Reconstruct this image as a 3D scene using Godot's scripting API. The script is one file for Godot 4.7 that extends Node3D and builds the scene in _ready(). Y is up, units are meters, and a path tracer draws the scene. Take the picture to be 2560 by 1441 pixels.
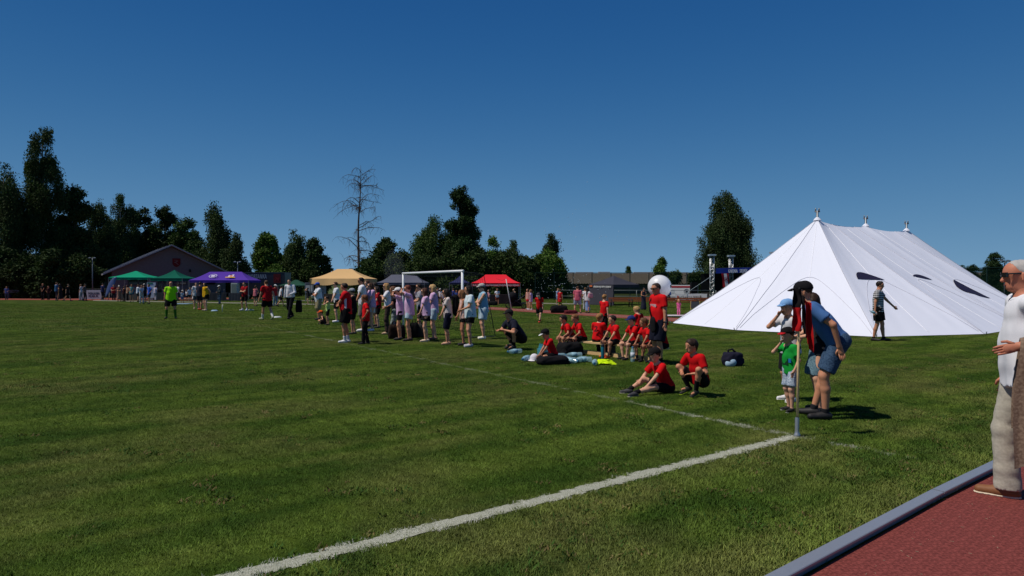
extends Node3D
# A youth football festival: a mown pitch, spectators, canopies, a white pole tent.
# Photo geometry: focal length F in photo pixels, horizon row HY, centre column CX, eye height CH (metres).
const F := 1600.0
const HY := 710.0
const CX := 1280.0
const CH := 1.62
const SUN_TO := Vector3(-0.50, 0.857, 0.125)
var rng := RandomNumberGenerator.new()
var noise := FastNoiseLite.new()
var fine := FastNoiseLite.new()
var used := {}
var mats := {}
var font_bold: SystemFont
var stage_t := 0

func G(px: float, py: float) -> Vector3:      # the ground point under a photo pixel
	var d := F * CH / (py - HY)
	return Vector3((px - CX) / F * d, 0, -d)
func P(px: float, py: float, d: float) -> Vector3:   # a point at depth d
	return Vector3((px - CX) / F * d, CH + (HY - py) / F * d, -d)
func X(px: float, d: float) -> Vector3:       # a ground point at depth d
	return Vector3((px - CX) / F * d, 0, -d)

func tick(s: String) -> void:
	print(s, " ", (Time.get_ticks_msec() - stage_t) / 1000.0)

func _ready() -> void:
	stage_t = Time.get_ticks_msec()
	rng.seed = 7
	noise.seed = 3; noise.frequency = 1.0; noise.fractal_octaves = 3
	fine.seed = 11; fine.frequency = 1.0; fine.fractal_octaves = 2
	font_bold = SystemFont.new(); font_bold.font_names = PackedStringArray(["Droid Sans"]); font_bold.font_weight = 700
	# camera
	var cam := Camera3D.new(); cam.name = "camera"; add_child(cam)
	cam.position = Vector3(0, CH, 0)
	cam.rotation_degrees.x = -0.376
	cam.fov = 48.47
	cam.near = 0.05; cam.far = 2000.0; cam.current = true
	# sky: a clear summer noon, pale at the horizon, deep blue above
	var env := Environment.new()
	env.background_mode = Environment.BG_SKY
	env.tonemap_mode = Environment.TONE_MAPPER_LINEAR
	env.tonemap_exposure = 0.92
	env.volumetric_fog_enabled = true; env.volumetric_fog_density = 0.0
	env.sdfgi_enabled = true; env.ssao_enabled = true; env.ssil_enabled = true
	var im := Image.create(16, 512, false, Image.FORMAT_RGBF)
	for y in 512:
		var up := (0.5 - (y + 0.5) / 512.0) * PI
		var s := maxf(0.0, sin(up))
		var q := 1.0 - s
		var col := Color(0.010 + 0.185 * pow(q, 6.4), 0.064 + 0.300 * pow(q, 4.3), 0.212 + 0.330 * pow(q, 2.9))
		if up < 0.0: col = Color(0.10, 0.12, 0.08)
		for x in 16: im.set_pixel(x, y, col)
	var sm := PanoramaSkyMaterial.new(); sm.panorama = ImageTexture.create_from_image(im)
	var sky := Sky.new(); sky.sky_material = sm
	env.sky = sky
	var we := WorldEnvironment.new(); we.name = "world_environment"; we.environment = env; add_child(we)
	# sun: high, from the left and a little behind the camera
	var sun := DirectionalLight3D.new(); sun.name = "sun"; add_child(sun)
	sun.look_at_from_position(SUN_TO * 50.0, Vector3.ZERO, Vector3.UP)
	sun.light_energy = 1.25; sun.light_angular_distance = 0.53; sun.light_color = Color(1.0, 0.965, 0.91); sun.shadow_enabled = true
	build_ground(); tick("ground")
	build_grass(); tick("grass")
	build_trees(); tick("trees")
	build_places(); tick("places")
	build_big_tent(); tick("tent")
	build_people(); tick("people")
	build_props(); tick("props")

# ---------------------------------------------------------------- naming and nodes
func numbered(n: String) -> String:
	used[n] = used.get(n, -1) + 1
	return n if used[n] == 0 else "%s_%03d" % [n, used[n]]
func thing(called: String, label: String, category: String, at := Vector3.ZERO, turn := 0.0, group := "") -> Node3D:
	var o := Node3D.new(); o.name = numbered(called); add_child(o)
	o.position = at; o.rotation.y = turn
	tag(o, label, category, group)
	return o
func tag(o: Node, label: String, category: String, group := "") -> void:
	o.set_meta("label", label); o.set_meta("category", category)
	if group != "": o.set_meta("group", group)
func mi(parent: Node, called: String, mesh: Mesh, m: Material) -> MeshInstance3D:
	var o := MeshInstance3D.new()
	o.name = numbered(called) if parent == self else called
	o.mesh = mesh; o.material_override = m
	parent.add_child(o, true)
	return o
func done(st: SurfaceTool) -> ArrayMesh:
	st.generate_normals()
	return st.commit()
func new_st(flat := false) -> SurfaceTool:
	var st := SurfaceTool.new(); st.begin(Mesh.PRIMITIVE_TRIANGLES)
	st.set_smooth_group(-1 if flat else 0)
	return st

# ---------------------------------------------------------------- materials
func rgb(r: float, g: float, b: float) -> Color:
	return Color(r / 255.0, g / 255.0, b / 255.0)
func mat(key: String, c: Color, rough := 0.85, spec := 0.3, metal := 0.0) -> StandardMaterial3D:
	if mats.has(key): return mats[key]
	var m := StandardMaterial3D.new(); m.resource_name = key
	m.albedo_color = c; m.roughness = rough; m.metallic_specular = spec; m.metallic = metal
	mats[key] = m
	return m
func cloth(c: Color) -> StandardMaterial3D:
	var m := mat("cloth_" + c.to_html(false), c, 0.92, 0.2)
	m.rim_enabled = true; m.rim = 0.15; m.rim_tint = 0.8
	return m
func noise_tex(freq: float, a: Color, b: Color, seed_v: int, size := 256, contrast := 0.0, octaves := 4) -> NoiseTexture2D:
	var n := FastNoiseLite.new(); n.frequency = freq; n.seed = seed_v; n.fractal_octaves = octaves
	var t := NoiseTexture2D.new(); t.noise = n; t.seamless = true; t.width = size; t.height = size
	var gr := Gradient.new(); gr.set_color(0, a); gr.set_color(1, b)
	gr.set_offset(0, contrast); gr.set_offset(1, 1.0 - contrast)
	t.color_ramp = gr
	return t
func tri_mat(key: String, tex: Texture2D, scale: float, rough := 0.9, spec := 0.25, bump := 0.0, bump_tex: Texture2D = null) -> StandardMaterial3D:
	if mats.has(key): return mats[key]
	var m := mat(key, Color.WHITE, rough, spec)
	m.albedo_texture = tex; m.uv1_triplanar = true; m.uv1_world_triplanar = true; m.uv1_scale = Vector3.ONE * scale
	if bump > 0.0:
		m.heightmap_enabled = true; m.heightmap_texture = bump_tex if bump_tex else tex; m.heightmap_scale = bump
	return m

# ---------------------------------------------------------------- shapes
func tri(st: SurfaceTool, a: Vector3, b: Vector3, c: Vector3) -> void:   # counter-clockwise as seen from the front
	st.add_vertex(a); st.add_vertex(c); st.add_vertex(b)
func quad(st: SurfaceTool, a: Vector3, b: Vector3, c: Vector3, d: Vector3) -> void:
	tri(st, a, b, c); tri(st, a, c, d)
func bx(st: SurfaceTool, c: Vector3, s: Vector3, b := Basis.IDENTITY) -> void:
	var h := s * 0.5
	var p := []
	for k in 8: p.append(c + b * Vector3(h.x if k & 1 else -h.x, h.y if k & 2 else -h.y, h.z if k & 4 else -h.z))
	quad(st, p[4], p[5], p[7], p[6]); quad(st, p[1], p[0], p[2], p[3]); quad(st, p[5], p[1], p[3], p[7])
	quad(st, p[0], p[4], p[6], p[2]); quad(st, p[6], p[7], p[3], p[2]); quad(st, p[0], p[1], p[5], p[4])
func box_mesh(c: Vector3, s: Vector3, b := Basis.IDENTITY) -> ArrayMesh:
	var st := new_st(true); bx(st, c, s, b); return done(st)
func tube(st: SurfaceTool, pts: Array, radii: Array, sides := 8, caps := true) -> void:
	var rings := []
	var nrm := Vector3.ZERO
	for k in pts.size():
		var t: Vector3 = (pts[mini(k + 1, pts.size() - 1)] - pts[maxi(k - 1, 0)]).normalized()
		if nrm == Vector3.ZERO: nrm = t.cross(Vector3(0.31, 0.2, 0.93) if absf(t.z) < 0.9 else Vector3.RIGHT).normalized()
		nrm = (nrm - t * nrm.dot(t)).normalized()
		var bi := t.cross(nrm)
		var ring := []
		var r: float = radii[mini(k, radii.size() - 1)]
		for j in sides:
			var a := TAU * j / sides
			ring.append(pts[k] + (nrm * cos(a) + bi * sin(a)) * r)
		rings.append(ring)
	for k in pts.size() - 1:
		for j in sides:
			var j2 := (j + 1) % sides
			quad(st, rings[k][j], rings[k][j2], rings[k + 1][j2], rings[k + 1][j])
	if caps:
		var last: int = pts.size() - 1
		for j in range(1, sides - 1):
			tri(st, rings[0][0], rings[0][j + 1], rings[0][j])
			tri(st, rings[last][0], rings[last][j], rings[last][j + 1])
func tube_mesh(pts: Array, radii: Array, sides := 8) -> ArrayMesh:
	var st := new_st(); tube(st, pts, radii, sides); return done(st)
func sheet(st: SurfaceTool, rows: Array) -> void:   # rows of points; front: row direction x next-row direction
	for r in rows.size() - 1:
		for k in rows[r].size() - 1:
			quad(st, rows[r][k], rows[r][k + 1], rows[r + 1][k + 1], rows[r + 1][k])
func lathe(st: SurfaceTool, prof: Array, sides := 16, at := Vector3.ZERO, basis := Basis.IDENTITY) -> void:   # prof of Vector2(r, y), upwards
	for k in prof.size() - 1:
		for j in sides:
			var a0 := TAU * j / sides
			var a1 := TAU * (j + 1) / sides
			var p0: Vector2 = prof[k]
			var p1: Vector2 = prof[k + 1]
			var a := at + basis * Vector3(sin(a0) * p0.x, p0.y, cos(a0) * p0.x)
			var b := at + basis * Vector3(sin(a1) * p0.x, p0.y, cos(a1) * p0.x)
			var c := at + basis * Vector3(sin(a1) * p1.x, p1.y, cos(a1) * p1.x)
			var d := at + basis * Vector3(sin(a0) * p1.x, p1.y, cos(a0) * p1.x)
			if p0.x > 1e-4: tri(st, a, b, c)
			if p1.x > 1e-4: tri(st, a, c, d)
func text_mesh(s: String, height: float, depth := 0.01) -> TextMesh:
	var t := TextMesh.new(); t.text = s; t.font = font_bold; t.font_size = 32; t.pixel_size = height / 24.0; t.depth = depth; t.curve_step = 2.0
	return t
func lettering(parent: Node, s: String, at: Vector3, height: float, c: Color, basis := Basis.IDENTITY, width := 0.0, called := "lettering") -> MeshInstance3D:
	var t := text_mesh(s, height, 0.008)
	var o := mi(parent, called, t, mat("ink_" + c.to_html(false), c, 0.7, 0.3))
	if width > 0.0:
		var w := t.get_aabb().size.x
		basis = basis * Basis.from_scale(Vector3(width / maxf(w, 0.01), 1, 1))
	o.transform = Transform3D(basis, at)
	return o
# ---------------------------------------------------------------- ground
var line_a: Vector3      # touchline, from near the camera to the corner
var corner: Vector3
var pitch_u: Vector3     # along the touchline
var pitch_v: Vector3     # along the goal line, away
var rail_a: Vector3
var rail_b: Vector3
var rail_u: Vector3
var strip_a: Vector3     # runway strip beyond the goal line
var strip_b: Vector3

func lines_setup() -> void:
	line_a = G(603, 1441); corner = G(1988, 1093)
	pitch_u = (corner - line_a).normalized()
	pitch_v = (G(930, 873) - corner).normalized()
	rail_a = G(2030, 1441); rail_b = G(2300, 1285)
	rail_u = (rail_b - rail_a).normalized()
	strip_a = G(1215, 770.5); strip_b = G(1735, 803)

func rail_point(s: float) -> Vector3:       # along the rail, bending gently to the left far out
	var n := Vector3(rail_u.z, 0, -rail_u.x)
	return rail_a + rail_u * s + n * (-0.0035 * s * absf(s))
func rail_side(p: Vector3) -> float:       # > 0 on the running-track side
	var n := Vector3(-rail_u.z, 0, rail_u.x)
	var s := (p - rail_a).dot(rail_u)
	return (p - rail_point(s)).dot(n)
func seg_dist(p: Vector3, a: Vector3, b: Vector3) -> float:
	var ab := b - a
	var t := clampf((p - a).dot(ab) / ab.length_squared(), 0.0, 1.0)
	return (p - a - ab * t).length()

func grass_col(x: float, z: float) -> Color:    # linear base colour of the turf
	var p := Vector3(x, 0, z)
	var u := (p - corner).dot(pitch_u)
	var v := (p - corner).dot(Vector3(-pitch_u.z, 0, pitch_u.x))
	# mower passes, one laid one way, the next the other, uneven
	var wob := noise.get_noise_2d(u * 0.10, v * 0.25) * 0.9
	var stripe := sin((v + wob) * TAU / 1.15)
	var streak := noise.get_noise_2d(u * 0.20 + 40.0, v * 2.0)
	var blot := noise.get_noise_2d(x * 0.55 + 9.0, z * 0.55)
	var blot2 := noise.get_noise_2d(x * 2.3 - 30.0, z * 2.3)
	var t := 0.5 + 0.22 * stripe + 0.70 * streak + 0.40 * blot + 0.45 * blot2
	var dry := clampf(noise.get_noise_2d(x * 0.33 + 90.0, z * 0.33) * 1.3 + streak * 0.7 + 0.06, 0.0, 1.0)
	if v > 0.0 and z > -14.0:    # outside the touchline the turf is rougher and drier
		t += blot2 * 0.5
		dry = clampf(dry + 0.22 + blot * 0.7, 0.0, 1.0)
	t = clampf(t, 0.0, 1.2)
	var c := Color(0.033, 0.066, 0.009).lerp(Color(0.083, 0.124, 0.020), t)
	return c.lerp(Color(0.135, 0.118, 0.050), dry * 0.42)

func paint_amount(p: Vector3) -> float:     # 0..1: how much line paint lies here
	var n := fine.get_noise_2d(p.x * 9.0, p.z * 9.0) * 0.018
	var d := seg_dist(p, line_a - pitch_u * 6.0, corner) + n
	if d < 0.070: return 1.0
	var g := 0.0
	d = seg_dist(p, corner, corner + pitch_v * 32.0) + n
	if d < 0.06: g = 0.42 + 0.5 * fine.get_noise_2d(p.x * 3.0, p.z * 3.0) + (0.3 if (p - corner).length() < 2.2 else -0.12)
	d = seg_dist(p, corner, G(2290, 1148)) + n
	if d < 0.05: g = maxf(g, 0.35 + 0.6 * fine.get_noise_2d(p.x * 3.0, p.z * 3.0))
	return clampf(g, 0.0, 1.0)

func build_ground() -> void:
	lines_setup()
	# the far ground: one sheet to the horizon
	var gm := tri_mat("meadow", noise_tex(0.02, rgb(62, 78, 34), rgb(84, 92, 48), 5), 0.03)
	var st := new_st()
	quad(st, Vector3(-900, -0.012, 300), Vector3(900, -0.012, 300), Vector3(900, -0.012, -1500), Vector3(-900, -0.012, -1500))
	mi(self, "ground", done(st), gm).set_meta("kind", "structure")
	# the turf itself, coloured per vertex by the mowing and by dry patches
	var V := PackedVector3Array(); var C := PackedColorArray(); var N := PackedVector3Array(); var I := PackedInt32Array()
	var rows := 230; var cols := 210
	for r in rows + 1:
		var d := 1.4 * pow(90.0 / 1.4, float(r) / rows)
		for k in cols + 1:
			var a := lerpf(-1.10, 1.10, float(k) / cols)
			var p := Vector3(tan(a) * d, 0, -d + 0.6)
			V.append(p); N.append(Vector3.UP)
			var c := grass_col(p.x, p.z)
			C.append(c)
	for r in rows:
		for k in cols:
			var i := r * (cols + 1) + k
			I.append_array(PackedInt32Array([i, i + cols + 1, i + 1, i + 1, i + cols + 1, i + cols + 2]))
	var arr := []; arr.resize(Mesh.ARRAY_MAX)
	arr[Mesh.ARRAY_VERTEX] = V; arr[Mesh.ARRAY_NORMAL] = N; arr[Mesh.ARRAY_COLOR] = C; arr[Mesh.ARRAY_INDEX] = I
	var am := ArrayMesh.new(); am.add_surface_from_arrays(Mesh.PRIMITIVE_TRIANGLES, arr)
	var tm := mat("turf_soil", Color.WHITE, 0.95, 0.15)
	tm.vertex_color_use_as_albedo = true
	tm.albedo_texture = noise_tex(0.16, Color(0.66, 0.68, 0.6), Color(1.0, 1.0, 0.97), 21, 512, 0.2)
	tm.uv1_triplanar = true; tm.uv1_world_triplanar = true; tm.uv1_scale = Vector3.ONE * 0.8
	mi(self, "pitch", am, tm).set_meta("kind", "structure")
	# running track this side of the rail
	var fibre := tri_mat("track_rubber", noise_tex(0.30, rgb(104, 50, 46), rgb(166, 86, 79), 8, 512, 0.30, 2), 6.0, 0.85, 0.3)
	fibre.detail_enabled = true; fibre.detail_blend_mode = BaseMaterial3D.BLEND_MODE_MUL; fibre.detail_albedo = noise_tex(0.02, Color(0.72, 0.70, 0.70), Color(1, 1, 1), 10, 256, 0.2)
	st = new_st()
	var out := Vector3(-rail_u.z, 0, rail_u.x)
	var prev := rail_point(-8.0)
	for k in range(1, 60):
		var q := rail_point(-8.0 + k * 0.6)
		quad(st, prev + Vector3(0, 0.008, 0), prev + out * 9.0 + Vector3(0, 0.008, 0), q + out * 9.0 + Vector3(0, 0.008, 0), q + Vector3(0, 0.008, 0))
		prev = q
	mi(self, "running_track", done(st), fibre).set_meta("kind", "structure")
	# the runway strip beyond the goal line and the far straight
	st = new_st()
	var su := (strip_b - strip_a).normalized()
	var sn := Vector3(-su.z, 0, su.x)
	quad(st, strip_a - su * 30.0 + Vector3(0, 0.008, 0) - sn * 1.15, strip_a - su * 30.0 + Vector3(0, 0.008, 0) + sn * 1.15, strip_b + su * 3.0 + Vector3(0, 0.008, 0) + sn * 1.15, strip_b + su * 3.0 + Vector3(0, 0.008, 0) - sn * 1.15)
	var o := mi(self, "runway", done(st), tri_mat("runway_rubber", noise_tex(0.1, rgb(112, 58, 50), rgb(150, 84, 72), 18, 256), 0.6))
	o.set_meta("kind", "structure")
	st = new_st(true)
	for k in 2:
		var off := sn * (0.12 + 0.5 * k - 0.4) + Vector3(0, 0.013, 0)
		quad(st, strip_a - su * 20.0 + off - sn * 0.03, strip_a - su * 20.0 + off + sn * 0.03, strip_b + su * 3.0 + off + sn * 0.03, strip_b + su * 3.0 + off - sn * 0.03)
	mi(o, "lane_line", done(st), mat("lane_paint", rgb(190, 170, 160), 0.8))
	st = new_st()
	var fa := G(-700, 748.5); var fb := G(520, 752.0)
	var fu := (fb - fa).normalized(); var fn := Vector3(-fu.z, 0, fu.x)
	quad(st, fa - fn * 12.0 + Vector3(0, 0.008, 0), fa + Vector3(0, 0.008, 0), fb + Vector3(0, 0.008, 0), fb - fn * 12.0 + Vector3(0, 0.008, 0))
	o = mi(self, "far_track", done(st), mats["runway_rubber"]); o.set_meta("kind", "structure")
	# pale concrete edging along the far tracks
	var em := tri_mat("edging", noise_tex(0.2, rgb(150, 145, 130), rgb(190, 186, 170), 4), 0.8)
	for e in [[G(235, 752.5), G(880, 764.0), 0.22], [G(430, 747.8), G(800, 753.5), 0.12], [G(1215, 757.0), G(1500, 762.5), 0.20]]:
		var u: Vector3 = (e[1] - e[0]).normalized(); var nn := Vector3(-u.z, 0, u.x)
		st = new_st(true)
		var L: float = (e[1] - e[0]).length()
		bx(st, (e[0] + e[1]) * 0.5 + Vector3(0, 0.03, 0), Vector3(L, 0.06, e[2]), Basis(u, Vector3.UP, nn))
		mi(self, "kerb", done(st), em).set_meta("kind", "structure")
	paint_lines()
	build_rail()

func paint_lines() -> void:
	# line paint on the soil between the blades, in short uneven lengths
	var pm := tri_mat("line_paint", noise_tex(0.12, rgb(112, 116, 96), rgb(204, 204, 194), 33, 256, 0.15), 4.0)
	var worn := tri_mat("worn_line_paint", noise_tex(0.12, rgb(62, 78, 38), rgb(120, 126, 94), 34, 256, 0.2), 3.0)
	for L in [[line_a - pitch_u * 5.0, corner, 0.064, 1.0, "touchline"], [corner, corner + pitch_v * 32.0, 0.030, 0.55, "goal_line"], [corner, G(2290, 1148), 0.026, 0.4, "goal_line"]]:
		var u: Vector3 = (L[1] - L[0]).normalized(); var n := Vector3(-u.z, 0, u.x)
		var st := new_st()
		var s := 0.0
		var len: float = (L[1] - L[0]).length()
		while s < len:
			var p: Vector3 = L[0] + u * s
			var keep: float = L[3] + fine.get_noise_2d(p.x * 3.0, p.z * 3.0) * 0.9
			if L[3] >= 1.0 or keep > 0.35:
				var w0: float = L[2] * (1.0 + 0.16 * rng.randfn()); var w1: float = L[2] * (1.0 + 0.16 * rng.randfn())
				quad(st, p - n * w0 + Vector3(0, 0.005, 0), p + n * w1 + Vector3(0, 0.005, 0), p + u * 0.052 + n * w1 + Vector3(0, 0.005, 0), p + u * 0.052 - n * w0 + Vector3(0, 0.005, 0))
			s += 0.05
		mi(self, L[4], done(st), pm if L[3] >= 1.0 else worn).set_meta("kind", "structure")
	# straw and bits of dry grass blown on to the track
	var mm := MultiMesh.new(); mm.transform_format = MultiMesh.TRANSFORM_3D; mm.use_colors = true; mm.mesh = box_mesh(Vector3.ZERO, Vector3(1, 0.0012, 0.0016)); mm.instance_count = 260
	for k in 260:
		var q := rail_point(rng.randf_range(-1.0, 9.0)) + Vector3(-rail_u.z, 0, rail_u.x) * (0.03 + absf(rng.randfn(0.0, 0.6)))
		mm.set_instance_transform(k, Transform3D(Basis(Vector3.UP, rng.randf() * TAU) * Basis.from_scale(Vector3(rng.randf_range(0.004, 0.022) * (4.0 if k % 40 == 0 else 1.0), 1, 1)), q + Vector3(0, 0.0095, 0)))
		mm.set_instance_color(k, Color(0.45, 0.38, 0.25) if k % 4 else Color(0.18, 0.2, 0.09))
	var o := MultiMeshInstance3D.new(); o.name = numbered("straw_bits"); o.multimesh = mm
	var sm := mat("straw", Color.WHITE, 0.9); sm.vertex_color_use_as_albedo = true
	o.material_override = sm; add_child(o); o.set_meta("kind", "stuff"); tag(o, "scattered straw and dry grass bits on the red track", "straw")

func build_rail() -> void:
	# aluminium inner rail of the track: a box section in joined lengths, worn on top
	var root := thing("track_rail", "low grey aluminium rail between the grass and the red running track", "rail", rail_a)
	var am := mat("rail_aluminium", rgb(150, 156, 166), 0.45, 0.5, 0.4)
	am.roughness_texture = noise_tex(0.05, Color(0.7, 0.7, 0.7), Color(1, 1, 1), 31, 256)
	am.uv1_triplanar = true; am.uv1_world_triplanar = true; am.uv1_scale = Vector3.ONE * 1.5
	var s := -6.0
	var dark := mat("rail_joint", rgb(40, 42, 46), 0.7)
	var out := Vector3(-rail_u.z, 0, rail_u.x)
	while s < 26.0:
		var a := rail_point(s + 0.004) - rail_a
		var b := rail_point(s + 3.99) - rail_a
		var u := (b - a).normalized()
		var n := Vector3(-u.z, 0, u.x)
		var st := new_st(true)
		var w := 0.085; var h := 0.064; var ch := 0.004; var t := 0.016
		# flat top plate with chamfered edges
		var prof := [Vector2(0, h - t), Vector2(0, h - ch), Vector2(-ch, h), Vector2(-w + ch, h), Vector2(-w, h - ch), Vector2(-w, h - t)]
		for k in prof.size():
			var p0: Vector2 = prof[k]; var p1: Vector2 = prof[(k + 1) % prof.size()]
			quad(st, a + n * p0.x + Vector3(0, p0.y, 0), b + n * p0.x + Vector3(0, p0.y, 0), b + n * p1.x + Vector3(0, p1.y, 0), a + n * p1.x + Vector3(0, p1.y, 0))
		for e in [a, b]:
			var f := []
			for q in prof: f.append(e + n * q.x + Vector3(0, q.y, 0))
			for k in range(1, 5): tri(st, f[0], f[k], f[k + 1])
		mi(root, "rail_plate", done(st), am)
		# upright webs set back under the plate
		for x in [-0.028, -w + 0.006]:
			mi(root, "rail_web", box_mesh((a + b) * 0.5 + n * x + Vector3(0, (h - t) / 2 + 0.002, 0), Vector3((b - a).length(), h - t - 0.002, 0.006), Basis(u, Vector3.UP, -n)), am)
		mi(root, "fixing", box_mesh(a + u * 1.62 - n * 0.018 + Vector3(0, 0.024, 0), Vector3(0.05, 0.022, 0.008), Basis(u, Vector3.UP, -n)), dark)
		s += 4.0

# ---------------------------------------------------------------- grass
func tuft(blades: int, radius: float, h: float, w: float, seed_v: int, lean := 0.6) -> ArrayMesh:
	var r := RandomNumberGenerator.new(); r.seed = seed_v
	var st := SurfaceTool.new(); st.begin(Mesh.PRIMITIVE_TRIANGLES)
	for k in blades:
		var a := r.randf() * TAU
		var rr := sqrt(r.randf()) * radius
		var base := Vector3(cos(a) * rr, -0.003, sin(a) * rr)
		var dirn := Vector3(r.randf_range(-1, 1), 0, r.randf_range(-1, 1)).normalized()
		var hh := h * r.randf_range(0.55, 1.15)
		var l := hh * lean * r.randf_range(0.3, 1.5)
		var side := Vector3(-dirn.z, 0, dirn.x).rotated(Vector3.UP, r.randf_range(-0.6, 0.6)) * w * 0.5
		var mid := base + dirn * l * 0.35 + Vector3(0, hh * 0.62, 0)
		var tip := base + dirn * l + Vector3(0, hh, 0)
		var tone := r.randf_range(0.55, 1.5)
		st.set_color(Color(tone * r.randf_range(0.85, 1.25), tone, tone * 0.95))
		var n := side.cross(tip - base).normalized()
		if n.y < 0:
			n = -n; side = -side
		st.set_normal((n + Vector3.UP * 0.5).normalized())
		for p in [base - side, mid - side * 0.8, base + side, base + side, mid - side * 0.8, mid + side * 0.8, mid - side * 0.8, tip, mid + side * 0.8]:
			st.add_vertex(p)
	return st.commit()

func grass_patch(m: ArrayMesh, d0: float, d1: float, per_m2: float, bm: Material, vary: float, painted: bool) -> void:
	var half := 0.86
	var count := int((d1 * d1 - d0 * d0) * half * per_m2)
	var buf := PackedFloat32Array()
	var n := 0
	for k in count:
		var d := sqrt(rng.randf_range(d0 * d0, d1 * d1))
		var x := rng.randf_range(-half, half) * d
		var p := Vector3(x, 0, -d)
		var rs := rail_side(p)
		if rs > -0.115: continue
		if d > 24.0 and (seg_dist(p, strip_a, strip_b + (strip_b - strip_a) * 0.2) < 1.3 or (p.z < -52.0 and p.x < -22.0)): continue
		var c := grass_col(p.x, p.z)
		var kk := rng.randf_range(0.55, 1.45) * 1.62
		c = Color(c.r * kk, c.g * kk, c.b * kk)
		var sc := rng.randf_range(1.0 - vary, 1.0 + vary)
		if rs > -0.45 and d < 12.0: sc *= 1.25
		var v := (p - corner).dot(Vector3(-pitch_u.z, 0, pitch_u.x))
		if v > 0.1 and d < 14.0: sc *= 1.3
		if painted:
			var pa := paint_amount(p)
			if pa > 0.0 and rng.randf() < pa + 0.15:
				c = c.lerp(Color(0.74, 0.74, 0.70), clampf(pa * rng.randf_range(0.55, 1.05), 0.0, 1.0))
				sc *= 0.8
		var yaw := rng.randf() * TAU
		var cx := cos(yaw) * sc; var sx := sin(yaw) * sc
		buf.append_array(PackedFloat32Array([cx, 0, sx, p.x, 0, sc, 0, 0.0, -sx, 0, cx, p.z, c.r, c.g, c.b, 1.0]))
		n += 1
	var mm := MultiMesh.new(); mm.transform_format = MultiMesh.TRANSFORM_3D; mm.use_colors = true; mm.mesh = m
	mm.instance_count = n; mm.buffer = buf
	var o := MultiMeshInstance3D.new(); o.name = numbered("grass"); o.multimesh = mm; o.material_override = bm
	add_child(o); o.set_meta("kind", "stuff")
	tag(o, "short mown green grass of the football pitch" if d0 < 5.0 else ("mown grass farther out on the pitch" if d0 < 20.0 else "far mown grass across the pitch"), "grass")

func build_grass() -> void:
	var bm := mat("grass_blade", Color.WHITE, 0.8, 0.22)
	bm.vertex_color_use_as_albedo = true
	bm.backlight_enabled = true; bm.backlight = Color(0.45, 0.5, 0.3)
	weeds(bm)
	grass_patch(tuft(44, 0.055, 0.019, 0.0026, 1, 0.9), 2.6, 9.5, 430.0, bm, 0.35, true)
	grass_patch(tuft(48, 0.12, 0.020, 0.0048, 2, 0.9), 9.5, 22.0, 95.0, bm, 0.3, true)
	grass_patch(tuft(40, 0.28, 0.024, 0.012, 3, 0.9), 22.0, 66.0, 15.0, bm, 0.3, false)

func weeds(bm: Material) -> void:      # clover and broad-leaved weeds in the rougher turf beside the touchline, and stray ones on the pitch
	var buf := PackedFloat32Array(); var n := 0
	var across := Vector3(-pitch_u.z, 0, pitch_u.x)
	for k in 26000:
		var d := sqrt(rng.randf_range(7.0, 200.0)); var p := Vector3(rng.randf_range(-0.86, 0.86) * d, 0, -d)
		if rail_side(p) > -0.14: continue
		var v := (p - corner).dot(across)
		var m := noise.get_noise_2d(p.x * 0.9 + 17.0, p.z * 0.9) + 0.35 * noise.get_noise_2d(p.x * 3.1, p.z * 3.1)
		if m < (0.02 if v > 0.1 else 0.36) or paint_amount(p) > 0.0: continue
		var sc := rng.randf_range(0.5, 1.4); var yaw := rng.randf() * TAU
		var cx := cos(yaw) * sc; var sx := sin(yaw) * sc; var t := rng.randf_range(0.6, 1.5)
		var c := Color(0.045, 0.10, 0.018) if rng.randf() < 0.75 else Color(0.17, 0.14, 0.06)
		buf.append_array(PackedFloat32Array([cx, 0, sx, p.x, 0, sc, 0, 0.0, -sx, 0, cx, p.z, c.r * t, c.g * t, c.b * t, 1.0])); n += 1
	var mm := MultiMesh.new(); mm.transform_format = MultiMesh.TRANSFORM_3D; mm.use_colors = true; mm.mesh = tuft(9, 0.035, 0.024, 0.011, 9, 1.3); mm.instance_count = n; mm.buffer = buf
	var o := MultiMeshInstance3D.new(); o.name = numbered("weeds"); o.multimesh = mm; o.material_override = bm
	add_child(o); o.set_meta("kind", "stuff"); tag(o, "clover and broad-leaved weeds in the rough turf beside the touchline", "weeds")
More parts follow.
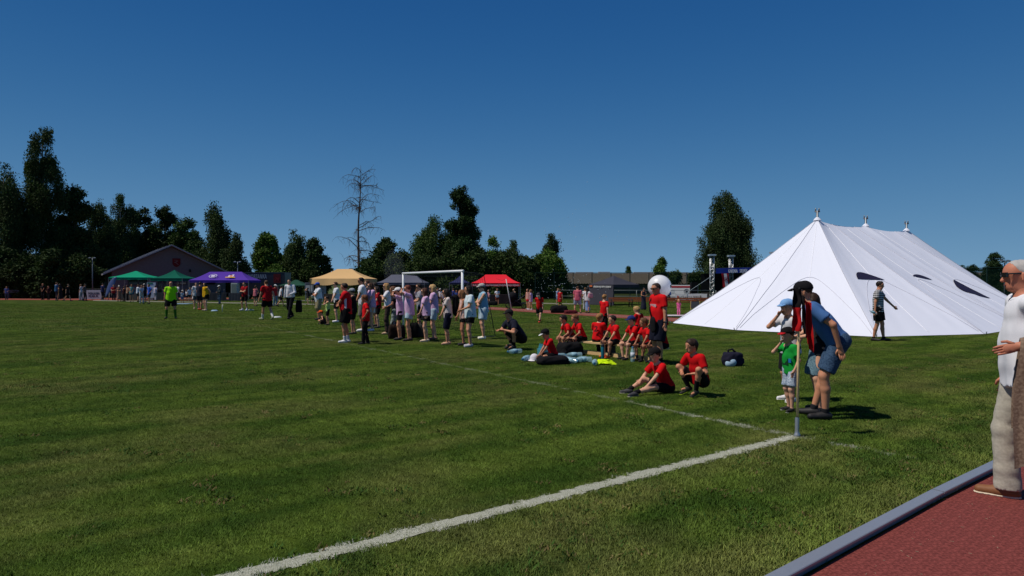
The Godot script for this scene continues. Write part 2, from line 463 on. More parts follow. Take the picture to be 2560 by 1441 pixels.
# ---------------------------------------------------------------- trees
var clumps := {}
func leaf_clump(kind: String, seed_v: int) -> ArrayMesh:
	var key := kind + str(seed_v)
	if clumps.has(key): return clumps[key]
	var r := RandomNumberGenerator.new(); r.seed = seed_v
	var st := SurfaceTool.new(); st.begin(Mesh.PRIMITIVE_TRIANGLES)
	var n := 26
	if kind == "droop": n = 34
	if kind == "needle": n = 40
	for k in n:
		var p: Vector3
		var l := r.randf_range(0.13, 0.24); var w := l * r.randf_range(0.5, 0.7)
		var a: Vector3
		if kind == "broad":
			p = Vector3(r.randf_range(-1, 1), r.randf_range(-1, 1), r.randf_range(-1, 1)).limit_length(1.0) * Vector3(0.36, 0.28, 0.36)
			a = Vector3(r.randfn(0, 1), r.randfn(-0.3, 0.7), r.randfn(0, 1)).normalized()
		elif kind == "droop":      # hanging twigs
			var s := k % 7
			var ang := s * 0.9
			p = Vector3(cos(ang) * 0.22 + r.randfn(0, 0.04), 0.3 - (k / 7) * 0.26 + r.randf_range(-0.1, 0.1), sin(ang) * 0.22 + r.randfn(0, 0.04))
			l = r.randf_range(0.11, 0.2); w = l * 0.55
			a = Vector3(r.randfn(0, 0.6), -1.0, r.randfn(0, 0.6)).normalized()
		else:
			p = Vector3(r.randf_range(-0.4, 0.4), r.randfn(0, 0.05), r.randf_range(-0.12, 0.12))
			l = r.randf_range(0.14, 0.24); w = 0.05
			a = Vector3(signf(p.x) * 0.7, r.randf_range(-0.2, 0.4), r.randfn(0, 0.8)).normalized()
		var side := a.cross(Vector3(r.randfn(0, 1), r.randfn(0, 1), r.randfn(0, 1))).normalized() * w * 0.5
		var nrm := a.cross(side).normalized()
		var tone := r.randf_range(0.7, 1.35)
		st.set_color(Color(tone, tone, tone))
		st.set_normal(nrm)
		var t := p + a * l
		var m := p + a * l * 0.45
		for q in [p, m + side, t, p, t, m - side]: st.add_vertex(q)
	clumps[key] = st.commit()
	return clumps[key]

# prof: [height fraction, half width in metres] pairs from the crown's foot to its top
func tree(called: String, label: String, at: Vector3, H: float, prof: Array, kind: String, count: int, col: Color, seed_v: int, group := "", bark := Color(0.09, 0.075, 0.06), lobes := 30, csize := 1.0) -> Node3D:
	var r := RandomNumberGenerator.new(); r.seed = seed_v
	var root := thing(called, label, "tree", at, 0.0, group)
	var maxw := 0.0
	for q in prof: maxw = maxf(maxw, q[1])
	var width := func(f: float) -> float:
		for k in prof.size() - 1:
			if f <= prof[k + 1][0]: return lerpf(prof[k][1], prof[k + 1][1], clampf((f - prof[k][0]) / (prof[k + 1][0] - prof[k][0]), 0.0, 1.0))
		return prof[-1][1]
	# trunk with limbs
	var st := new_st()
	var tr := 0.013 * H + 0.05
	var pts := []; var rad := []
	for k in 9:
		var f := k / 8.0
		pts.append(Vector3(sin(f * 4.0 + seed_v) * 0.012 * H * f, f * H * 0.93 - 0.02, cos(f * 3.0 + seed_v) * 0.012 * H * f)); rad.append(tr * (1.0 - 0.9 * f))
	tube(st, pts, rad, 7)
	var centres := []
	for k in int(lobes * 1.7):
		var f := 0.0
		for tries in 12:
			f = r.randf_range(prof[0][0], 1.0)
			if r.randf() * maxw < width.call(f) + 0.12 * maxw: break
		var w: float = width.call(f)
		var a := r.randf() * TAU
		var rr := sqrt(r.randf_range(0.05, 1.0)) * w * r.randf_range(0.72, 1.0)
		var c := Vector3(cos(a) * rr, f * H, sin(a) * rr)
		var lr := clampf((w * 0.20 + maxw * 0.11) * r.randf_range(0.5, 1.5), 0.30, 2.2)
		if c.y + lr * 0.9 > H: c.y = H - lr * 0.9
		centres.append([c, lr])
		if k % 2 == 0 and kind != "needle":
			var b := Vector3(0, maxf(c.y - rr * 0.9 - 0.8, H * prof[0][0] * 0.5), 0)
			tube(st, [b, b.lerp(c, 0.5) + Vector3(0, 0.15, 0), c], [tr * 0.28, tr * 0.18, 0.015], 5)
	# the leader
	centres.append([Vector3(0, H * 0.97, 0), maxf(0.3, prof[-1][1])])
	mi(root, "trunk", done(st), mat("bark_" + bark.to_html(false), Color(bark.r, bark.g, bark.b).linear_to_srgb(), 0.95, 0.15))
	var vol := 0.0
	for c in centres: vol += pow(c[1], 2.0)
	var buf := PackedFloat32Array()
	var n := 0
	for c in centres:
		var m := int(count * pow(c[1], 2.0) / vol)
		var tint := r.randf_range(0.75, 1.25)
		for k in m:
			var d := Vector3(r.randfn(0, 1), r.randfn(0, 1), r.randfn(0, 1)).normalized()
			var rr: float = c[1] * pow(r.randf(), 0.45) * r.randf_range(0.78, 1.06)
			var p: Vector3 = c[0] + Vector3(d.x, d.y * 0.85, d.z) * rr
			if kind == "droop": p.y -= absf(r.randfn(0, 0.5)) * c[1]
			if p.y < 0.35: p.y = 0.35 + r.randf() * 0.5
			var s := r.randf_range(0.7, 1.35) * csize
			var yaw := r.randf() * TAU
			var bs := Basis(Vector3.UP, yaw)
			if kind == "broad": bs = Basis(Vector3(r.randfn(0, 1), r.randfn(0, 1), r.randfn(0, 1)).normalized(), r.randf() * TAU)
			elif kind == "needle": bs = Basis(Vector3.UP, -atan2(d.z, d.x)) * Basis(Vector3(0, 0, 1), -0.25)
			else: bs = bs * Basis(Vector3(1, 0, 0), r.randf_range(-0.3, 0.3))
			bs = bs.scaled(Vector3.ONE * s)
			var t := tint * r.randf_range(0.75, 1.3)
			buf.append_array(PackedFloat32Array([bs.x.x, bs.y.x, bs.z.x, p.x, bs.x.y, bs.y.y, bs.z.y, p.y, bs.x.z, bs.y.z, bs.z.z, p.z, col.r * t * r.randf_range(0.9, 1.2), col.g * t, col.b * t, 1.0]))
			n += 1
	var mm := MultiMesh.new(); mm.transform_format = MultiMesh.TRANSFORM_3D; mm.use_colors = true
	mm.mesh = leaf_clump(kind, 1 + seed_v % 3); mm.instance_count = n; mm.buffer = buf
	var o := MultiMeshInstance3D.new(); o.name = "crown"; o.multimesh = mm
	var lm := mat("leaf", Color.WHITE, 0.75, 0.22)
	lm.vertex_color_use_as_albedo = true; lm.backlight_enabled = true; lm.backlight = Color(0.42, 0.5, 0.25)
	o.material_override = lm
	o.set_meta("kind", "stuff")
	root.add_child(o, true)
	return root

func px_tree(called: String, label: String, px: float, top: float, hw: float, d: float, shape: String, kind: String, count: int, col: Color, seed_v: int, group := "", low := 0.12, csize := 1.0, lobes := 30) -> Node3D:
	var H := CH + (HY - top) * d / F
	var w := hw * d / F
	if px > 600.0: col = Color(col.r * 1.3, col.g * 1.3, col.b * 1.3)
	var prof := []
	match shape:
		"oval": prof = [[low, w * 0.7], [0.35, w], [0.65, w * 0.85], [0.85, w * 0.5], [1.0, w * 0.12]]
		"cone": prof = [[low, w], [0.4, w * 0.85], [0.7, w * 0.5], [0.9, w * 0.22], [1.0, w * 0.06]]
		"column": prof = [[low, w * 0.9], [0.3, w], [0.7, w * 0.9], [0.88, w * 0.6], [1.0, w * 0.18]]
		"bush": prof = [[0.02, w * 0.9], [0.4, w], [0.75, w * 0.8], [1.0, w * 0.3]]
		"spire": prof = [[low, w], [0.3, w], [0.55, w * 0.75], [0.75, w * 0.62], [0.9, w * 0.4], [1.0, w * 0.1]]
	return tree(called, label, X(px, d), H, prof, kind, count, col, seed_v, group, Color(0.09, 0.075, 0.06) if kind != "droop" else Color(0.3, 0.28, 0.25), lobes, csize)

func build_trees() -> void:
	var dk := Color(0.028, 0.050, 0.014); var bi := Color(0.042, 0.070, 0.022); var br := Color(0.060, 0.110, 0.020); var mid := Color(0.044, 0.080, 0.020)
	var wg := "dark trees standing behind the far track"
	# the tall wood on the left
	px_tree("birch_tree", "tallest dark birch tree with a ragged narrow top above the wood", 108, 312, 62, 78, "spire", "droop", 3400, bi, 101, wg, 0.08, 1.25, 44)
	px_tree("birch_tree", "broad dark birch tree beside the tallest birch, its top lower", 12, 408, 70, 76, "oval", "droop", 2600, bi, 102, wg, 0.06, 1.25, 36)
	px_tree("birch_tree", "dark birch tree filling the wood left of the tallest birch", -70, 430, 70, 80, "oval", "droop", 2200, bi, 103, wg, 0.06, 1.25)
	px_tree("leafy_tree", "dark rounded tree just right of the tallest birch", 188, 470, 62, 80, "oval", "broad", 2600, dk, 104, wg, 0.05, 1.4, 34)
	px_tree("birch_tree", "dark birch tree with twiggy crown behind the light pole", 250, 500, 50, 92, "oval", "droop", 2000, bi, 105, wg, 0.05, 1.25)
	px_tree("birch_tree", "twin-topped dark birch tree behind the roof's low end", 300, 484, 52, 98, "oval", "droop", 2300, bi, 106, wg, 0.05, 1.3)
	px_tree("leafy_tree", "dark tree behind the middle of the clubhouse roof", 362, 522, 50, 102, "oval", "broad", 2200, dk, 107, wg, 0.05, 1.5)
	px_tree("leafy_tree", "dark rounded tree rising behind the clubhouse ridge", 415, 514, 50, 104, "oval", "broad", 2300, dk, 108, wg, 0.05, 1.5)
	px_tree("leafy_tree", "lower dark tree behind the right slope of the clubhouse", 470, 548, 46, 100, "oval", "broad", 2000, mid, 109, wg, 0.05, 1.5)
	px_tree("birch_tree", "pointed birch tree behind the purple canopy", 535, 504, 62, 84, "cone", "droop", 3000, bi, 110, wg, 0.05, 1.3, 40)
	px_tree("birch_tree", "slim birch tree at the right edge of the wood", 590, 585, 34, 82, "oval", "droop", 1300, bi, 111, wg, 0.05, 1.2)
	var ul := ["dark bush under the wood beside the violet-blue shirt", "dark bush under the wood behind the dark green banner", "dark bush under the wood behind the walkers", "dark bush behind the light pole", "dark bush behind the clubhouse's far corner", "dark bush behind the clubhouse's right eave", "dark bush behind the purple canopy's right half"]
	var ux := [5.0, 68.0, 130.0, 196.0, 262.0, 500.0, 565.0]
	var ud := [72.0, 72.0, 71.0, 73.0, 96.0, 98.0, 90.0]
	for k in 7:
		px_tree("undergrowth_bush", ul[k], ux[k], 630.0 + (k * 37 % 23), 52, ud[k], "bush", "broad", 1300, dk, 130 + k, "bushes along the wood's edge", 0.02, 1.35, 20)
	# the trees in the middle
	px_tree("leafy_tree", "bright green rounded tree behind the dark trailer", 668, 588, 40, 88, "oval", "broad", 2300, br, 112, "", 0.08, 1.3)
	px_tree("birch_tree", "grey-green birch tree between the trailer and the beige canopy", 735, 577, 42, 86, "oval", "droop", 2300, bi, 113, "", 0.05, 1.25)
	px_tree("leafy_tree", "dark oval tree left of the beige canopy", 788, 600, 32, 84, "oval", "broad", 1800, dk, 114, "", 0.05, 1.3)
	px_tree("low_bush", "low bright bush above the dark trailer", 690, 672, 40, 80, "bush", "broad", 900, br, 151, "", 0.02, 1.2, 14)
	px_tree("leafy_tree", "dark tree right of the bare dead tree", 968, 600, 46, 80, "oval", "broad", 2200, dk, 115, "", 0.04, 1.3)
	px_tree("leafy_tree", "loose grey-green tree left of the tall dark maple", 1082, 540, 62, 78, "oval", "droop", 2900, mid, 116, "", 0.04, 1.2, 40)
	px_tree("maple_tree", "tall dense dark maple tree above the grey canopies", 1158, 464, 58, 76, "spire", "broad", 4200, Color(0.022, 0.045, 0.013), 117, "", 0.10, 1.15, 46)
	px_tree("leafy_tree", "lighter green tree behind the right flank of the maple", 1232, 594, 40, 90, "oval", "broad", 1900, br, 118, "", 0.04, 1.3)
	px_tree("leafy_tree", "small twin-tipped tree behind the hedge", 1282, 604, 26, 90, "column", "droop", 1100, bi, 119, "", 0.04, 1.2, 18)
	px_tree("leafy_tree", "slender dark tree rising from the round green bush", 1378, 586, 27, 76, "column", "droop", 1100, Color(0.024, 0.043, 0.014), 120, "", 0.04, 1.1, 18)
	px_tree("round_bush", "round bright green bush left of the green fence", 1366, 636, 54, 73, "bush", "broad", 2500, br, 121, "", 0.02, 1.15, 34)
	var hg := "hedge bushes behind the canopies"
	var hx := [930, 1005, 1060, 1125, 1195, 1260, 1310]
	var ht := [655, 640, 650, 640, 635, 640, 655]
	var hl := ["dark hedge bush left of the grey canopy", "dark hedge bush behind the grey canopy", "dark hedge bush behind the white crossbar", "dark hedge bush behind the small navy canopy", "dark hedge bush behind the left half of the red canopy", "dark hedge bush behind the red canopy's right end", "dark hedge bush right of the red canopy"]
	for k in 7:
		px_tree("hedge_bush", hl[k], hx[k], ht[k], 52, 71, "bush", "broad", 1700, dk if k % 2 == 0 else Color(0.034, 0.056, 0.016), 160 + k, hg, 0.02, 1.3, 24)
	# right of the middle
	px_tree("birch_tree", "big rounded birch tree behind the stage", 1815, 479, 72, 90, "oval", "droop", 4600, Color(0.034, 0.056, 0.020), 122, "", 0.16, 1.2, 56)
	px_tree("young_tree", "young green tree above the long shed roof", 1656, 649, 27, 74, "oval", "broad", 700, br, 123, "", 0.25, 0.9, 16)
	px_tree("young_tree", "tiny treetop peeping over the long shed roof", 1570, 668, 10, 150, "oval", "broad", 200, mid, 124, "", 0.3, 1.0, 8)
	px_tree("low_bush", "dark bush behind the fence beside the balloon", 1690, 690, 38, 72, "bush", "broad", 900, mid, 125, "", 0.02, 1.1, 14)
	px_tree("low_bush", "dark bush behind the fence beside the ambulance", 1745, 686, 36, 72, "bush", "broad", 900, mid, 126, "", 0.02, 1.1, 14)
	px_tree("spruce_tree", "dark spruce tree behind the tall fence corner", 2487, 634, 34, 62, "cone", "needle", 900, Color(0.024, 0.048, 0.018), 127, "", 0.08, 1.0, 60)
	px_tree("spruce_tree", "slim young spruce beside the taller spruce", 2432, 664, 15, 66, "cone", "needle", 420, Color(0.03, 0.055, 0.02), 128, "", 0.08, 0.9, 34)
	px_tree("spruce_tree", "small spruce just above the white tent's edge", 2406, 668, 13, 68, "cone", "needle", 360, Color(0.03, 0.055, 0.02), 129, "", 0.08, 0.9, 30)
	dead_tree()
	far_hills()

func dead_tree() -> void:
	var d := 74.0
	var H := CH + (HY - 414) * d / F
	var root := thing("dead_tree", "tall bare dead tree with thin leafless branches against the sky", "tree", X(893, d))
	var r := RandomNumberGenerator.new(); r.seed = 55
	var bm := mat("dead_bark", rgb(88, 78, 72), 0.95, 0.15)
	var st := new_st()
	var pts := []; var rad := []
	for k in 13:
		var f := k / 12.0
		pts.append(Vector3(0.4 * f + sin(f * 9.0) * 0.10, f * H, cos(f * 7.0) * 0.1)); rad.append(0.17 * pow(1.0 - f, 0.8) + 0.012)
	tube(st, pts, rad, 8)
	mi(root, "trunk", done(st), bm)
	for k in 46:
		var f := r.randf_range(0.08, 0.97)
		var a := r.randf() * TAU
		var b: Vector3 = (pts[int(f * 12)] as Vector3).lerp(pts[mini(int(f * 12) + 1, 12)], f * 12 - int(f * 12))
		var L := (3.6 * pow(sin(PI * pow(1.0 - f, 0.75)), 0.8) + 0.5) * r.randf_range(0.45, 1.0)
		var u := Vector3(cos(a), r.randf_range(0.35, 0.9), sin(a)).normalized()
		st = new_st()
		var p := b
		var bp := [p]; var br := [0.055 * (1.0 - f * 0.6)]
		for s in 6:
			u = (u + Vector3(r.randfn(0, 0.25), r.randfn(-0.05, 0.2) - s * 0.05, r.randfn(0, 0.25))).normalized()
			p += u * L / 6.0
			bp.append(p); br.append(0.045 * (1.0 - f * 0.6) * (1.0 - s / 6.0) + 0.012)
		tube(st, bp, br, 5)
		for s in 10:
			var q: Vector3 = bp[r.randi_range(1, 6)]
			var v := Vector3(r.randfn(0, 1), r.randfn(-0.5, 0.7), r.randfn(0, 1)).normalized()
			var tp := [q]
			for w in 3:
				v = (v + Vector3(r.randfn(0, 0.3), -0.35, r.randfn(0, 0.3))).normalized()
				q += v * r.randf_range(0.18, 0.45)
				tp.append(q)
			tube(st, tp, [0.013, 0.011, 0.009, 0.007], 4, false)
		if r.randf() < 0.4:     # a knot of dense twigs
			var q: Vector3 = bp[r.randi_range(2, 5)]
			for s in 14:
				tube(st, [q, q + Vector3(r.randfn(0, 0.16), r.randfn(0, 0.16), r.randfn(0, 0.16))], [0.012, 0.008], 3, false)
		mi(root, "branch", done(st), bm)

func far_hills() -> void:
	var st := new_st()
	var rows := []
	for j in 3:
		var row := []
		for k in 81:
			var a := lerpf(-0.95, 0.95, k / 80.0)
			var d: float = [420.0, 470.0, 540.0][j]
			var h: float = [0.0, 5.0 + 2.0 * noise.get_noise_1d(k * 0.3), 0.0][j]
			row.append(Vector3(tan(a) * d, h - 0.05, -d))
		rows.append(row)
	sheet(st, rows)
	mi(self, "hills", done(st), tri_mat("far_wood", noise_tex(0.05, rgb(30, 44, 24), rgb(52, 66, 36), 14), 0.05)).set_meta("kind", "structure")
# ---------------------------------------------------------------- canopies, buildings, fences
# a pop-up canopy: four legs, a hipped or pointed roof with a valance; local front is +z
func canopy(label: String, at: Vector3, turn: float, w: float, dep: float, eave: float, peak: float, ridge: float, c: Color, valance := 0.25, sag := 0.12, leg_c := Color(0.55, 0.56, 0.58), valance_c := Color(-1, 0, 0), group := "canopies round the field") -> Node3D:
	var root := thing("canopy", label, "canopy", at, turn, group)
	var m := cloth(c); m.backlight_enabled = true; m.backlight = Color(c.r * 0.25, c.g * 0.25, c.b * 0.25)
	var hw := w / 2.0; var hd := dep / 2.0
	var st := new_st()
	var cs := [Vector3(-hw, eave, hd), Vector3(hw, eave, hd), Vector3(hw, eave, -hd), Vector3(-hw, eave, -hd)]
	var tops := [Vector3(-ridge / 2, peak, 0), Vector3(ridge / 2, peak, 0), Vector3(ridge / 2, peak, 0), Vector3(-ridge / 2, peak, 0)]
	var roof_names := ["roof_panel", "roof_panel", "roof_panel", "roof_panel"]
	for k in 4:
		st = new_st()
		var a: Vector3 = cs[k]; var b: Vector3 = cs[(k + 1) % 4]
		var ta: Vector3 = tops[k]; var tb: Vector3 = tops[(k + 1) % 4]
		var rows := []
		for j in 9:
			var f := j / 8.0
			var row := []
			for i in 9:
				var g := i / 8.0
				var lo := a.lerp(b, g); var hi := ta.lerp(tb, g)
				var p := lo.lerp(hi, f)
				p.y -= sin(PI * f) * sag * (0.7 + 0.3 * sin(PI * g)) + 0.02 * sin(PI * f) * fine.get_noise_2d(i * 1.7 + k * 9.0 + at.x, j * 1.3)
				row.append(p)
			rows.append(row)
		sheet(st, rows)
		mi(root, roof_names[k], done(st), m)
	var vm := m if valance_c.r < 0.0 else cloth(valance_c)
	for k in 4:
		st = new_st()
		var a: Vector3 = cs[k]; var b: Vector3 = cs[(k + 1) % 4]
		var o := (b - a).cross(Vector3.UP).normalized() * -0.02
		var rows := []
		for j in 3:
			var row := []
			for i in 13:
				var p := a.lerp(b, i / 12.0) + o * (1.0 if j > 0 else 0.3) - Vector3(0, valance * j / 2.0 + 0.003, 0)
				if j == 2: p += o.normalized() * -0.02 * sin(i * 2.3) + Vector3(0, 0.015 * sin(i * 1.7), 0)
				row.append(p)
			rows.append(row)
		rows.reverse()
		sheet(st, rows)
		mi(root, "valance", done(st), vm)
	var lm := mat("canopy_leg" + leg_c.to_html(false), leg_c, 0.5, 0.5, 0.3)
	for k in 4:
		var p: Vector3 = cs[k]
		st = new_st(true)
		bx(st, Vector3(p.x * 0.985, (eave - 0.02) / 2.0, p.z * 0.985), Vector3(0.045, eave - 0.02, 0.045))
		bx(st, Vector3(p.x * 0.985, 0.01, p.z * 0.985), Vector3(0.12, 0.02, 0.12))
		mi(root, "leg", done(st), lm)
	return root
func pitched(px0: float, px1: float, base_y: float) -> Array:      # [centre on the ground, width] of a span in the photo
	var d := F * CH / (base_y - HY)
	return [X((px0 + px1) / 2.0, d), (px1 - px0) * d / F, d]
func hgt(py: float, d: float) -> float:
	return CH + (HY - py) * d / F
func canopy_px(label: String, px0: float, px1: float, base_y: float, eave_y: float, peak_y: float, ridge_px: float, c: Color, turn := 0.0, dep := 3.0, valance := 0.25, sag := 0.1, leg_c := Color(0.5, 0.5, 0.52), vc := Color(-1, 0, 0)) -> Node3D:
	var q := pitched(px0, px1, base_y)
	var d: float = q[2]
	var at: Vector3 = q[0] - Vector3(0, 0, dep * 0.5)
	return canopy(label, at, turn, q[1], dep, hgt(eave_y, d), hgt(peak_y, d + dep * 0.5), ridge_px * d / F, c, valance, sag, leg_c, vc)

func build_places() -> void:
	clubhouse()
	var c := canopy_px("bright green canopy with a white print, beside the blue feather flag", 268, 362, 750.5, 694, 678, 4, rgb(20, 142, 108), 0.12, 3.4, 0.22)
	lettering(c, "PODLASKIE", Vector3(0.35, 2.42, 1.02), 0.09, rgb(190, 220, 210), Basis(Vector3.RIGHT, -1.05), 0.8)
	canopy_px("dark green pointed canopy right of the bright green one", 374, 456, 751, 696, 675, 0, rgb(14, 88, 72), 0.0, 3.2, 0.28, 0.22)
	var pc := canopy_px("purple canopy with a round white crest and a cartoon print", 471, 622, 752, 701, 680, 82, rgb(84, 56, 156), 0.0, 3.0, 0.22, 0.1)
	var st := new_st(true)
	var pb := Basis(Vector3.RIGHT, -1.0)
	for k in 24:
		var a := TAU * k / 24.0
		bx(st, Vector3(-0.82, 2.36, 0.90) + pb * Vector3(cos(a) * 0.36, sin(a) * 0.30, 0.03), Vector3(0.075, 0.06, 0.01), pb * Basis(Vector3(0, 0, 1), a))
	bx(st, Vector3(-0.82, 2.36, 0.90) + pb * Vector3(0, 0, 0.03), Vector3(0.36, 0.28, 0.01), pb)
	mi(pc, "crest", done(st), mat("print_white", rgb(200, 196, 214), 0.8))
	for e in [[0.0, -0.20, 0.034, 0.95, 0.13, "print_yellow", rgb(212, 170, 40)], [0.0, 0.08, 0.030, 0.52, 0.40, "print_white", Color.WHITE], [0.03, 0.02, 0.038, 0.26, 0.18, "print_orange", rgb(196, 84, 30)], [-0.1, 0.22, 0.037, 0.3, 0.1, "print_navy", rgb(40, 34, 70)]]:
		mi(pc, "print", box_mesh(Vector3(0.95, 2.34, 0.96) + pb * Vector3(e[0], e[1], e[2]), Vector3(e[3], e[4], 0.01), pb), mat(e[5], e[6], 0.8))
	var bc := canopy_px("large beige canvas canopy with a drooping front edge", 774, 918, 756, 697, 673, 38, rgb(214, 176, 124), 0.0, 4.2, 0.5, 0.16, Color(0.35, 0.33, 0.3))
	st = new_st()
	var rows := []
	for j in 4:
		var row := []
		for i in 15:
			var f := i / 14.0
			row.append(Vector3(lerpf(-2.3, 2.2, f), 2.08 - 0.14 * j - 0.18 * sin(PI * fmod(f * 2.0, 1.0)) * (j / 3.0), 2.12 + 0.05 * j + 0.03 * sin(i * 1.3)))
		rows.append(row)
	rows.reverse(); sheet(st, rows)
	mi(bc, "drooping_flap", done(st), cloth(rgb(214, 176, 124)))
	for s in [-0.98, 0.98]:
		var side := new_st()
		sheet(side, [[Vector3(s * 2.1, 0.05, 1.9), Vector3(s * 2.1 - 0.35 * s, 0.05, 2.02)], [Vector3(s * 2.1, 1.9, 1.95), Vector3(s * 2.1 - 0.15 * s, 1.9, 2.05)]])
		mi(bc, "tied_wall", done(side), cloth(rgb(214, 176, 124)))
	canopy_px("low dark green canopy behind the man with the briefcase", 694, 764, 753, 714, 700, 6, rgb(38, 74, 60), 0.0, 2.6, 0.1)
	var gc := canopy_px("wide grey canopy with a closed back wall behind the crossbar", 941, 1062, 757, 707, 687, 62, rgb(92, 94, 108), 0.0, 3.0, 0.2, 0.14)
	st = new_st(); sheet(st, [[Vector3(-2.0, 0.02, -1.4), Vector3(2.0, 0.02, -1.4)], [Vector3(-2.0, 1.7, -1.4), Vector3(2.0, 1.7, -1.4)]])
	mi(gc, "back_wall", done(st), cloth(rgb(92, 94, 108)))
	canopy_px("small pointed navy canopy beside the red canopy", 1123, 1170, 757, 707, 690, 0, rgb(50, 54, 92), 0.0, 2.6, 0.16, 0.12)
	var rc := canopy_px("bright red canopy with white lettering along its edge", 1176, 1300, 759.5, 708, 687, 52, rgb(226, 44, 58), 0.03, 3.0, 0.26, 0.14)
	var rd := F * CH / (759.5 - HY)
	lettering(rc, "Komenda Powiatowa Państwowej Straży Pożarnej w Sejnach", Vector3(0.0, hgt(708, rd) - 0.17, 1.545), 0.15, rgb(230, 220, 222), Basis.IDENTITY, 3.75)
	# dark canopy with one closed wall
	var kq := pitched(1484, 1592, 764)
	var kd: float = kq[2]
	var kc := canopy("charcoal canopy with a closed side wall and white lettering on its edge", kq[0] - Vector3(-0.1, 0, 1.35), 0.62, 2.75, 2.75, hgt(712, kd), hgt(689, kd), 0.0, rgb(62, 62, 72), 0.22, 0.06, Color(0.2, 0.2, 0.22))
	st = new_st()
	rows = []
	for j in 7:
		var row := []
		for i in 13:
			row.append(Vector3(lerpf(-1.36, 1.36, i / 12.0), lerpf(0.02, hgt(712, kd) - 0.15, j / 6.0), 1.36 + 0.03 * sin(i * 1.4 + j * 0.6) + 0.02 * (6 - j) * 0.3))
		rows.append(row)
	# the wall faces the left front: local -x side after the turn
	for r in rows.size():
		for i in rows[r].size():
			var p: Vector3 = rows[r][i]
			rows[r][i] = Vector3(-p.z, p.y, p.x)
	sheet(st, rows)
	mi(kc, "side_wall", done(st), cloth(rgb(66, 66, 76)))
	lettering(kc, "OŚRODEK KULTURY W SEJNACH", Vector3(-1.41, hgt(712, kd) - 0.16, 0.2), 0.13, rgb(225, 225, 225), Basis(Vector3.UP, -PI / 2), 1.9)
	mi(kc, "emblem", box_mesh(Vector3(-1.40, hgt(712, kd) - 0.11, -1.05), Vector3(0.01, 0.13, 0.3)), mat("emblem_orange", rgb(196, 104, 60), 0.8))
	trailer(); feather_flag(); board(); fence(); shed(); stage(); ambulance(); benches(); light_poles(); goal(); balloon(); low_walls()

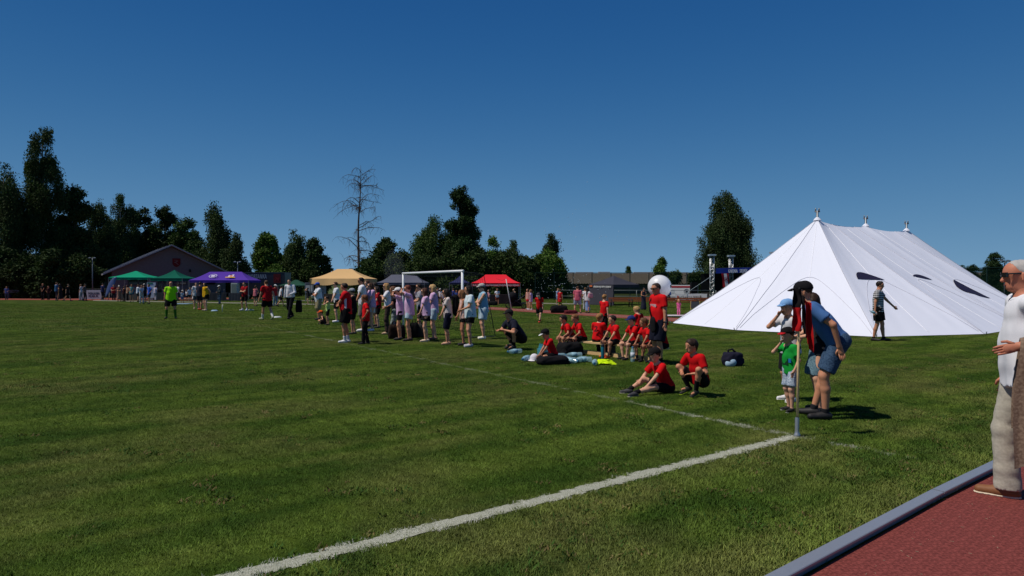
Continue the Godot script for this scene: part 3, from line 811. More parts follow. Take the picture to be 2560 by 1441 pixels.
func clubhouse() -> void:
	var d := 76.0
	var at := X(428, d)
	var root := thing("clubhouse", "low grey gabled clubhouse with a red shield on its gable", "building", at, 0.62)
	var wm := tri_mat("clubhouse_plaster", noise_tex(0.05, rgb(96, 93, 95), rgb(110, 107, 108), 41), 0.3)
	var hw := 6.0; var eave := 3.05; var apex := 6.1; var L := 14.0
	var st := new_st(true)
	quad(st, Vector3(-hw, 0, 0), Vector3(hw, 0, 0), Vector3(hw, eave, 0), Vector3(-hw, eave, 0))
	tri(st, Vector3(-hw, eave, 0), Vector3(hw, eave, 0), Vector3(0, apex - 0.1, 0))
	quad(st, Vector3(-hw, 0, -L), Vector3(-hw, 0, 0), Vector3(-hw, eave, 0), Vector3(-hw, eave, -L))
	quad(st, Vector3(hw, 0, 0), Vector3(hw, 0, -L), Vector3(hw, eave, -L), Vector3(hw, eave, 0))
	quad(st, Vector3(hw, 0, -L), Vector3(-hw, 0, -L), Vector3(-hw, eave, -L), Vector3(hw, eave, -L))
	tri(st, Vector3(hw, eave, -L), Vector3(-hw, eave, -L), Vector3(0, apex - 0.1, -L))
	mi(root, "wall", done(st), wm)
	var rm := mat("roof_sheet", rgb(140, 140, 146), 0.6, 0.4)
	for s in [-1.0, 1.0]:
		st = new_st(true)
		var a := Vector3(0, apex, 0.7); var b := Vector3(s * (hw + 0.9), eave - 0.45, 0.7)
		var n := Vector3(0, 0.14, 0)
		var back := Vector3(0, 0, -L - 1.4)
		if s > 0:
			quad(st, a + n, b + n, b + back + n, a + back + n); quad(st, b, a, a + back, b + back); quad(st, a, b, b + n, a + n); quad(st, b, b + back, b + back + n, b + n)
		else:
			quad(st, b + n, a + n, a + back + n, b + back + n); quad(st, a, b, b + back, a + back); quad(st, b, a, a + n, b + n); quad(st, b + back, b, b + n, b + back + n)
		var roof := mi(root, "roof", done(st), rm)
		for k in 9:      # standing seams
			var z := 0.5 - k * 1.75
			st = new_st(true)
			var mid := (a + b) * 0.5 + n + Vector3(0, 0.02, z - 0.7)
			bx(st, mid, Vector3((b - a).length(), 0.04, 0.05), Basis(Vector3(0, 0, 1), atan2(b.y - a.y, b.x - a.x)))
			mi(roof, "seam", done(st), rm)
	var fr := mat("window_frame", rgb(60, 58, 58), 0.6)
	var gl := mat("dark_glass", rgb(14, 18, 22), 0.08, 0.6)
	for w in [[-3.4, 1.95, 2.0, 0.9], [0.9, 1.95, 1.4, 0.8], [4.0, 2.0, 1.6, 0.9], [-0.9, 1.05, 1.0, 2.1]]:
		st = new_st(true)
		for e in [[0, w[3] / 2, w[2], 0.08], [0, -w[3] / 2, w[2], 0.08]]: bx(st, Vector3(w[0] + e[0], w[1] + e[1], 0.03), Vector3(e[2], e[3], 0.1))
		for e in [-w[2] / 2, 0.0, w[2] / 2]: bx(st, Vector3(w[0] + e, w[1], 0.032), Vector3(0.08, w[3] - 0.09, 0.098))
		var f := mi(root, "window" if w[3] < 2.0 else "door", done(st), fr)
		mi(f, "pane", box_mesh(Vector3(w[0], w[1], 0.01), Vector3(w[2] - 0.05, w[3] - 0.05, 0.02)), gl)
	# shield
	st = new_st(true)
	var pr := [Vector2(-0.42, 0.5), Vector2(-0.42, -0.15), Vector2(-0.28, -0.4), Vector2(0, -0.55), Vector2(0.28, -0.4), Vector2(0.42, -0.15), Vector2(0.42, 0.5)]
	var cc := Vector3(0.55, 4.15, 0.07)
	for k in range(1, 6): tri(st, cc + Vector3(pr[0].x, pr[0].y, 0), cc + Vector3(pr[k].x, pr[k].y, 0), cc + Vector3(pr[k + 1].x, pr[k + 1].y, 0))
	for k in 7: quad(st, cc + Vector3(pr[k].x, pr[k].y, -0.06), cc + Vector3(pr[(k + 1) % 7].x, pr[(k + 1) % 7].y, -0.06), cc + Vector3(pr[(k + 1) % 7].x, pr[(k + 1) % 7].y, 0), cc + Vector3(pr[k].x, pr[k].y, 0))
	var sh := mi(root, "shield", done(st), mat("shield_red", rgb(100, 24, 28), 0.7))
	st = new_st(true)
	bx(st, cc + Vector3(-0.03, 0.1, 0.01), Vector3(0.45, 0.08, 0.02), Basis(Vector3(0, 0, 1), 0.5)); bx(st, cc + Vector3(0.05, -0.12, 0.011), Vector3(0.4, 0.07, 0.02), Basis(Vector3(0, 0, 1), -0.7)); bx(st, cc + Vector3(-0.08, 0.28, 0.012), Vector3(0.3, 0.06, 0.02))
	mi(sh, "figure", done(st), mat("shield_figure", rgb(120, 96, 96), 0.7))
	mi(root, "wall_lamp", box_mesh(Vector3(2.0, 3.2, 0.1), Vector3(0.2, 0.32, 0.2)), mat("lamp_body", rgb(24, 24, 26), 0.6))

func trailer() -> void:
	var d := 68.0
	var at := X(655, d)
	var root := thing("advertising_trailer", "black advertising trailer with large grey lettering beside the purple canopy", "trailer", at, 0.05)
	var w := 112.0 * d / F; var h0 := 0.5; var h1 := hgt(682, d)
	mi(root, "body", box_mesh(Vector3(0, (h0 + h1) / 2, -1.1), Vector3(w, h1 - h0, 2.2)), mat("trailer_paint", rgb(24, 28, 38), 0.4, 0.5))
	var st := new_st(true); bx(st, Vector3(0, h1 + 0.02, -1.1), Vector3(w + 0.06, 0.04, 2.26)); bx(st, Vector3(0, h0 - 0.05, -1.1), Vector3(w - 0.2, 0.1, 1.9))
	mi(root, "frame", done(st), mat("trailer_frame", rgb(78, 82, 88), 0.5))
	lettering(root, "POMORZANKA", Vector3(-0.75, h1 - 0.42, 0.012), 0.46, rgb(128, 142, 160), Basis.IDENTITY, 2.45)
	mi(root, "poster", box_mesh(Vector3(w * 0.33, h1 - 0.62, 0.012), Vector3(0.75, 0.95, 0.02)), mat("trailer_poster", rgb(84, 22, 28), 0.6))
	lettering(root, "70", Vector3(w * 0.33, h1 - 0.7, 0.03), 0.3, rgb(140, 44, 50))
	st = new_st(true)
	bx(st, Vector3(-1.2, h1 - 0.95, 0.012), Vector3(0.22, 0.05, 0.02), Basis(Vector3(0, 0, 1), 1.1)); bx(st, Vector3(-1.3, h1 - 0.95, 0.013), Vector3(0.2, 0.05, 0.02), Basis(Vector3(0, 0, 1), -1.0))
	mi(root, "chevron", done(st), mat("chevron_grey", rgb(120, 132, 150), 0.6))
	for x in [-1.4, -0.7, 1.5]:
		st = new_st(); tube(st, [Vector3(x, 0.3, -0.25), Vector3(x, 0.3, 0.0)], [0.3, 0.3], 18)
		var wh := mi(root, "wheel", done(st), mat("tyre", rgb(22, 22, 22), 0.9))
		st = new_st(); tube(st, [Vector3(x, 0.3, -0.1), Vector3(x, 0.3, 0.012)], [0.16, 0.16], 14)
		mi(wh, "rim", done(st), mat("rim_grey", rgb(120, 120, 124), 0.5, 0.5, 0.5))

func feather_flag() -> void:
	var d := 63.0
	var at := X(262, d)
	var root := thing("feather_flag", "blue-grey feather flag leaning over in front of the green canopy", "flag", at)
	var st := new_st()
	var pts := []
	for k in 9:
		var f := k / 8.0
		pts.append(Vector3(0.05 + 0.9 * f * f + 0.2 * f, 0.3 + 2.0 * sin(f * 1.5), 0.0))
	tube(st, [Vector3(0.02, 0, 0), Vector3(0.05, 0.32, 0)] + pts.slice(1), [0.02, 0.018], 6)
	mi(root, "pole", done(st), mat("pole_grey", rgb(120, 124, 130), 0.5))
	st = new_st()
	var rows := []
	for k in 9:
		var p: Vector3 = pts[k]
		var wdt := 0.75 * sin(PI * clampf(k / 8.0 * 0.95 + 0.02, 0.0, 1.0))
		rows.append([p + Vector3(0, 0, 0.01), p + Vector3(wdt * 0.35, -wdt * 0.2, 0.06), p + Vector3(wdt * 0.7, -wdt * 0.25, 0.02)])
	sheet(st, rows)
	mi(root, "sail", done(st), cloth(rgb(96, 110, 158)))
	mi(root, "base", box_mesh(Vector3(0, 0.03, 0), Vector3(0.5, 0.06, 0.5)), mats["pole_grey"])

func board() -> void:
	var d := 66.0
	var a := X(197, d); var w := 60.0 * d / F
	var root := thing("advertising_board", "white advertising board with black lettering beside the far track", "board", a + Vector3(w / 2, 0, 0))
	var h := 0.98
	var st := new_st(true)
	var q := [Vector3(-w / 2, 0.05, 0), Vector3(w / 2 - 0.18, 0.05, 0), Vector3(w / 2, h, 0), Vector3(-w / 2, h, 0)]
	quad(st, q[0], q[1], q[2], q[3]); quad(st, q[1] - Vector3(0, 0, 0.05), q[0] - Vector3(0, 0, 0.05), q[3] - Vector3(0, 0, 0.05), q[2] - Vector3(0, 0, 0.05))
	for k in 4: quad(st, q[k] - Vector3(0, 0, 0.05), q[(k + 1) % 4] - Vector3(0, 0, 0.05), q[(k + 1) % 4], q[k])
	mi(root, "panel", done(st), mat("board_white", rgb(168, 172, 184), 0.7))
	lettering(root, "PODLASKA", Vector3(0.3, 0.62, 0.006), 0.24, rgb(30, 34, 44), Basis.IDENTITY, 1.15)
	lettering(root, "PILKA.PL", Vector3(0.25, 0.34, 0.006), 0.24, rgb(30, 34, 44), Basis.IDENTITY, 1.0)
	for x in [-w / 2 + 0.1, 0.0, w / 2 - 0.3]: mi(root, "leg", box_mesh(Vector3(x, 0.2, -0.25), Vector3(0.04, 0.4, 0.4)), mats["pole_grey"])
	var fl := thing("barrier_board", "small yellow barrier board beside the walkers on the far track", "board", X(147, 67.0))
	mi(fl, "panel", box_mesh(Vector3(0, 0.62, 0), Vector3(0.5, 1.1, 0.04)), mat("board_yellow", rgb(112, 96, 26), 0.7))
	mi(fl, "leg", box_mesh(Vector3(0, 0.05, -0.06), Vector3(0.4, 0.1, 0.1)), mats["pole_grey"])

func fence() -> void:
	# the green ball-stop fence: posts, rails and dark netting
	for run in [[1338.0, 62.0, 1812.0, 62.0, 2.72, "tall green mesh fence along the far side behind the balloon"], [2360.0, 58.0, 2528.0, 52.0, 3.0, "tall green mesh fence beyond the white tent"], [2528.0, 52.0, 2600.0, 34.0, 2.9, "end of the tall green fence turning behind the elderly man"]]:
		var a := X(run[0], run[1]); var b := X(run[2], run[3])
		var root := thing("mesh_fence", run[5], "fence", a)
		var u := (b - a).normalized(); var L := (b - a).length()
		var bs := Basis(u, Vector3.UP, Vector3(-u.z, 0, u.x) * 1.0)
		var h: float = run[4]
		var gm := mat("fence_green", rgb(22, 46, 42), 0.5, 0.4)
		var n := int(L / 1.72)
		for k in n + 1: mi(root, "post", box_mesh(u * (L * k / n) + Vector3(0, h / 2, 0), Vector3(0.07, h, 0.07), bs), gm)
		for hh in [h - 0.02, 0.85, 0.12]: mi(root, "rail", box_mesh(u * (L / 2) + Vector3(0, hh, 0) + bs.z * 0.05, Vector3(L, 0.035, 0.035), bs), gm)
		var nm := mat("fence_net", Color(0.03, 0.10, 0.085, 0.62), 0.9, 0.1)
		nm.transparency = BaseMaterial3D.TRANSPARENCY_ALPHA
		for k in n:
			var st := new_st()
			var p0 := u * (L * k / n + 0.04); var p1 := u * (L * (k + 1) / n - 0.04)
			var rows := []
			for j in 3: rows.append([p0 + Vector3(0, lerpf(0.1, h - 0.05, j / 2.0), 0), (p0 + p1) / 2 + Vector3(0, lerpf(0.1, h - 0.05, j / 2.0), 0) + bs.z * (0.05 if j == 1 else 0.02), p1 + Vector3(0, lerpf(0.1, h - 0.05, j / 2.0), 0)])
			sheet(st, rows)
			mi(root, "net_panel", done(st), nm)
	# a low dark railing in front of the wood, and the small inner railing before the benches
	for run in [[-40.0, 72.0, 560.0, 70.0, 1.05, "dark low railing under the wood on the far side"], [1400.0, 57.0, 1790.0, 55.0, 1.05, "thin grey railing behind the brown benches"]]:
		var a := X(run[0], run[1]); var b := X(run[2], run[3])
		var root := thing("railing", run[5], "railing", a)
		var u := (b - a).normalized(); var L := (b - a).length()
		var gm := mat("railing_grey" + str(run[1]), rgb(52, 58, 62) if run[1] > 60 else rgb(120, 128, 130), 0.5, 0.5, 0.4)
		var n := int(L / 2.2)
		for k in n + 1: mi(root, "post", tube_mesh([u * (L * k / n), u * (L * k / n) + Vector3(0, run[4], 0)], [0.025], 6), gm)
		for hh in [run[4], run[4] * 0.5]: mi(root, "rail", tube_mesh([Vector3(0, hh, 0), u * L + Vector3(0, hh, 0)], [0.02], 6), gm)

func low_walls() -> void:
	# dark advertising banners hung along the far railing
	var names := ["dark blue banner on the far railing under the wood", "dark green banner on the far railing under the wood", "grey banner on the far railing, left of the walkers", "navy banner on the far railing beside the yellow board"]
	var cs := [rgb(34, 42, 66), rgb(26, 44, 40), rgb(96, 100, 106), rgb(30, 36, 60)]
	for k in 4:
		var px: float = [10.0, 78.0, 40.0, 112.0][k]
		var o := thing("banner", names[k], "banner", X(px, 71.0 - k * 0.12))
		var st := new_st()
		var rows := []
		var w: float = [2.0, 1.6, 1.2, 1.8][k]
		var y0: float = [0.15, 0.1, 0.62, 0.25][k]
		for j in 3:
			var row := []
			for i in 7: row.append(Vector3(lerpf(-w / 2, w / 2, i / 6.0), y0 + j * ([0.4, 0.4, 0.17, 0.35][k]), 0.3 + 0.02 * sin(i * 1.9 + j)))
			rows.append(row)
		sheet(st, rows)
		mi(o, "cloth", done(st), cloth(cs[k]))
		mi(o, "stake", tube_mesh([Vector3(-w / 2, 0, 0.28), Vector3(-w / 2, y0 + 0.8, 0.28)], [0.02], 6), mats["pole_grey"])

func shed() -> void:
	var d0 := 104.0; var d1 := 116.0
	var root := thing("long_shed", "long low shed with a brown corrugated roof behind the fence", "building", X(1400, d0))
	var W := X(2600, d0).x - X(1400, d0).x
	var eave := 1.62; var ridge := hgt(684, d1)
	var rm := tri_mat("shed_roof_sheet", noise_tex(0.03, rgb(104, 96, 84), rgb(134, 126, 112), 51), 0.25)
	mi(root, "wall", box_mesh(Vector3(W / 2, eave / 2, -(d1 - d0)), Vector3(W - 0.4, eave, (d1 - d0) * 1.9)), mat("shed_wall", rgb(96, 100, 98), 0.9))
	# the roof in corrugated bays, each bay a sheet of its own
	var n := 44
	for k in n:
		var x0 := W * k / n; var x1 := W * (k + 1) / n
		var st := new_st()
		var rows := []
		for j in 2:
			var row := []
			for i in 9:
				var x := lerpf(x0, x1, i / 8.0)
				row.append(Vector3(x, lerpf(eave + 0.02, ridge, j) + (0.06 if i % 2 == 0 else -0.03), -lerpf(0.0, d1 - d0, j)))
			rows.append(row)
		sheet(st, rows)
		mi(root, "roof_sheet", done(st), rm)
	var st2 := new_st(); sheet(st2, [[Vector3(0, ridge, -(d1 - d0)), Vector3(W, ridge, -(d1 - d0))], [Vector3(0, eave, -2 * (d1 - d0)), Vector3(W, eave, -2 * (d1 - d0))]])
	mi(root, "back_roof", done(st2), rm)
	var wm := mat("ridge_cap", rgb(205, 205, 205), 0.6)
	for k in 22:
		if k % 5 == 3: continue
		mi(root, "ridge_cap", box_mesh(Vector3(W * (k + 0.5) / 22.0, ridge + 0.07, -(d1 - d0)), Vector3(W / 22.0 * [0.98, 0.9, 0.6, 0.95][k % 4], 0.28 + 0.10 * (k % 3), 0.5)), wm)

func truss(root: Node, at: Vector3, h: float, w: float) -> void:
	var am := mat("truss_aluminium", rgb(190, 194, 198), 0.35, 0.5, 0.6)
	var st := new_st()
	for sx in [-1, 1]:
		for sz in [-1, 1]: tube(st, [at + Vector3(sx * w / 2, 0, sz * w / 2), at + Vector3(sx * w / 2, h, sz * w / 2)], [0.03], 6)
	mi(root, "truss_chords", done(st), am)
	st = new_st()
	var y := 0.1; var k := 0
	while y < h - w:
		for s in [[Vector3(-1, 0, 1), Vector3(1, 0, 1)], [Vector3(1, 0, -1), Vector3(-1, 0, -1)], [Vector3(1, 0, 1), Vector3(1, 0, -1)], [Vector3(-1, 0, -1), Vector3(-1, 0, 1)]]:
			var a: Vector3 = at + s[k % 2] * w / 2 + Vector3(0, y, 0); var b: Vector3 = at + s[(k + 1) % 2] * w / 2 + Vector3(0, y + w, 0)
			tube(st, [a, b], [0.018], 5, false)
		y += w; k += 1
	mi(root, "truss_lacing", done(st), am)
	mi(root, "truss_head", box_mesh(at + Vector3(0, h + 0.06, 0), Vector3(w + 0.28, 0.14, w + 0.28)), am)

func stage() -> void:
	var d := 56.0
	var root := thing("stage", "outdoor stage with aluminium truss towers and a blue roof banner", "stage", X(1780, d))
	var w := 0.29
	var x2 := X(1837, d + 3.0).x - X(1780, d).x
	truss(root, Vector3(0, 0, 0), hgt(640, d), w)
	truss(root, Vector3(x2, 0, -4.0), hgt(642, d + 4), w)
	var x3 := X(1931, d).x - X(1780, d).x
	truss(root, Vector3(x3 + 0.1, 0, 0), hgt(634, d), w)
	truss(root, Vector3(x3 + 2.2, 0, -4.0), hgt(642, d + 4), w)
	# roof: blue valance in front, dark sheet above
	var y1 := hgt(671.5, d); var y0 := hgt(683, d)
	var st := new_st()
	var rows := []
	for j in 3:
		var row := []
		for i in 19: row.append(Vector3(lerpf(0.25, x3 + 0.6, i / 18.0), lerpf(y0 - 0.04, y1, j / 2.0) + 0.14 * i / 18.0, 0.25 + 0.025 * sin(i * 1.8 + j)))
		rows.append(row)
	sheet(st, rows)
	mi(root, "roof_banner", done(st), cloth(rgb(34, 56, 142)))
	lettering(root, "GMINA   SEJNY", Vector3(2.15, (y0 + y1) / 2 - 0.03, 0.30), 0.30, rgb(225, 228, 236), Basis(Vector3(0, 0, 1), 0.025), 1.65)
	st = new_st(); sheet(st, [[Vector3(0.2, y1, 0.2), Vector3(x3 + 0.6, y1 + 0.14, 0.2)], [Vector3(0.2, y1 + 0.1, -4.4), Vector3(x3 + 0.6, y1 + 0.24, -4.4)]])
	mi(root, "roof_sheet", done(st), cloth(rgb(24, 28, 46)))
	mi(root, "platform", box_mesh(Vector3(x3 / 2 + 0.4, 0.4, -2.0), Vector3(x3 + 0.4, 0.8, 3.8)), mat("stage_deck", rgb(40, 38, 38), 0.8))
	st = new_st(); sheet(st, [[Vector3(0.3, 0.8, -4.3), Vector3(x3 + 0.6, 0.8, -4.3)], [Vector3(0.3, y0, -4.3), Vector3(x3 + 0.6, y0, -4.3)]])
	mi(root, "back_cloth", done(st), cloth(rgb(26, 32, 34)))
	mi(root, "loudspeaker", box_mesh(Vector3(-1.42, 1.25, -0.6), Vector3(0.55, 1.0, 0.5)), mat("speaker_black", rgb(16, 16, 18), 0.7))
	mi(root, "speaker_base", box_mesh(Vector3(-1.42, 0.375, -0.6), Vector3(0.6, 0.75, 0.55)), mats["stage_deck"])
	# hanging red and white banner with a round sign
	st = new_st()
	var bx0 := 0.72; var by := hgt(684, d)
	rows = []
	for j in 6:
		var row := []
		for i in 5: row.append(Vector3(bx0 + j * 0.028 + lerpf(0, 0.62, i / 4.0), by - (5 - (5 - j)) * 0.24, 0.32 + 0.02 * sin(i * 2.0 + j)))
		rows.append(row)
	rows.reverse(); sheet(st, rows)
	var hb := mi(root, "hanging_banner", done(st), cloth(rgb(150, 34, 44)))
	st = new_st(); var q := Vector3(bx0 + 0.2, by, 0.365)
	quad(st, q + Vector3(0.13, -1.18, 0), q + Vector3(0.42, -1.16, 0), q + Vector3(0.24, -0.02, 0), q + Vector3(0.0, -0.02, 0))
	mi(hb, "white_field", done(st), cloth(rgb(205, 205, 215)))
	st = new_st(true)
	for k in 20:
		var a := TAU * k / 20.0
		bx(st, q + Vector3(0.2 + cos(a) * 0.17, -0.5 + sin(a) * 0.17, 0.02), Vector3(0.06, 0.04, 0.01), Basis(Vector3(0, 0, 1), a + PI / 2))
	bx(st, q + Vector3(0.2, -0.5, 0.02), Vector3(0.16, 0.12, 0.01))
	mi(hb, "round_sign", done(st), mat("sign_red", rgb(120, 24, 40), 0.7))
	# guy line
	mi(root, "guy_line", tube_mesh([Vector3(-0.05, hgt(690, d), 0.2), Vector3(-4.0, 0.05, 2.2)], [0.02], 5), mat("strap", rgb(150, 165, 170), 0.7))

func ambulance() -> void:
	var d := 60.0
	var root := thing("ambulance", "white ambulance with red roof stripe and round emblem behind the railing", "ambulance", X(1703, d), -0.42)
	var w := 68.0 * d / F; var top := hgt(713, d)
	var wm := mat("ambulance_white", rgb(214, 214, 218), 0.35, 0.5)
	mi(root, "body", box_mesh(Vector3(0, (top + 0.35) / 2, -1.0), Vector3(w, top - 0.35, 2.0)), wm)
	var st := new_st(true)
	quad(st, Vector3(-w / 2 - 0.75, 0.4, 0), Vector3(-w / 2, 0.4, 0), Vector3(-w / 2, top - 0.25, 0), Vector3(-w / 2 - 0.35, 0.95, 0))
	quad(st, Vector3(-w / 2 - 0.75, 0.4, -2.0), Vector3(-w / 2 - 0.75, 0.4, 0), Vector3(-w / 2 - 0.35, 0.95, 0), Vector3(-w / 2 - 0.35, 0.95, -2.0))
	quad(st, Vector3(-w / 2 - 0.35, 0.95, -2.0), Vector3(-w / 2 - 0.35, 0.95, 0), Vector3(-w / 2, top - 0.25, 0), Vector3(-w / 2, top - 0.25, -2.0))
	mi(root, "cab", done(st), wm)
	var rm := mat("ambulance_red", rgb(166, 30, 38), 0.4, 0.5)
	mi(root, "stripe", box_mesh(Vector3(0.05, top - 0.17, 0.005), Vector3(w - 0.3, 0.16, 0.02)), rm)
	mi(root, "stripe", box_mesh(Vector3(w / 2 - 0.28, top - 0.6, 0.006), Vector3(0.2, 0.95, 0.02), Basis(Vector3(0, 0, 1), -0.55)), rm)
	mi(root, "window", box_mesh(Vector3(-w / 2 + 0.45, top - 0.62, 0.005), Vector3(0.4, 0.4, 0.02)), mat("frosted_pane", rgb(190, 194, 200), 0.2, 0.6))
	st = new_st(true)
	for k in 24:
		var a := TAU * k / 24.0
		bx(st, Vector3(w * 0.2 + cos(a) * 0.24, top - 0.62 + sin(a) * 0.24, 0.012), Vector3(0.07, 0.03, 0.012), Basis(Vector3(0, 0, 1), a + PI / 2))
	for k in 3: bx(st, Vector3(w * 0.2, top - 0.62, 0.012 + k * 0.001), Vector3(0.3, 0.06, 0.012), Basis(Vector3(0, 0, 1), PI / 3 * k + PI / 2))
	mi(root, "emblem", done(st), mat("emblem_navy", rgb(40, 44, 62), 0.6))
	mi(root, "side_marking", box_mesh(Vector3(-w / 2 - 0.05, 0.72, 0.006), Vector3(0.8, 0.28, 0.02)), mat("ambulance_blue", rgb(52, 76, 140), 0.4))
	for x in [-w / 2 - 0.05, w / 2 - 0.5]:
		st = new_st(); tube(st, [Vector3(x, 0.34, -0.22), Vector3(x, 0.34, 0.015)], [0.34, 0.34], 18)
		var wh := mi(root, "wheel", done(st), mat("tyre", rgb(22, 22, 22), 0.9))
		st = new_st(); tube(st, [Vector3(x, 0.34, -0.1), Vector3(x, 0.34, 0.024)], [0.19, 0.19], 14)
		mi(wh, "rim", done(st), mat("rim_grey", rgb(120, 120, 124), 0.5, 0.5, 0.5))
	# welcome banner on the railing
	var bd := 54.4
	var bw := 76.0 * bd / F
	var b := thing("welcome_banner", "white welcome banner with large letters on the railing", "banner", X(1728, bd), -0.36)
	st = new_st()
	var rows := []
	for j in 3:
		var row := []
		for i in 13: row.append(Vector3(lerpf(-bw / 2, bw / 2, i / 12.0), lerpf(0.18, hgt(735, bd), j / 2.0) - 0.02 * sin(PI * i / 6.0), 0.02 * sin(i * 1.7 + j)))
		rows.append(row)
	sheet(st, rows)
	mi(b, "cloth", done(st), cloth(rgb(196, 196, 202)))
	for x in [-bw / 2, 0.0, bw / 2]: mi(b, "stake", tube_mesh([Vector3(x, 0, -0.05), Vector3(x, 0.8, -0.05)], [0.02], 6), mats["pole_grey"])
	lettering(b, "WITAJCIE", Vector3(-0.48, 0.42, 0.035), 0.24, rgb(84, 74, 70), Basis.IDENTITY, 1.15)
	lettering(b, "W NASZEJ", Vector3(0.52, 0.54, 0.035), 0.13, rgb(110, 100, 96), Basis.IDENTITY, 0.7)
	lettering(b, "GMINIE", Vector3(0.5, 0.35, 0.035), 0.13, rgb(110, 100, 96), Basis.IDENTITY, 0.6)
	st = new_st(true); bx(st, Vector3(-bw / 2 + 0.2, 0.42, 0.04), Vector3(0.13, 0.28, 0.01)); bx(st, Vector3(-bw / 2 + 0.2, 0.59, 0.041), Vector3(0.07, 0.07, 0.01))
	mi(b, "figure", done(st), mat("figure_red", rgb(176, 62, 34), 0.8))
	st = new_st(true); bx(st, Vector3(bw / 2 - 0.34, 0.36, 0.04), Vector3(0.42, 0.16, 0.01)); bx(st, Vector3(bw / 2 - 0.52, 0.52, 0.041), Vector3(0.05, 0.24, 0.01))
	mi(b, "figure", done(st), mat("figure_dark", rgb(50, 44, 44), 0.8))

func benches() -> void:
	var wm := tri_mat("bench_wood", noise_tex(0.06, rgb(104, 58, 38), rgb(136, 80, 54), 61), 1.0)
	var im := mat("bench_iron", rgb(36, 34, 34), 0.6, 0.4)
	var spots := [[1551, 44.0, 0.0, "brown wooden bench in front of the charcoal canopy"], [1603, 44.5, -0.05, "brown wooden bench beside the woman in the long dark dress"], [1676, 43.5, 0.03, "brown wooden bench behind the red-shirted coach"], [1722, 43.0, 0.0, "brown wooden bench behind the toddler in pink"], [1763, 43.5, 0.08, "brown wooden bench nearest the white tent's edge"]]
	var proto: Node3D = null
	for s in spots:
		var o: Node3D
		if proto == null:
			o = thing("park_bench", s[3], "bench", Vector3.ZERO, 0.0, "brown wooden benches in a row")
			var L := 1.55
			for k in 3: mi(o, "seat_slat", box_mesh(Vector3(0, 0.38, -0.16 + k * 0.15), Vector3(L, 0.04, 0.13)), wm)
			for k in 2: mi(o, "back_slat", box_mesh(Vector3(0, 0.49 + k * 0.13, -0.27 - k * 0.04), Vector3(L, 0.10, 0.035), Basis(Vector3.RIGHT, -0.25)), wm)
			for x in [-L / 2 + 0.15, L / 2 - 0.15]:
				var st := new_st()
				tube(st, [Vector3(x, 0, 0.2), Vector3(x, 0.2, 0.1), Vector3(x, 0.36, 0.18)], [0.025], 6)
				tube(st, [Vector3(x, 0, -0.3), Vector3(x, 0.25, -0.16), Vector3(x, 0.38, -0.22), Vector3(x, 0.67, -0.34)], [0.025], 6)
				tube(st, [Vector3(x, 0.35, 0.18), Vector3(x, 0.35, -0.22)], [0.02], 6)
				tube(st, [Vector3(x, 0.36, 0.18), Vector3(x, 0.52, 0.18), Vector3(x, 0.54, -0.28)], [0.02], 6)
				mi(o, "leg", done(st), im)
			proto = o
		else:
			o = proto.duplicate(); o.name = numbered("park_bench"); add_child(o)
			o.set_meta("label", s[3])
		o.position = X(s[0], s[1]); o.rotation.y = s[2]
	# folded board leaning by the tent
	var o := thing("chalk_board", "dark folding chalk board on wooden legs beside the tent's edge", "board", X(1738, 40.0), -0.4)
	mi(o, "panel", box_mesh(Vector3(0, 0.30, 0), Vector3(0.5, 0.42, 0.03), Basis(Vector3.RIGHT, -0.25)), mat("chalk_black", rgb(52, 54, 64), 0.8))
	for x in [-0.33, 0.33]: mi(o, "leg", box_mesh(Vector3(x * 0.8, 0.27, -0.02), Vector3(0.04, 0.56, 0.04), Basis(Vector3.RIGHT, -0.25)), mat("pale_wood", rgb(176, 146, 100), 0.7))

func light_poles() -> void:
	var gm := mat("lamp_post_grey", rgb(96, 106, 116), 0.5, 0.5, 0.3)
	for s in [[231, 69.0, 645.0, "thin grey light pole with a short cross arm in front of the wood"], [594, 66.0, 655.0, "thin grey light pole at the purple canopy's right end"], [2512, 51.0, 652.0, "tall fence post with a small floodlight beyond the tent"]]:
		var o := thing("light_pole", s[3], "light pole", X(s[0], s[1]))
		var h := hgt(s[2], s[1])
		mi(o, "pole", tube_mesh([Vector3(0, 0, 0), Vector3(0, h, 0)], [0.06, 0.04], 8), gm)
		mi(o, "arm", box_mesh(Vector3(0, h - 0.06, 0), Vector3(0.5, 0.06, 0.06)), gm)
		for x in [-0.25, 0.25]: mi(o, "lamp_head", box_mesh(Vector3(x, h - 0.02, 0.08), Vector3(0.2, 0.09, 0.26), Basis(Vector3.RIGHT, 0.3)), gm)

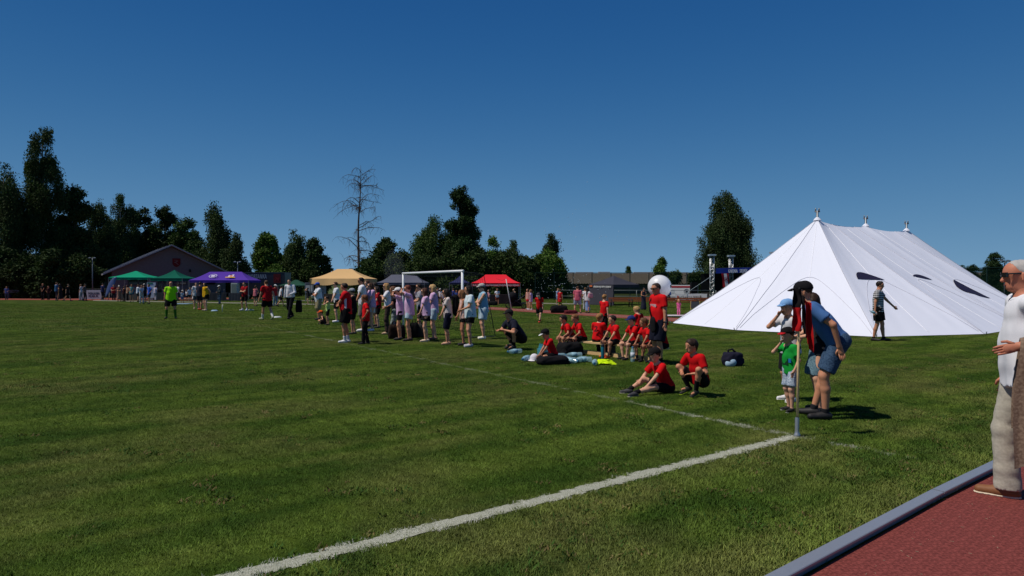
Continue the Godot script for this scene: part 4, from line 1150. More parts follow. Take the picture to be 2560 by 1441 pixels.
func goal() -> void:
	var a := X(1156, 19.0); var b := X(1008, 23.6)
	var root := thing("football_goal", "white framed youth goal with a dark net behind the spectators", "goal", a)
	var u := (b - a).normalized(); var L := (b - a).length()
	var back := Vector3(-u.z, 0, u.x)
	if back.x < 0: back = -back
	var wm := mat("goal_white", rgb(224, 228, 232), 0.4, 0.5)
	var sm := mat("stay_dark", rgb(58, 62, 66), 0.6)
	for p in [Vector3.ZERO, u * L]:
		mi(root, "post", tube_mesh([p, p + Vector3(0, 1.97, 0)], [0.040], 10), wm)
		mi(root, "ground_bar", tube_mesh([p + Vector3(0, 0.02, 0), p + back * 1.1 + Vector3(0, 0.02, 0)], [0.015], 8), sm)
		mi(root, "net_stay", tube_mesh([p + Vector3(0, 1.98, 0), p + back * 0.7 + Vector3(0, 1.92, 0), p + back * 1.1 + Vector3(0, 0.03, 0)], [0.010], 6), sm)
	mi(root, "crossbar", tube_mesh([-u * 0.05 + Vector3(0, 2.0, 0), u * (L + 0.05) + Vector3(0, 2.0, 0)], [0.040], 10), wm)
	var st := new_st()
	var n := 34
	for k in n + 1:
		var p := u * (L * k / n)
		tube(st, [p + Vector3(0, 1.96, 0), p + back * 0.7 + Vector3(0, 1.9 - 0.05 * sin(PI * k / n), 0), p + back * 1.08 + Vector3(0, 0.04, 0)], [0.004], 3, false)
	for j in 14:
		var y := 1.9 - j * 0.135
		var q := back * (0.7 + 0.38 * j / 14.0) + Vector3(0, y, 0)
		tube(st, [q, q + u * L * 0.5 - Vector3(0, 0.03, 0) + back * 0.05, q + u * L], [0.004], 3, false)
	var o := mi(root, "net", done(st), mat("net_dark", rgb(56, 60, 66), 0.9))
	o.set_meta("kind", "stuff")

func balloon() -> void:
	var d := 31.0
	var r := 29.0 * d / F
	var root := thing("inflatable_ball", "big white inflatable ball on a slim stand behind the red-shirted coach", "inflatable", X(1649, d))
	var cy := hgt(717, d)
	var st := new_st()
	var prof := []
	for k in 25:
		var a := -PI / 2 + PI * k / 24.0
		prof.append(Vector2(maxf(0.0, cos(a)) * r, sin(a) * r))
	lathe(st, prof, 40, Vector3(0, cy, 0))
	mi(root, "ball", done(st), mat("inflatable_white", rgb(222, 224, 228), 0.35, 0.5))
	# printed dark blots round the equator
	var dm := mat("ball_print", rgb(48, 46, 52), 0.6)
	for e in [[0.98, 0.02, 0.10], [1.25, -0.02, 0.08], [-1.9, 0.0, 0.1], [-0.9, -0.2, 0.07], [2.6, 0.05, 0.1], [1.1, 0.1, 0.06]]:
		st = new_st()
		var c := Vector3(sin(e[0]) * cos(e[1]), sin(e[1]), cos(e[0]) * cos(e[1]))
		var t := c.cross(Vector3.UP).normalized(); var b := t.cross(c)
		var ring := []
		for k in 14:
			var a := TAU * k / 14.0
			var rr: float = e[2] * (1.0 + 0.35 * sin(a * 3.0 + e[0] * 5.0))
			ring.append(Vector3(0, cy, 0) + (c + t * cos(a) * rr * 1.6 + b * sin(a) * rr).normalized() * (r + 0.004))
		var cc := Vector3(0, cy, 0) + c * (r + 0.006)
		for k in 14: tri(st, cc, ring[(k + 1) % 14], ring[k])
		mi(root, "print", done(st), dm)
	st = new_st()
	lathe(st, [Vector2(0.36, 0.0), Vector2(0.34, 0.06), Vector2(0.1, 0.1), Vector2(0.07, 0.2), Vector2(0.06, cy - r + 0.03)], 16)
	mi(root, "stand", done(st), mat("stand_dark", rgb(50, 52, 60), 0.6))
# ---------------------------------------------------------------- the white pole tent
var tent_p: Array = []        # ridge peaks
var tent_anchor: Array = []   # [ground anchor, ridge parameter]
func ridge_at(t: float) -> Vector3:     # 0..2 over the three peaks, sagging between
	t = clampf(t, 0.0, 2.0)
	var k := mini(int(t), 1)
	var f := t - k
	var p: Vector3 = (tent_p[k] as Vector3).lerp(tent_p[k + 1], f)
	p.y -= 0.11 * sin(PI * f)
	p.y += 0.07 * (exp(-pow(f / 0.06, 2.0)) + exp(-pow((1.0 - f) / 0.06, 2.0)))
	return p
func tent_point(seg: int, g: float, f: float) -> Vector3:    # g across the panel, f from ground to ridge
	var n := tent_anchor.size()
	var A: Array = tent_anchor[seg]; var B: Array = tent_anchor[(seg + 1) % n]
	var lo: Vector3 = (A[0] as Vector3).lerp(B[0], g)
	var hi := ridge_at(lerpf(A[1], B[1], g))
	var p := lo.lerp(hi, f)
	var centre: Vector3 = (tent_p[0] + tent_p[2]) * 0.5
	var out := Vector3(lo.x - hi.x, 0, lo.z - hi.z).normalized()
	var seam := sin(PI * g)
	# canvas hangs in a slack curve and is drawn in between the seams
	p.y -= 0.11 * sin(PI * f)
	p -= out * 0.10 * seam * sin(PI * pow(f, 0.8)) * (1.0 - 0.3 * f)
	# fans of small creases running from the anchors
	var near := pow(absf(cos(PI * g)), 2.0)
	p += (out * 0.6 + Vector3.UP * 0.5) * (0.018 * near * sin(g * 34.0) * exp(-f * 2.6) * minf(1.0, f * 9.0))
	p += out * 0.035 * noise.get_noise_3d(p.x * 0.45, p.y * 0.2, p.z * 0.45)
	return p
func build_big_tent() -> void:
	var d1 := 26.0
	tent_p = [P(2043, 553, d1), P(2164, 568, d1 * 1.115), P(2266, 579, d1 * 1.205)]
	var p0: Vector3 = Vector3(tent_p[0].x, 0, tent_p[0].z); var p2: Vector3 = Vector3(tent_p[2].x, 0, tent_p[2].z)
	var e := (p2 - p0).normalized(); var q := Vector3(-e.z, 0, e.x)
	if q.z < 0: q = -q
	var L := (p2 - p0).length()
	tent_anchor = [[G(1682, 809), 0.0], [G(1840, 827), 0.0], [G(2192, 844), 0.0], [G(2462, 837), 0.28], [p0 + e * (L * 0.36) + q * 6.0, 0.75], [p0 + e * (L * 0.86) + q * 6.0, 1.7], [p2 + e * 4.3 + q * 4.3, 2.0], [p2 + e * 6.0, 2.0], [p2 + e * 4.3 - q * 4.3, 2.0], [p0 + e * (L * 0.86) - q * 6.0, 1.7], [p0 + e * (L * 0.36) - q * 6.0, 0.75], [p0 - q * 6.0, 0.05]]
	var root := thing("pole_tent", "large white pole tent with three peaks standing on the grass", "tent")
	var wm := mat("tent_canvas", rgb(226, 230, 244), 0.75, 0.3)
	wm.backlight_enabled = true; wm.backlight = Color(0.25, 0.25, 0.27)
	var n := tent_anchor.size()
	for s in n:
		var st := new_st()
		var rows := []
		for j in 41:
			var row := []
			var f := pow(j / 40.0, 1.25)
			for i in 37: row.append(tent_point(s, i / 36.0, f) + Vector3(0, 0.02, 0))
			rows.append(row)
		sheet(st, rows)
		mi(root, "canvas_panel", done(st), wm)
	var seam_m := mat("tent_seam", rgb(190, 190, 200), 0.7)
	var pale := mat("tent_tape", rgb(240, 240, 244), 0.7)
	for s in n:
		var pts := []
		for j in 30:
			pts.append(tent_point(s, 0.0, j / 29.0) + Vector3(0, 0.03, 0))
		mi(root, "seam", tube_mesh(pts, [0.009], 5), seam_m)
		# arch piping of the zipped door in each panel
		pts = []
		for j in 33:
			var g := j / 32.0
			var p := tent_point(s, lerpf(0.02, 0.98, g), 0.02 + 0.44 * pow(sin(PI * g), 0.6))
			var A: Array = tent_anchor[s]
			var out := Vector3(p.x - tent_p[1].x, 0.5, p.z - tent_p[1].z).normalized()
			pts.append(p + out * 0.015 + Vector3(0, 0.02, 0))
		mi(root, "arch_piping", tube_mesh(pts, [0.006], 4), seam_m)
		for g in [0.5]:
			pts = []
			for j in 24: pts.append(tent_point(s, g, 0.02 + 0.95 * j / 23.0) + Vector3(0, 0.022, 0))
			mi(root, "tape", tube_mesh(pts, [0.007], 4), pale)
	# dark patches under the arches: dim interior of the openings, painted on the canvas
	var dm := mat("tent_painted_dim_inside", rgb(38, 36, 62), 0.8, 0.3)
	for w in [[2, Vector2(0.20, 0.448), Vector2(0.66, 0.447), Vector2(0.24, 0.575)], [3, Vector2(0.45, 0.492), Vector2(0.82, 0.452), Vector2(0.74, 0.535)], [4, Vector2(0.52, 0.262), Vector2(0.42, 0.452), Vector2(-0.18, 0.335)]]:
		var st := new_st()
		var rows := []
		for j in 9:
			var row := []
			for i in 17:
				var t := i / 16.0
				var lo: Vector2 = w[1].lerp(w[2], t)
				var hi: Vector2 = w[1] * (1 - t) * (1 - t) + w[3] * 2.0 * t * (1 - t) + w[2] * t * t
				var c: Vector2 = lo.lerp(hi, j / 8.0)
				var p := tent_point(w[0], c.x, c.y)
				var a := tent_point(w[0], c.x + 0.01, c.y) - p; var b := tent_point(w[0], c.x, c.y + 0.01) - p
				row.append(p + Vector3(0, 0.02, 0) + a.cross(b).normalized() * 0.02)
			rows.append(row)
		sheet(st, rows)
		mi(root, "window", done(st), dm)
	# mast heads and pegs
	var am := mat("mast_metal", rgb(120, 124, 130), 0.4, 0.5, 0.6)
	for k in 3:
		var p := tent_p[k] as Vector3
		var st := new_st()
		lathe(st, [Vector2(0.16, -0.04), Vector2(0.11, 0.03), Vector2(0.07, 0.07), Vector2(0.05, 0.09)], 16, p + Vector3(0, 0.06, 0))
		mi(root, "mast_collar", done(st), wm)
		st = new_st()
		tube(st, [Vector3(p.x, 0, p.z), p + Vector3(0, 0.42, 0)], [0.045], 10)
		tube(st, [p + Vector3(-0.07, 0.40, 0), p + Vector3(-0.07, 0.52, 0)], [0.025], 6); tube(st, [p + Vector3(0.07, 0.40, 0), p + Vector3(0.07, 0.52, 0)], [0.025], 6)
		tube(st, [p + Vector3(-0.1, 0.38, 0), p + Vector3(0.1, 0.38, 0)], [0.03], 6)
		mi(root, "mast", done(st), am)
	for a in tent_anchor:
		var p: Vector3 = a[0]
		var out := (p - Vector3(tent_p[1].x, 0, tent_p[1].z)).normalized()
		mi(root, "peg", tube_mesh([p + out * 0.05 + Vector3(0, -0.05, 0), p + out * 0.12 + Vector3(0, 0.1, 0)], [0.015], 6), am)
# ---------------------------------------------------------------- people: tapered bones joined by a smooth minimum, meshed as surface nets
const EDGES := [[0, 1], [2, 3], [4, 5], [6, 7], [0, 2], [1, 3], [4, 6], [5, 7], [0, 4], [1, 5], [2, 6], [3, 7]]
# bone: [a, b, radius at a, radius at b, squash (1 = round), squash axis, blend, flat end at b]
func B(a: Vector3, b: Vector3, ra: float, rb: float, k := 1.0, ax := Vector3.FORWARD, blend := 0.03, flat := false) -> Array:
	return [a, b, ra, rb, k, ax, blend, flat]
func nets(bones: Array, cell: float, clips: Array = [], wrinkle := 0.0, wfreq := 9.0, crosswise := false) -> Array:
	var lo := Vector3(1e9, 1e9, 1e9); var hi := -lo
	for b in bones:
		var r: float = maxf(b[2], b[3]) + 2.0 * cell
		lo = lo.min(b[0] - Vector3.ONE * r).min(b[1] - Vector3.ONE * r)
		hi = hi.max(b[0] + Vector3.ONE * r).max(b[1] + Vector3.ONE * r)
	var nx := int((hi.x - lo.x) / cell) + 2; var ny := int((hi.y - lo.y) / cell) + 2; var nz := int((hi.z - lo.z) / cell) + 2
	var g := PackedFloat32Array(); g.resize(nx * ny * nz); g.fill(1.0)
	var nxy := nx * ny
	for b in bones:
		var A: Vector3 = b[0]; var ba: Vector3 = b[1] - A
		var ra: float = b[2]; var dr: float = b[3] - ra
		var ax: Vector3 = b[5]; var kk: float = 1.0 / float(b[4]) - 1.0
		var blend: float = b[6]; var flat: bool = b[7]
		var R := maxf(b[2], b[3]) + blend + cell * 2.0
		var l0: Vector3 = (A.min(b[1]) - Vector3.ONE * R - lo) / cell; var h0: Vector3 = (A.max(b[1]) + Vector3.ONE * R - lo) / cell
		var x0 := maxi(0, int(l0.x)); var x1 := mini(nx - 1, int(h0.x) + 1)
		var y0 := maxi(0, int(l0.y)); var y1 := mini(ny - 1, int(h0.y) + 1)
		var z0 := maxi(0, int(l0.z)); var z1 := mini(nz - 1, int(h0.z) + 1)
		var squash := kk > 0.01
		if squash: ba += ax * (ba.dot(ax) * kk)
		var len2 := maxf(ba.length_squared(), 1e-9)
		var inv := 1.0 / len2
		var leng := sqrt(len2)
		for z in range(z0, z1 + 1):
			for y in range(y0, y1 + 1):
				var i := z * nxy + y * nx + x0
				var d := Vector3(lo.x + x0 * cell, lo.y + y * cell, lo.z + z * cell) - A
				for x in range(x0, x1 + 1):
					var q := d
					if squash: q += ax * (q.dot(ax) * kk)
					var t := q.dot(ba) * inv
					var h := clampf(t, 0.0, 1.0)
					var v := (q - ba * h).length() - ra - dr * h
					if flat: v = maxf(v, (t - 1.0) * leng)
					var o := g[i]
					var df := absf(o - v)
					var m := minf(o, v)
					if df < blend:
						var e := (blend - df) / blend
						m -= e * e * blend * 0.25
					g[i] = m
					i += 1
					d.x += cell
	var T := cell * 3.0
	for c in clips:
		var cn: Vector3 = c[0]; var co: float = c[1]
		for z in nz:
			for y in ny:
				var i := z * nxy + y * nx
				var base := cn.y * (lo.y + y * cell) + cn.z * (lo.z + z * cell) + cn.x * lo.x - co
				for x in nx:
					if g[i] < T:
						var v := base + cn.x * x * cell
						if v > g[i]: g[i] = v
					i += 1
	var vid := PackedInt32Array(); vid.resize(nx * ny * nz); vid.fill(-1)
	var V := PackedVector3Array(); var N := PackedVector3Array(); var I := PackedInt32Array()
	var off := [0, 1, nx, nx + 1, nxy, nxy + 1, nxy + nx, nxy + nx + 1]
	var cp := [Vector3(0, 0, 0), Vector3(1, 0, 0), Vector3(0, 1, 0), Vector3(1, 1, 0), Vector3(0, 0, 1), Vector3(1, 0, 1), Vector3(0, 1, 1), Vector3(1, 1, 1)]
	var c8 := PackedFloat32Array(); c8.resize(8)
	var wf := Vector3(wfreq, wfreq * 0.45, wfreq)
	if crosswise: wf = Vector3(wfreq * 0.8, wfreq * 1.15, wfreq * 0.8)
	for z in nz - 1:
		for y in ny - 1:
			var i := z * nxy + y * nx - 1
			for x in nx - 1:
				i += 1
				if absf(g[i]) > T: continue
				var neg := 0
				for k in 8:
					c8[k] = g[i + off[k]]
					if c8[k] < 0.0: neg += 1
				if neg == 0 or neg == 8: continue
				var s := Vector3.ZERO; var cnt := 0
				for e in EDGES:
					var a := c8[e[0]]; var b := c8[e[1]]
					if (a < 0.0) != (b < 0.0):
						s += (cp[e[0]] as Vector3).lerp(cp[e[1]], a / (a - b)); cnt += 1
				var p := lo + (Vector3(x, y, z) + s / cnt) * cell
				var nn := Vector3(c8[1] + c8[3] + c8[5] + c8[7] - c8[0] - c8[2] - c8[4] - c8[6], c8[2] + c8[3] + c8[6] + c8[7] - c8[0] - c8[1] - c8[4] - c8[5], c8[4] + c8[5] + c8[6] + c8[7] - c8[0] - c8[1] - c8[2] - c8[3]).normalized()
				if wrinkle > 0.0:
					var w := fine.get_noise_3dv(p * wf)
					var ep := 0.02
					var gr := Vector3(fine.get_noise_3dv((p + Vector3(ep, 0, 0)) * wf) - w, fine.get_noise_3dv((p + Vector3(0, ep, 0)) * wf) - w, fine.get_noise_3dv((p + Vector3(0, 0, ep)) * wf) - w) / ep
					p += nn * w * wrinkle
					nn = (nn - (gr - nn * gr.dot(nn)) * wrinkle).normalized()
				vid[i] = V.size(); V.append(p); N.append(nn)
	for z in range(1, nz - 1):
		for y in range(1, ny - 1):
			var i := z * nxy + y * nx
			for x in range(1, nx - 1):
				i += 1
				if vid[i] < 0: continue
				var s0 := g[i] < 0.0
				if s0 != (g[i + 1] < 0.0): face(I, vid[i - nx - nxy], vid[i - nxy], vid[i], vid[i - nx], s0)
				if s0 != (g[i + nx] < 0.0): face(I, vid[i - 1 - nxy], vid[i - 1], vid[i], vid[i - nxy], s0)
				if s0 != (g[i + nxy] < 0.0): face(I, vid[i - 1 - nx], vid[i - nx], vid[i], vid[i - 1], s0)
	return [V, N, I]
func face(I: PackedInt32Array, a: int, b: int, c: int, d: int, inside: bool) -> void:
	if a < 0 or b < 0 or c < 0 or d < 0: return
	if inside: I.append_array(PackedInt32Array([a, c, b, a, d, c]))
	else: I.append_array(PackedInt32Array([a, b, c, a, c, d]))
func net_mesh(parts: Array) -> ArrayMesh:       # several nets into one surface
	var V := PackedVector3Array(); var N := PackedVector3Array(); var I := PackedInt32Array()
	for p in parts:
		var base := V.size()
		V.append_array(p[0]); N.append_array(p[1])
		for k in p[2]: I.append(k + base)
	var arr := []; arr.resize(Mesh.ARRAY_MAX)
	arr[Mesh.ARRAY_VERTEX] = V; arr[Mesh.ARRAY_NORMAL] = N; arr[Mesh.ARRAY_INDEX] = I
	var am := ArrayMesh.new()
	if I.size() > 0: am.add_surface_from_arrays(Mesh.PRIMITIVE_TRIANGLES, arr)
	return am
func st_part(st: SurfaceTool) -> Array:
	st.generate_normals(); st.index()
	var a := st.commit_to_arrays()
	return [a[Mesh.ARRAY_VERTEX], a[Mesh.ARRAY_NORMAL], a[Mesh.ARRAY_INDEX]]
func reach(a: Vector3, t: Vector3, l1: float, l2: float, pole: Vector3) -> Array:     # two-bone limb: [middle joint, end]
	var v := t - a
	var d := clampf(v.length(), absf(l1 - l2) + 0.01, (l1 + l2) * 0.998)
	var u := v.normalized()
	var x := (l1 * l1 - l2 * l2 + d * d) / (2.0 * d)
	var h := sqrt(maxf(0.0, l1 * l1 - x * x))
	var w := (pole - u * pole.dot(u)).normalized()
	return [a + u * x + w * h, a + u * d]

const SKIN := [Color(0.80, 0.58, 0.46), Color(0.76, 0.53, 0.41), Color(0.84, 0.64, 0.53), Color(0.70, 0.48, 0.37)]
# poses of the arms, in the chest's frame from the middle of the shoulders: left hand (+x), right hand, left elbow pole, right elbow pole
const ARMS := {
	"hang": [Vector3(0.27, -0.57, 0.04), Vector3(-0.27, -0.57, 0.04), Vector3(0.3, 0, -1), Vector3(-0.3, 0, -1)],
	"crossed": [Vector3(-0.10, -0.25, 0.20), Vector3(0.10, -0.29, 0.19), Vector3(0.7, -0.8, 0.5), Vector3(-0.7, -0.8, 0.5)],
	"clasp": [Vector3(0.03, -0.50, 0.22), Vector3(-0.03, -0.52, 0.22), Vector3(0.9, -0.2, -0.5), Vector3(-0.9, -0.2, -0.5)],
	"hips": [Vector3(0.20, -0.42, 0.06), Vector3(-0.20, -0.42, 0.06), Vector3(1, 0, -0.6), Vector3(-1, 0, -0.6)],
	"pocket": [Vector3(0.21, -0.50, 0.06), Vector3(-0.21, -0.50, 0.06), Vector3(0.7, 0, -0.9), Vector3(-0.7, 0, -0.9)],
	"phone": [Vector3(0.05, -0.28, 0.30), Vector3(-0.05, -0.28, 0.30), Vector3(0.6, -0.9, 0), Vector3(-0.6, -0.9, 0)],
	"visor": [Vector3(0.05, 0.19, 0.20), Vector3(-0.05, 0.20, 0.20), Vector3(0.8, 0.0, 0.6), Vector3(-0.8, 0.0, 0.6)],
	"chest": [Vector3(-0.05, -0.13, 0.18), Vector3(-0.20, -0.45, 0.10), Vector3(0.9, -0.6, 0.1), Vector3(-0.8, 0, -0.6)],
	"mouth": [Vector3(0.03, 0.06, 0.19), Vector3(-0.2, -0.45, 0.15), Vector3(0.6, -0.8, 0.4), Vector3(-0.6, -0.2, -0.6)],
	"mouth_right": [Vector3(0.22, -0.5, 0.1), Vector3(-0.06, 0.08, 0.19), Vector3(0.6, -0.2, -0.6), Vector3(-0.6, -0.8, 0.4)],
	"walk": [Vector3(0.26, -0.52, 0.22), Vector3(-0.27, -0.54, -0.16), Vector3(0.3, 0, -1), Vector3(-0.3, 0, -1)],
	"swing": [Vector3(0.32, -0.42, 0.34), Vector3(-0.25, -0.55, -0.05), Vector3(0.3, 0, -1), Vector3(-0.3, 0, -1)],
	"back": [Vector3(0.05, -0.42, -0.20), Vector3(-0.05, -0.42, -0.20), Vector3(1, 0, -0.4), Vector3(-1, 0, -0.4)],
	"one_front": [Vector3(0.10, -0.34, 0.26), Vector3(-0.27, -0.56, 0.03), Vector3(0.8, -0.4, -0.4), Vector3(-0.3, 0, -1)],
}

# p: at, face (degrees, 0 = towards the camera, -90 = to screen left), H, pose, arms, shirt, legs, shoe, hair, skin and extras; returns the thing
func person(p: Dictionary) -> Node3D:
	var at: Vector3 = p.at
	var d := absf(at.z)
	var H: float = p.H
	var hh := 0.125 + 0.0625 * H
	var s := (H - hh) / 1.496
	var w: float = p.get("w", 1.0)
	var cell: float = p.get("cell", clampf(d * 0.0014, 0.0135, 0.034 if H > 1.35 else 0.024))
	var pose: String = p.get("pose", "stand")
	var X3 := Vector3(1, 0, 0)
	var hip := Vector3(0, 0.93 * s, 0); var lean := 3.0
	var fl := Vector3(0.10 * s, 0, 0.03); var fr := Vector3(-0.10 * s, 0, -0.03)
	var fyl := 0.25; var fyr := -0.25    # toes turned out
	var heel_l := 0.0; var heel_r := 0.0
	var kpl := Vector3(0.25, 0, 1); var kpr := Vector3(-0.25, 0, 1)
	match pose:
		"walk":
			hip.y = 0.90 * s; fl = Vector3(0.08, 0, 0.27 * s); fr = Vector3(-0.08, 0, -0.30 * s); heel_r = 0.07 * s; lean = 6.0
		"stride":
			hip.y = 0.87 * s; fl = Vector3(0.09, 0, 0.38 * s); fr = Vector3(-0.09, 0, -0.36 * s); heel_r = 0.09 * s; lean = 9.0
		"easy":
			fl = Vector3(0.12 * s, 0, 0.08); fr = Vector3(-0.09 * s, 0, -0.05); lean = 1.0
		"wide":
			fl = Vector3(0.19 * s, 0, 0.04); fr = Vector3(-0.19 * s, 0, 0.0); lean = 2.0; hip.y = 0.915 * s
		"lean":
			hip = Vector3(0, 0.90 * s, -0.14 * s); lean = p.get("lean", 38.0)
		"bench":
			hip = Vector3(0, p.get("seat", 0.45) + 0.085 * s, -0.02); lean = p.get("lean", 14.0)
			fl = Vector3(0.13 * s, 0, 0.40 * s); fr = Vector3(-0.13 * s, 0, 0.36 * s)
			kpl = Vector3(0.3, 1, 0.6); kpr = Vector3(-0.3, 1, 0.6)
		"ground":
			hip = Vector3(0, 0.10 * s + p.get("seat", 0.0), 0); lean = p.get("lean", 12.0)
			fl = Vector3(0.18 * s, 0, 0.85 * s); fr = Vector3(-0.14 * s, 0, 0.78 * s)
			kpl = Vector3(0.6, 1, 0.1); kpr = Vector3(-0.6, 1, 0.1)
		"cross":
			hip = Vector3(0, 0.10 * s + p.get("seat", 0.0), 0); lean = p.get("lean", 14.0)
			fl = Vector3(-0.12 * s, 0.0, 0.30 * s); fr = Vector3(0.12 * s, 0.0, 0.22 * s)
			kpl = Vector3(1.4, 0.6, 0.4); kpr = Vector3(-1.4, 0.6, 0.4)
		"crouch":
			hip = Vector3(0, 0.27 * s, -0.10 * s); lean = p.get("lean", 28.0)
			fl = Vector3(0.14 * s, 0, 0.16 * s); fr = Vector3(-0.14 * s, 0, 0.06 * s); heel_l = 0.04; heel_r = 0.06
			kpl = Vector3(0.5, 0.7, 1); kpr = Vector3(-0.5, 0.7, 1)
	if p.has("feet"): fl = p.feet[0]; fr = p.feet[1]
	lean = deg_to_rad(p.get("lean", rad_to_deg(deg_to_rad(lean)))) if p.has("lean") else deg_to_rad(lean)
	var u := Vector3(0, cos(lean), sin(lean))
	var fw := Vector3(0, -sin(lean), cos(lean))
	var tw: float = deg_to_rad(p.get("twist", 0.0))
	var sx := X3.rotated(u, tw); var sf := fw.rotated(u, tw)
	var hl := hip + X3 * 0.088 * s * w; var hr := hip - X3 * 0.088 * s * w
	var an := 0.075 * s
	var al := fl + Vector3(0, an + heel_l, 0); var ar := fr + Vector3(0, an + heel_r, 0)
	var lgl := reach(hl, al, 0.44 * s, 0.425 * s, kpl); var lgr := reach(hr, ar, 0.44 * s, 0.425 * s, kpr)
	var kl: Vector3 = lgl[0]; var kr: Vector3 = lgr[0]; al = lgl[1]; ar = lgr[1]
	var tl: float = p.get("torso", 1.0)
	var sc := hip + u * 0.485 * s * tl                  # middle of the shoulders
	var sw := 0.172 * s * (0.5 + 0.5 * w)
	var SL := sc + sx * sw; var SR := sc - sx * sw
	var nb := hip + u * 0.525 * s * tl
	# head
	var hyaw: float = deg_to_rad(p.get("look", 0.0)); var hpit: float = deg_to_rad(p.get("nod", 4.0))
	var hu := (u * 0.35 + Vector3.UP * 0.65).normalized()
	var hb := Basis(Vector3.UP, hyaw + tw * 0.6) * Basis(X3, hpit)
	var hf := hb * Vector3(0, 0, 1); var hup := hb * Vector3.UP; var hx := hb * X3
	var k := hh / 0.235                   # head scale
	var hbase := nb + hu * 0.036 * s + hf * 0.016
	var hc := hbase + hup * hh * 0.52 + hf * 0.01
	# arms
	var arm: Variant = ARMS[p.get("arms", "hang")] if not p.has("hands") else null
	var hal: Vector3; var har: Vector3; var pl := Vector3(0.6, -0.2, -0.8); var pr := Vector3(-0.6, -0.2, -0.8)
	if arm != null:
		hal = sc + sx * arm[0].x * s + u * arm[0].y * s + sf * arm[0].z * s * (0.6 + 0.4 * w); har = sc + sx * arm[1].x * s + u * arm[1].y * s + sf * arm[1].z * s * (0.6 + 0.4 * w)
		pl = sx * arm[2].x + u * arm[2].y + sf * arm[2].z; pr = sx * arm[3].x + u * arm[3].y + sf * arm[3].z
	else:
		hal = kl + p.hands[0] * s if p.hands[0] is Vector3 else kl; har = kr + p.hands[1] * s if p.hands[1] is Vector3 else kr
		pl = Vector3(0.9, -0.3, -0.5); pr = Vector3(-0.9, -0.3, -0.5)
	if p.has("left"): hal = p.left * s
	if p.has("right"): har = p.right * s
	var gl := reach(SL, hal, 0.285 * s, 0.255 * s, pl); var gr := reach(SR, har, 0.285 * s, 0.255 * s, pr)
	var el: Vector3 = gl[0]; var er: Vector3 = gr[0]; var wl: Vector3 = gl[1]; var wr: Vector3 = gr[1]
	var am: float = s * (0.55 + 0.45 * w)
	# ------------------------------------------------ the body
	var bones := [
		B(hl, hr, 0.092 * s * w, 0.092 * s * w, 0.9, fw), B(hip, hip + u * 0.22 * s * tl, 0.115 * s * w, 0.108 * s * w, 0.8, fw, 0.05),
		B(hip + u * 0.24 * s * tl, hip + u * 0.40 * s * tl, 0.118 * s * w, 0.125 * s * w, 0.76, sf, 0.05), B(SL - sx * 0.03, SR + sx * 0.03, 0.055 * am, 0.055 * am, 1.0, fw, 0.06),
		B(nb - u * 0.03, hbase + hup * 0.02, 0.058 * am, 0.054 * am, 1.0, fw, 0.05),
		B(SL, el, 0.047 * am, 0.038 * am), B(el, wl, 0.038 * am, 0.026 * am, 1.0, fw, 0.015), B(SR, er, 0.047 * am, 0.038 * am), B(er, wr, 0.038 * am, 0.026 * am, 1.0, fw, 0.015),
		B(hl, kl, 0.082 * am, 0.053 * am), B(kl, kl.lerp(al, 0.35) - Vector3(0, 0, 0.012), 0.051 * am, 0.053 * am, 1.0, fw, 0.02), B(kl.lerp(al, 0.35) - Vector3(0, 0, 0.012), al, 0.053 * am, 0.034 * am, 1.0, fw, 0.02),
		B(hr, kr, 0.082 * am, 0.053 * am), B(kr, kr.lerp(ar, 0.35) - Vector3(0, 0, 0.012), 0.051 * am, 0.053 * am, 1.0, fw, 0.02), B(kr.lerp(ar, 0.35) - Vector3(0, 0, 0.012), ar, 0.053 * am, 0.034 * am, 1.0, fw, 0.02)]
	for f in [[al, fyl], [ar, fyr]]:
		bones.append(B(f[0] - Vector3(0, 0.02, 0.01) * s, f[0] + Vector3(0, -0.045, 0.14).rotated(Vector3.UP, f[1]) * s, 0.034 * s, 0.024 * s, 1.0, fw, 0.02))
	var head := [
		B(hc + hup * 0.025 * k - hf * 0.018 * k, hc + hup * 0.03 * k + hf * 0.018 * k, 0.082 * k, 0.078 * k, 0.92, hx, 0.02), B(hc + hf * 0.03 * k, hc - hup * 0.075 * k + hf * 0.052 * k, 0.058 * k, 0.036 * k, 1.0, hx, 0.03),
		B(hc - hup * 0.03 * k - hf * 0.01 * k, hc - hup * 0.06 * k + hf * 0.03 * k, 0.06 * k, 0.045 * k, 1.0, hx, 0.03), B(hc + hf * 0.088 * k - hup * 0.002 * k, hc - hup * 0.030 * k + hf * 0.104 * k, 0.010 * k, 0.014 * k, 1.0, hx, 0.012),
		B(hc + hx * 0.076 * k + hup * 0.01 * k - hf * 0.005 * k, hc + hx * 0.078 * k - hup * 0.03 * k, 0.012 * k, 0.01 * k, 0.6, hx, 0.006), B(hc - hx * 0.076 * k + hup * 0.01 * k - hf * 0.005 * k, hc - hx * 0.078 * k - hup * 0.03 * k, 0.012 * k, 0.01 * k, 0.6, hx, 0.006),
		B(nb - u * 0.02, hbase + hup * 0.03, 0.054 * am, 0.051 * am, 1.0, fw, 0.03)]
	var hnd := []
	var st := new_st()
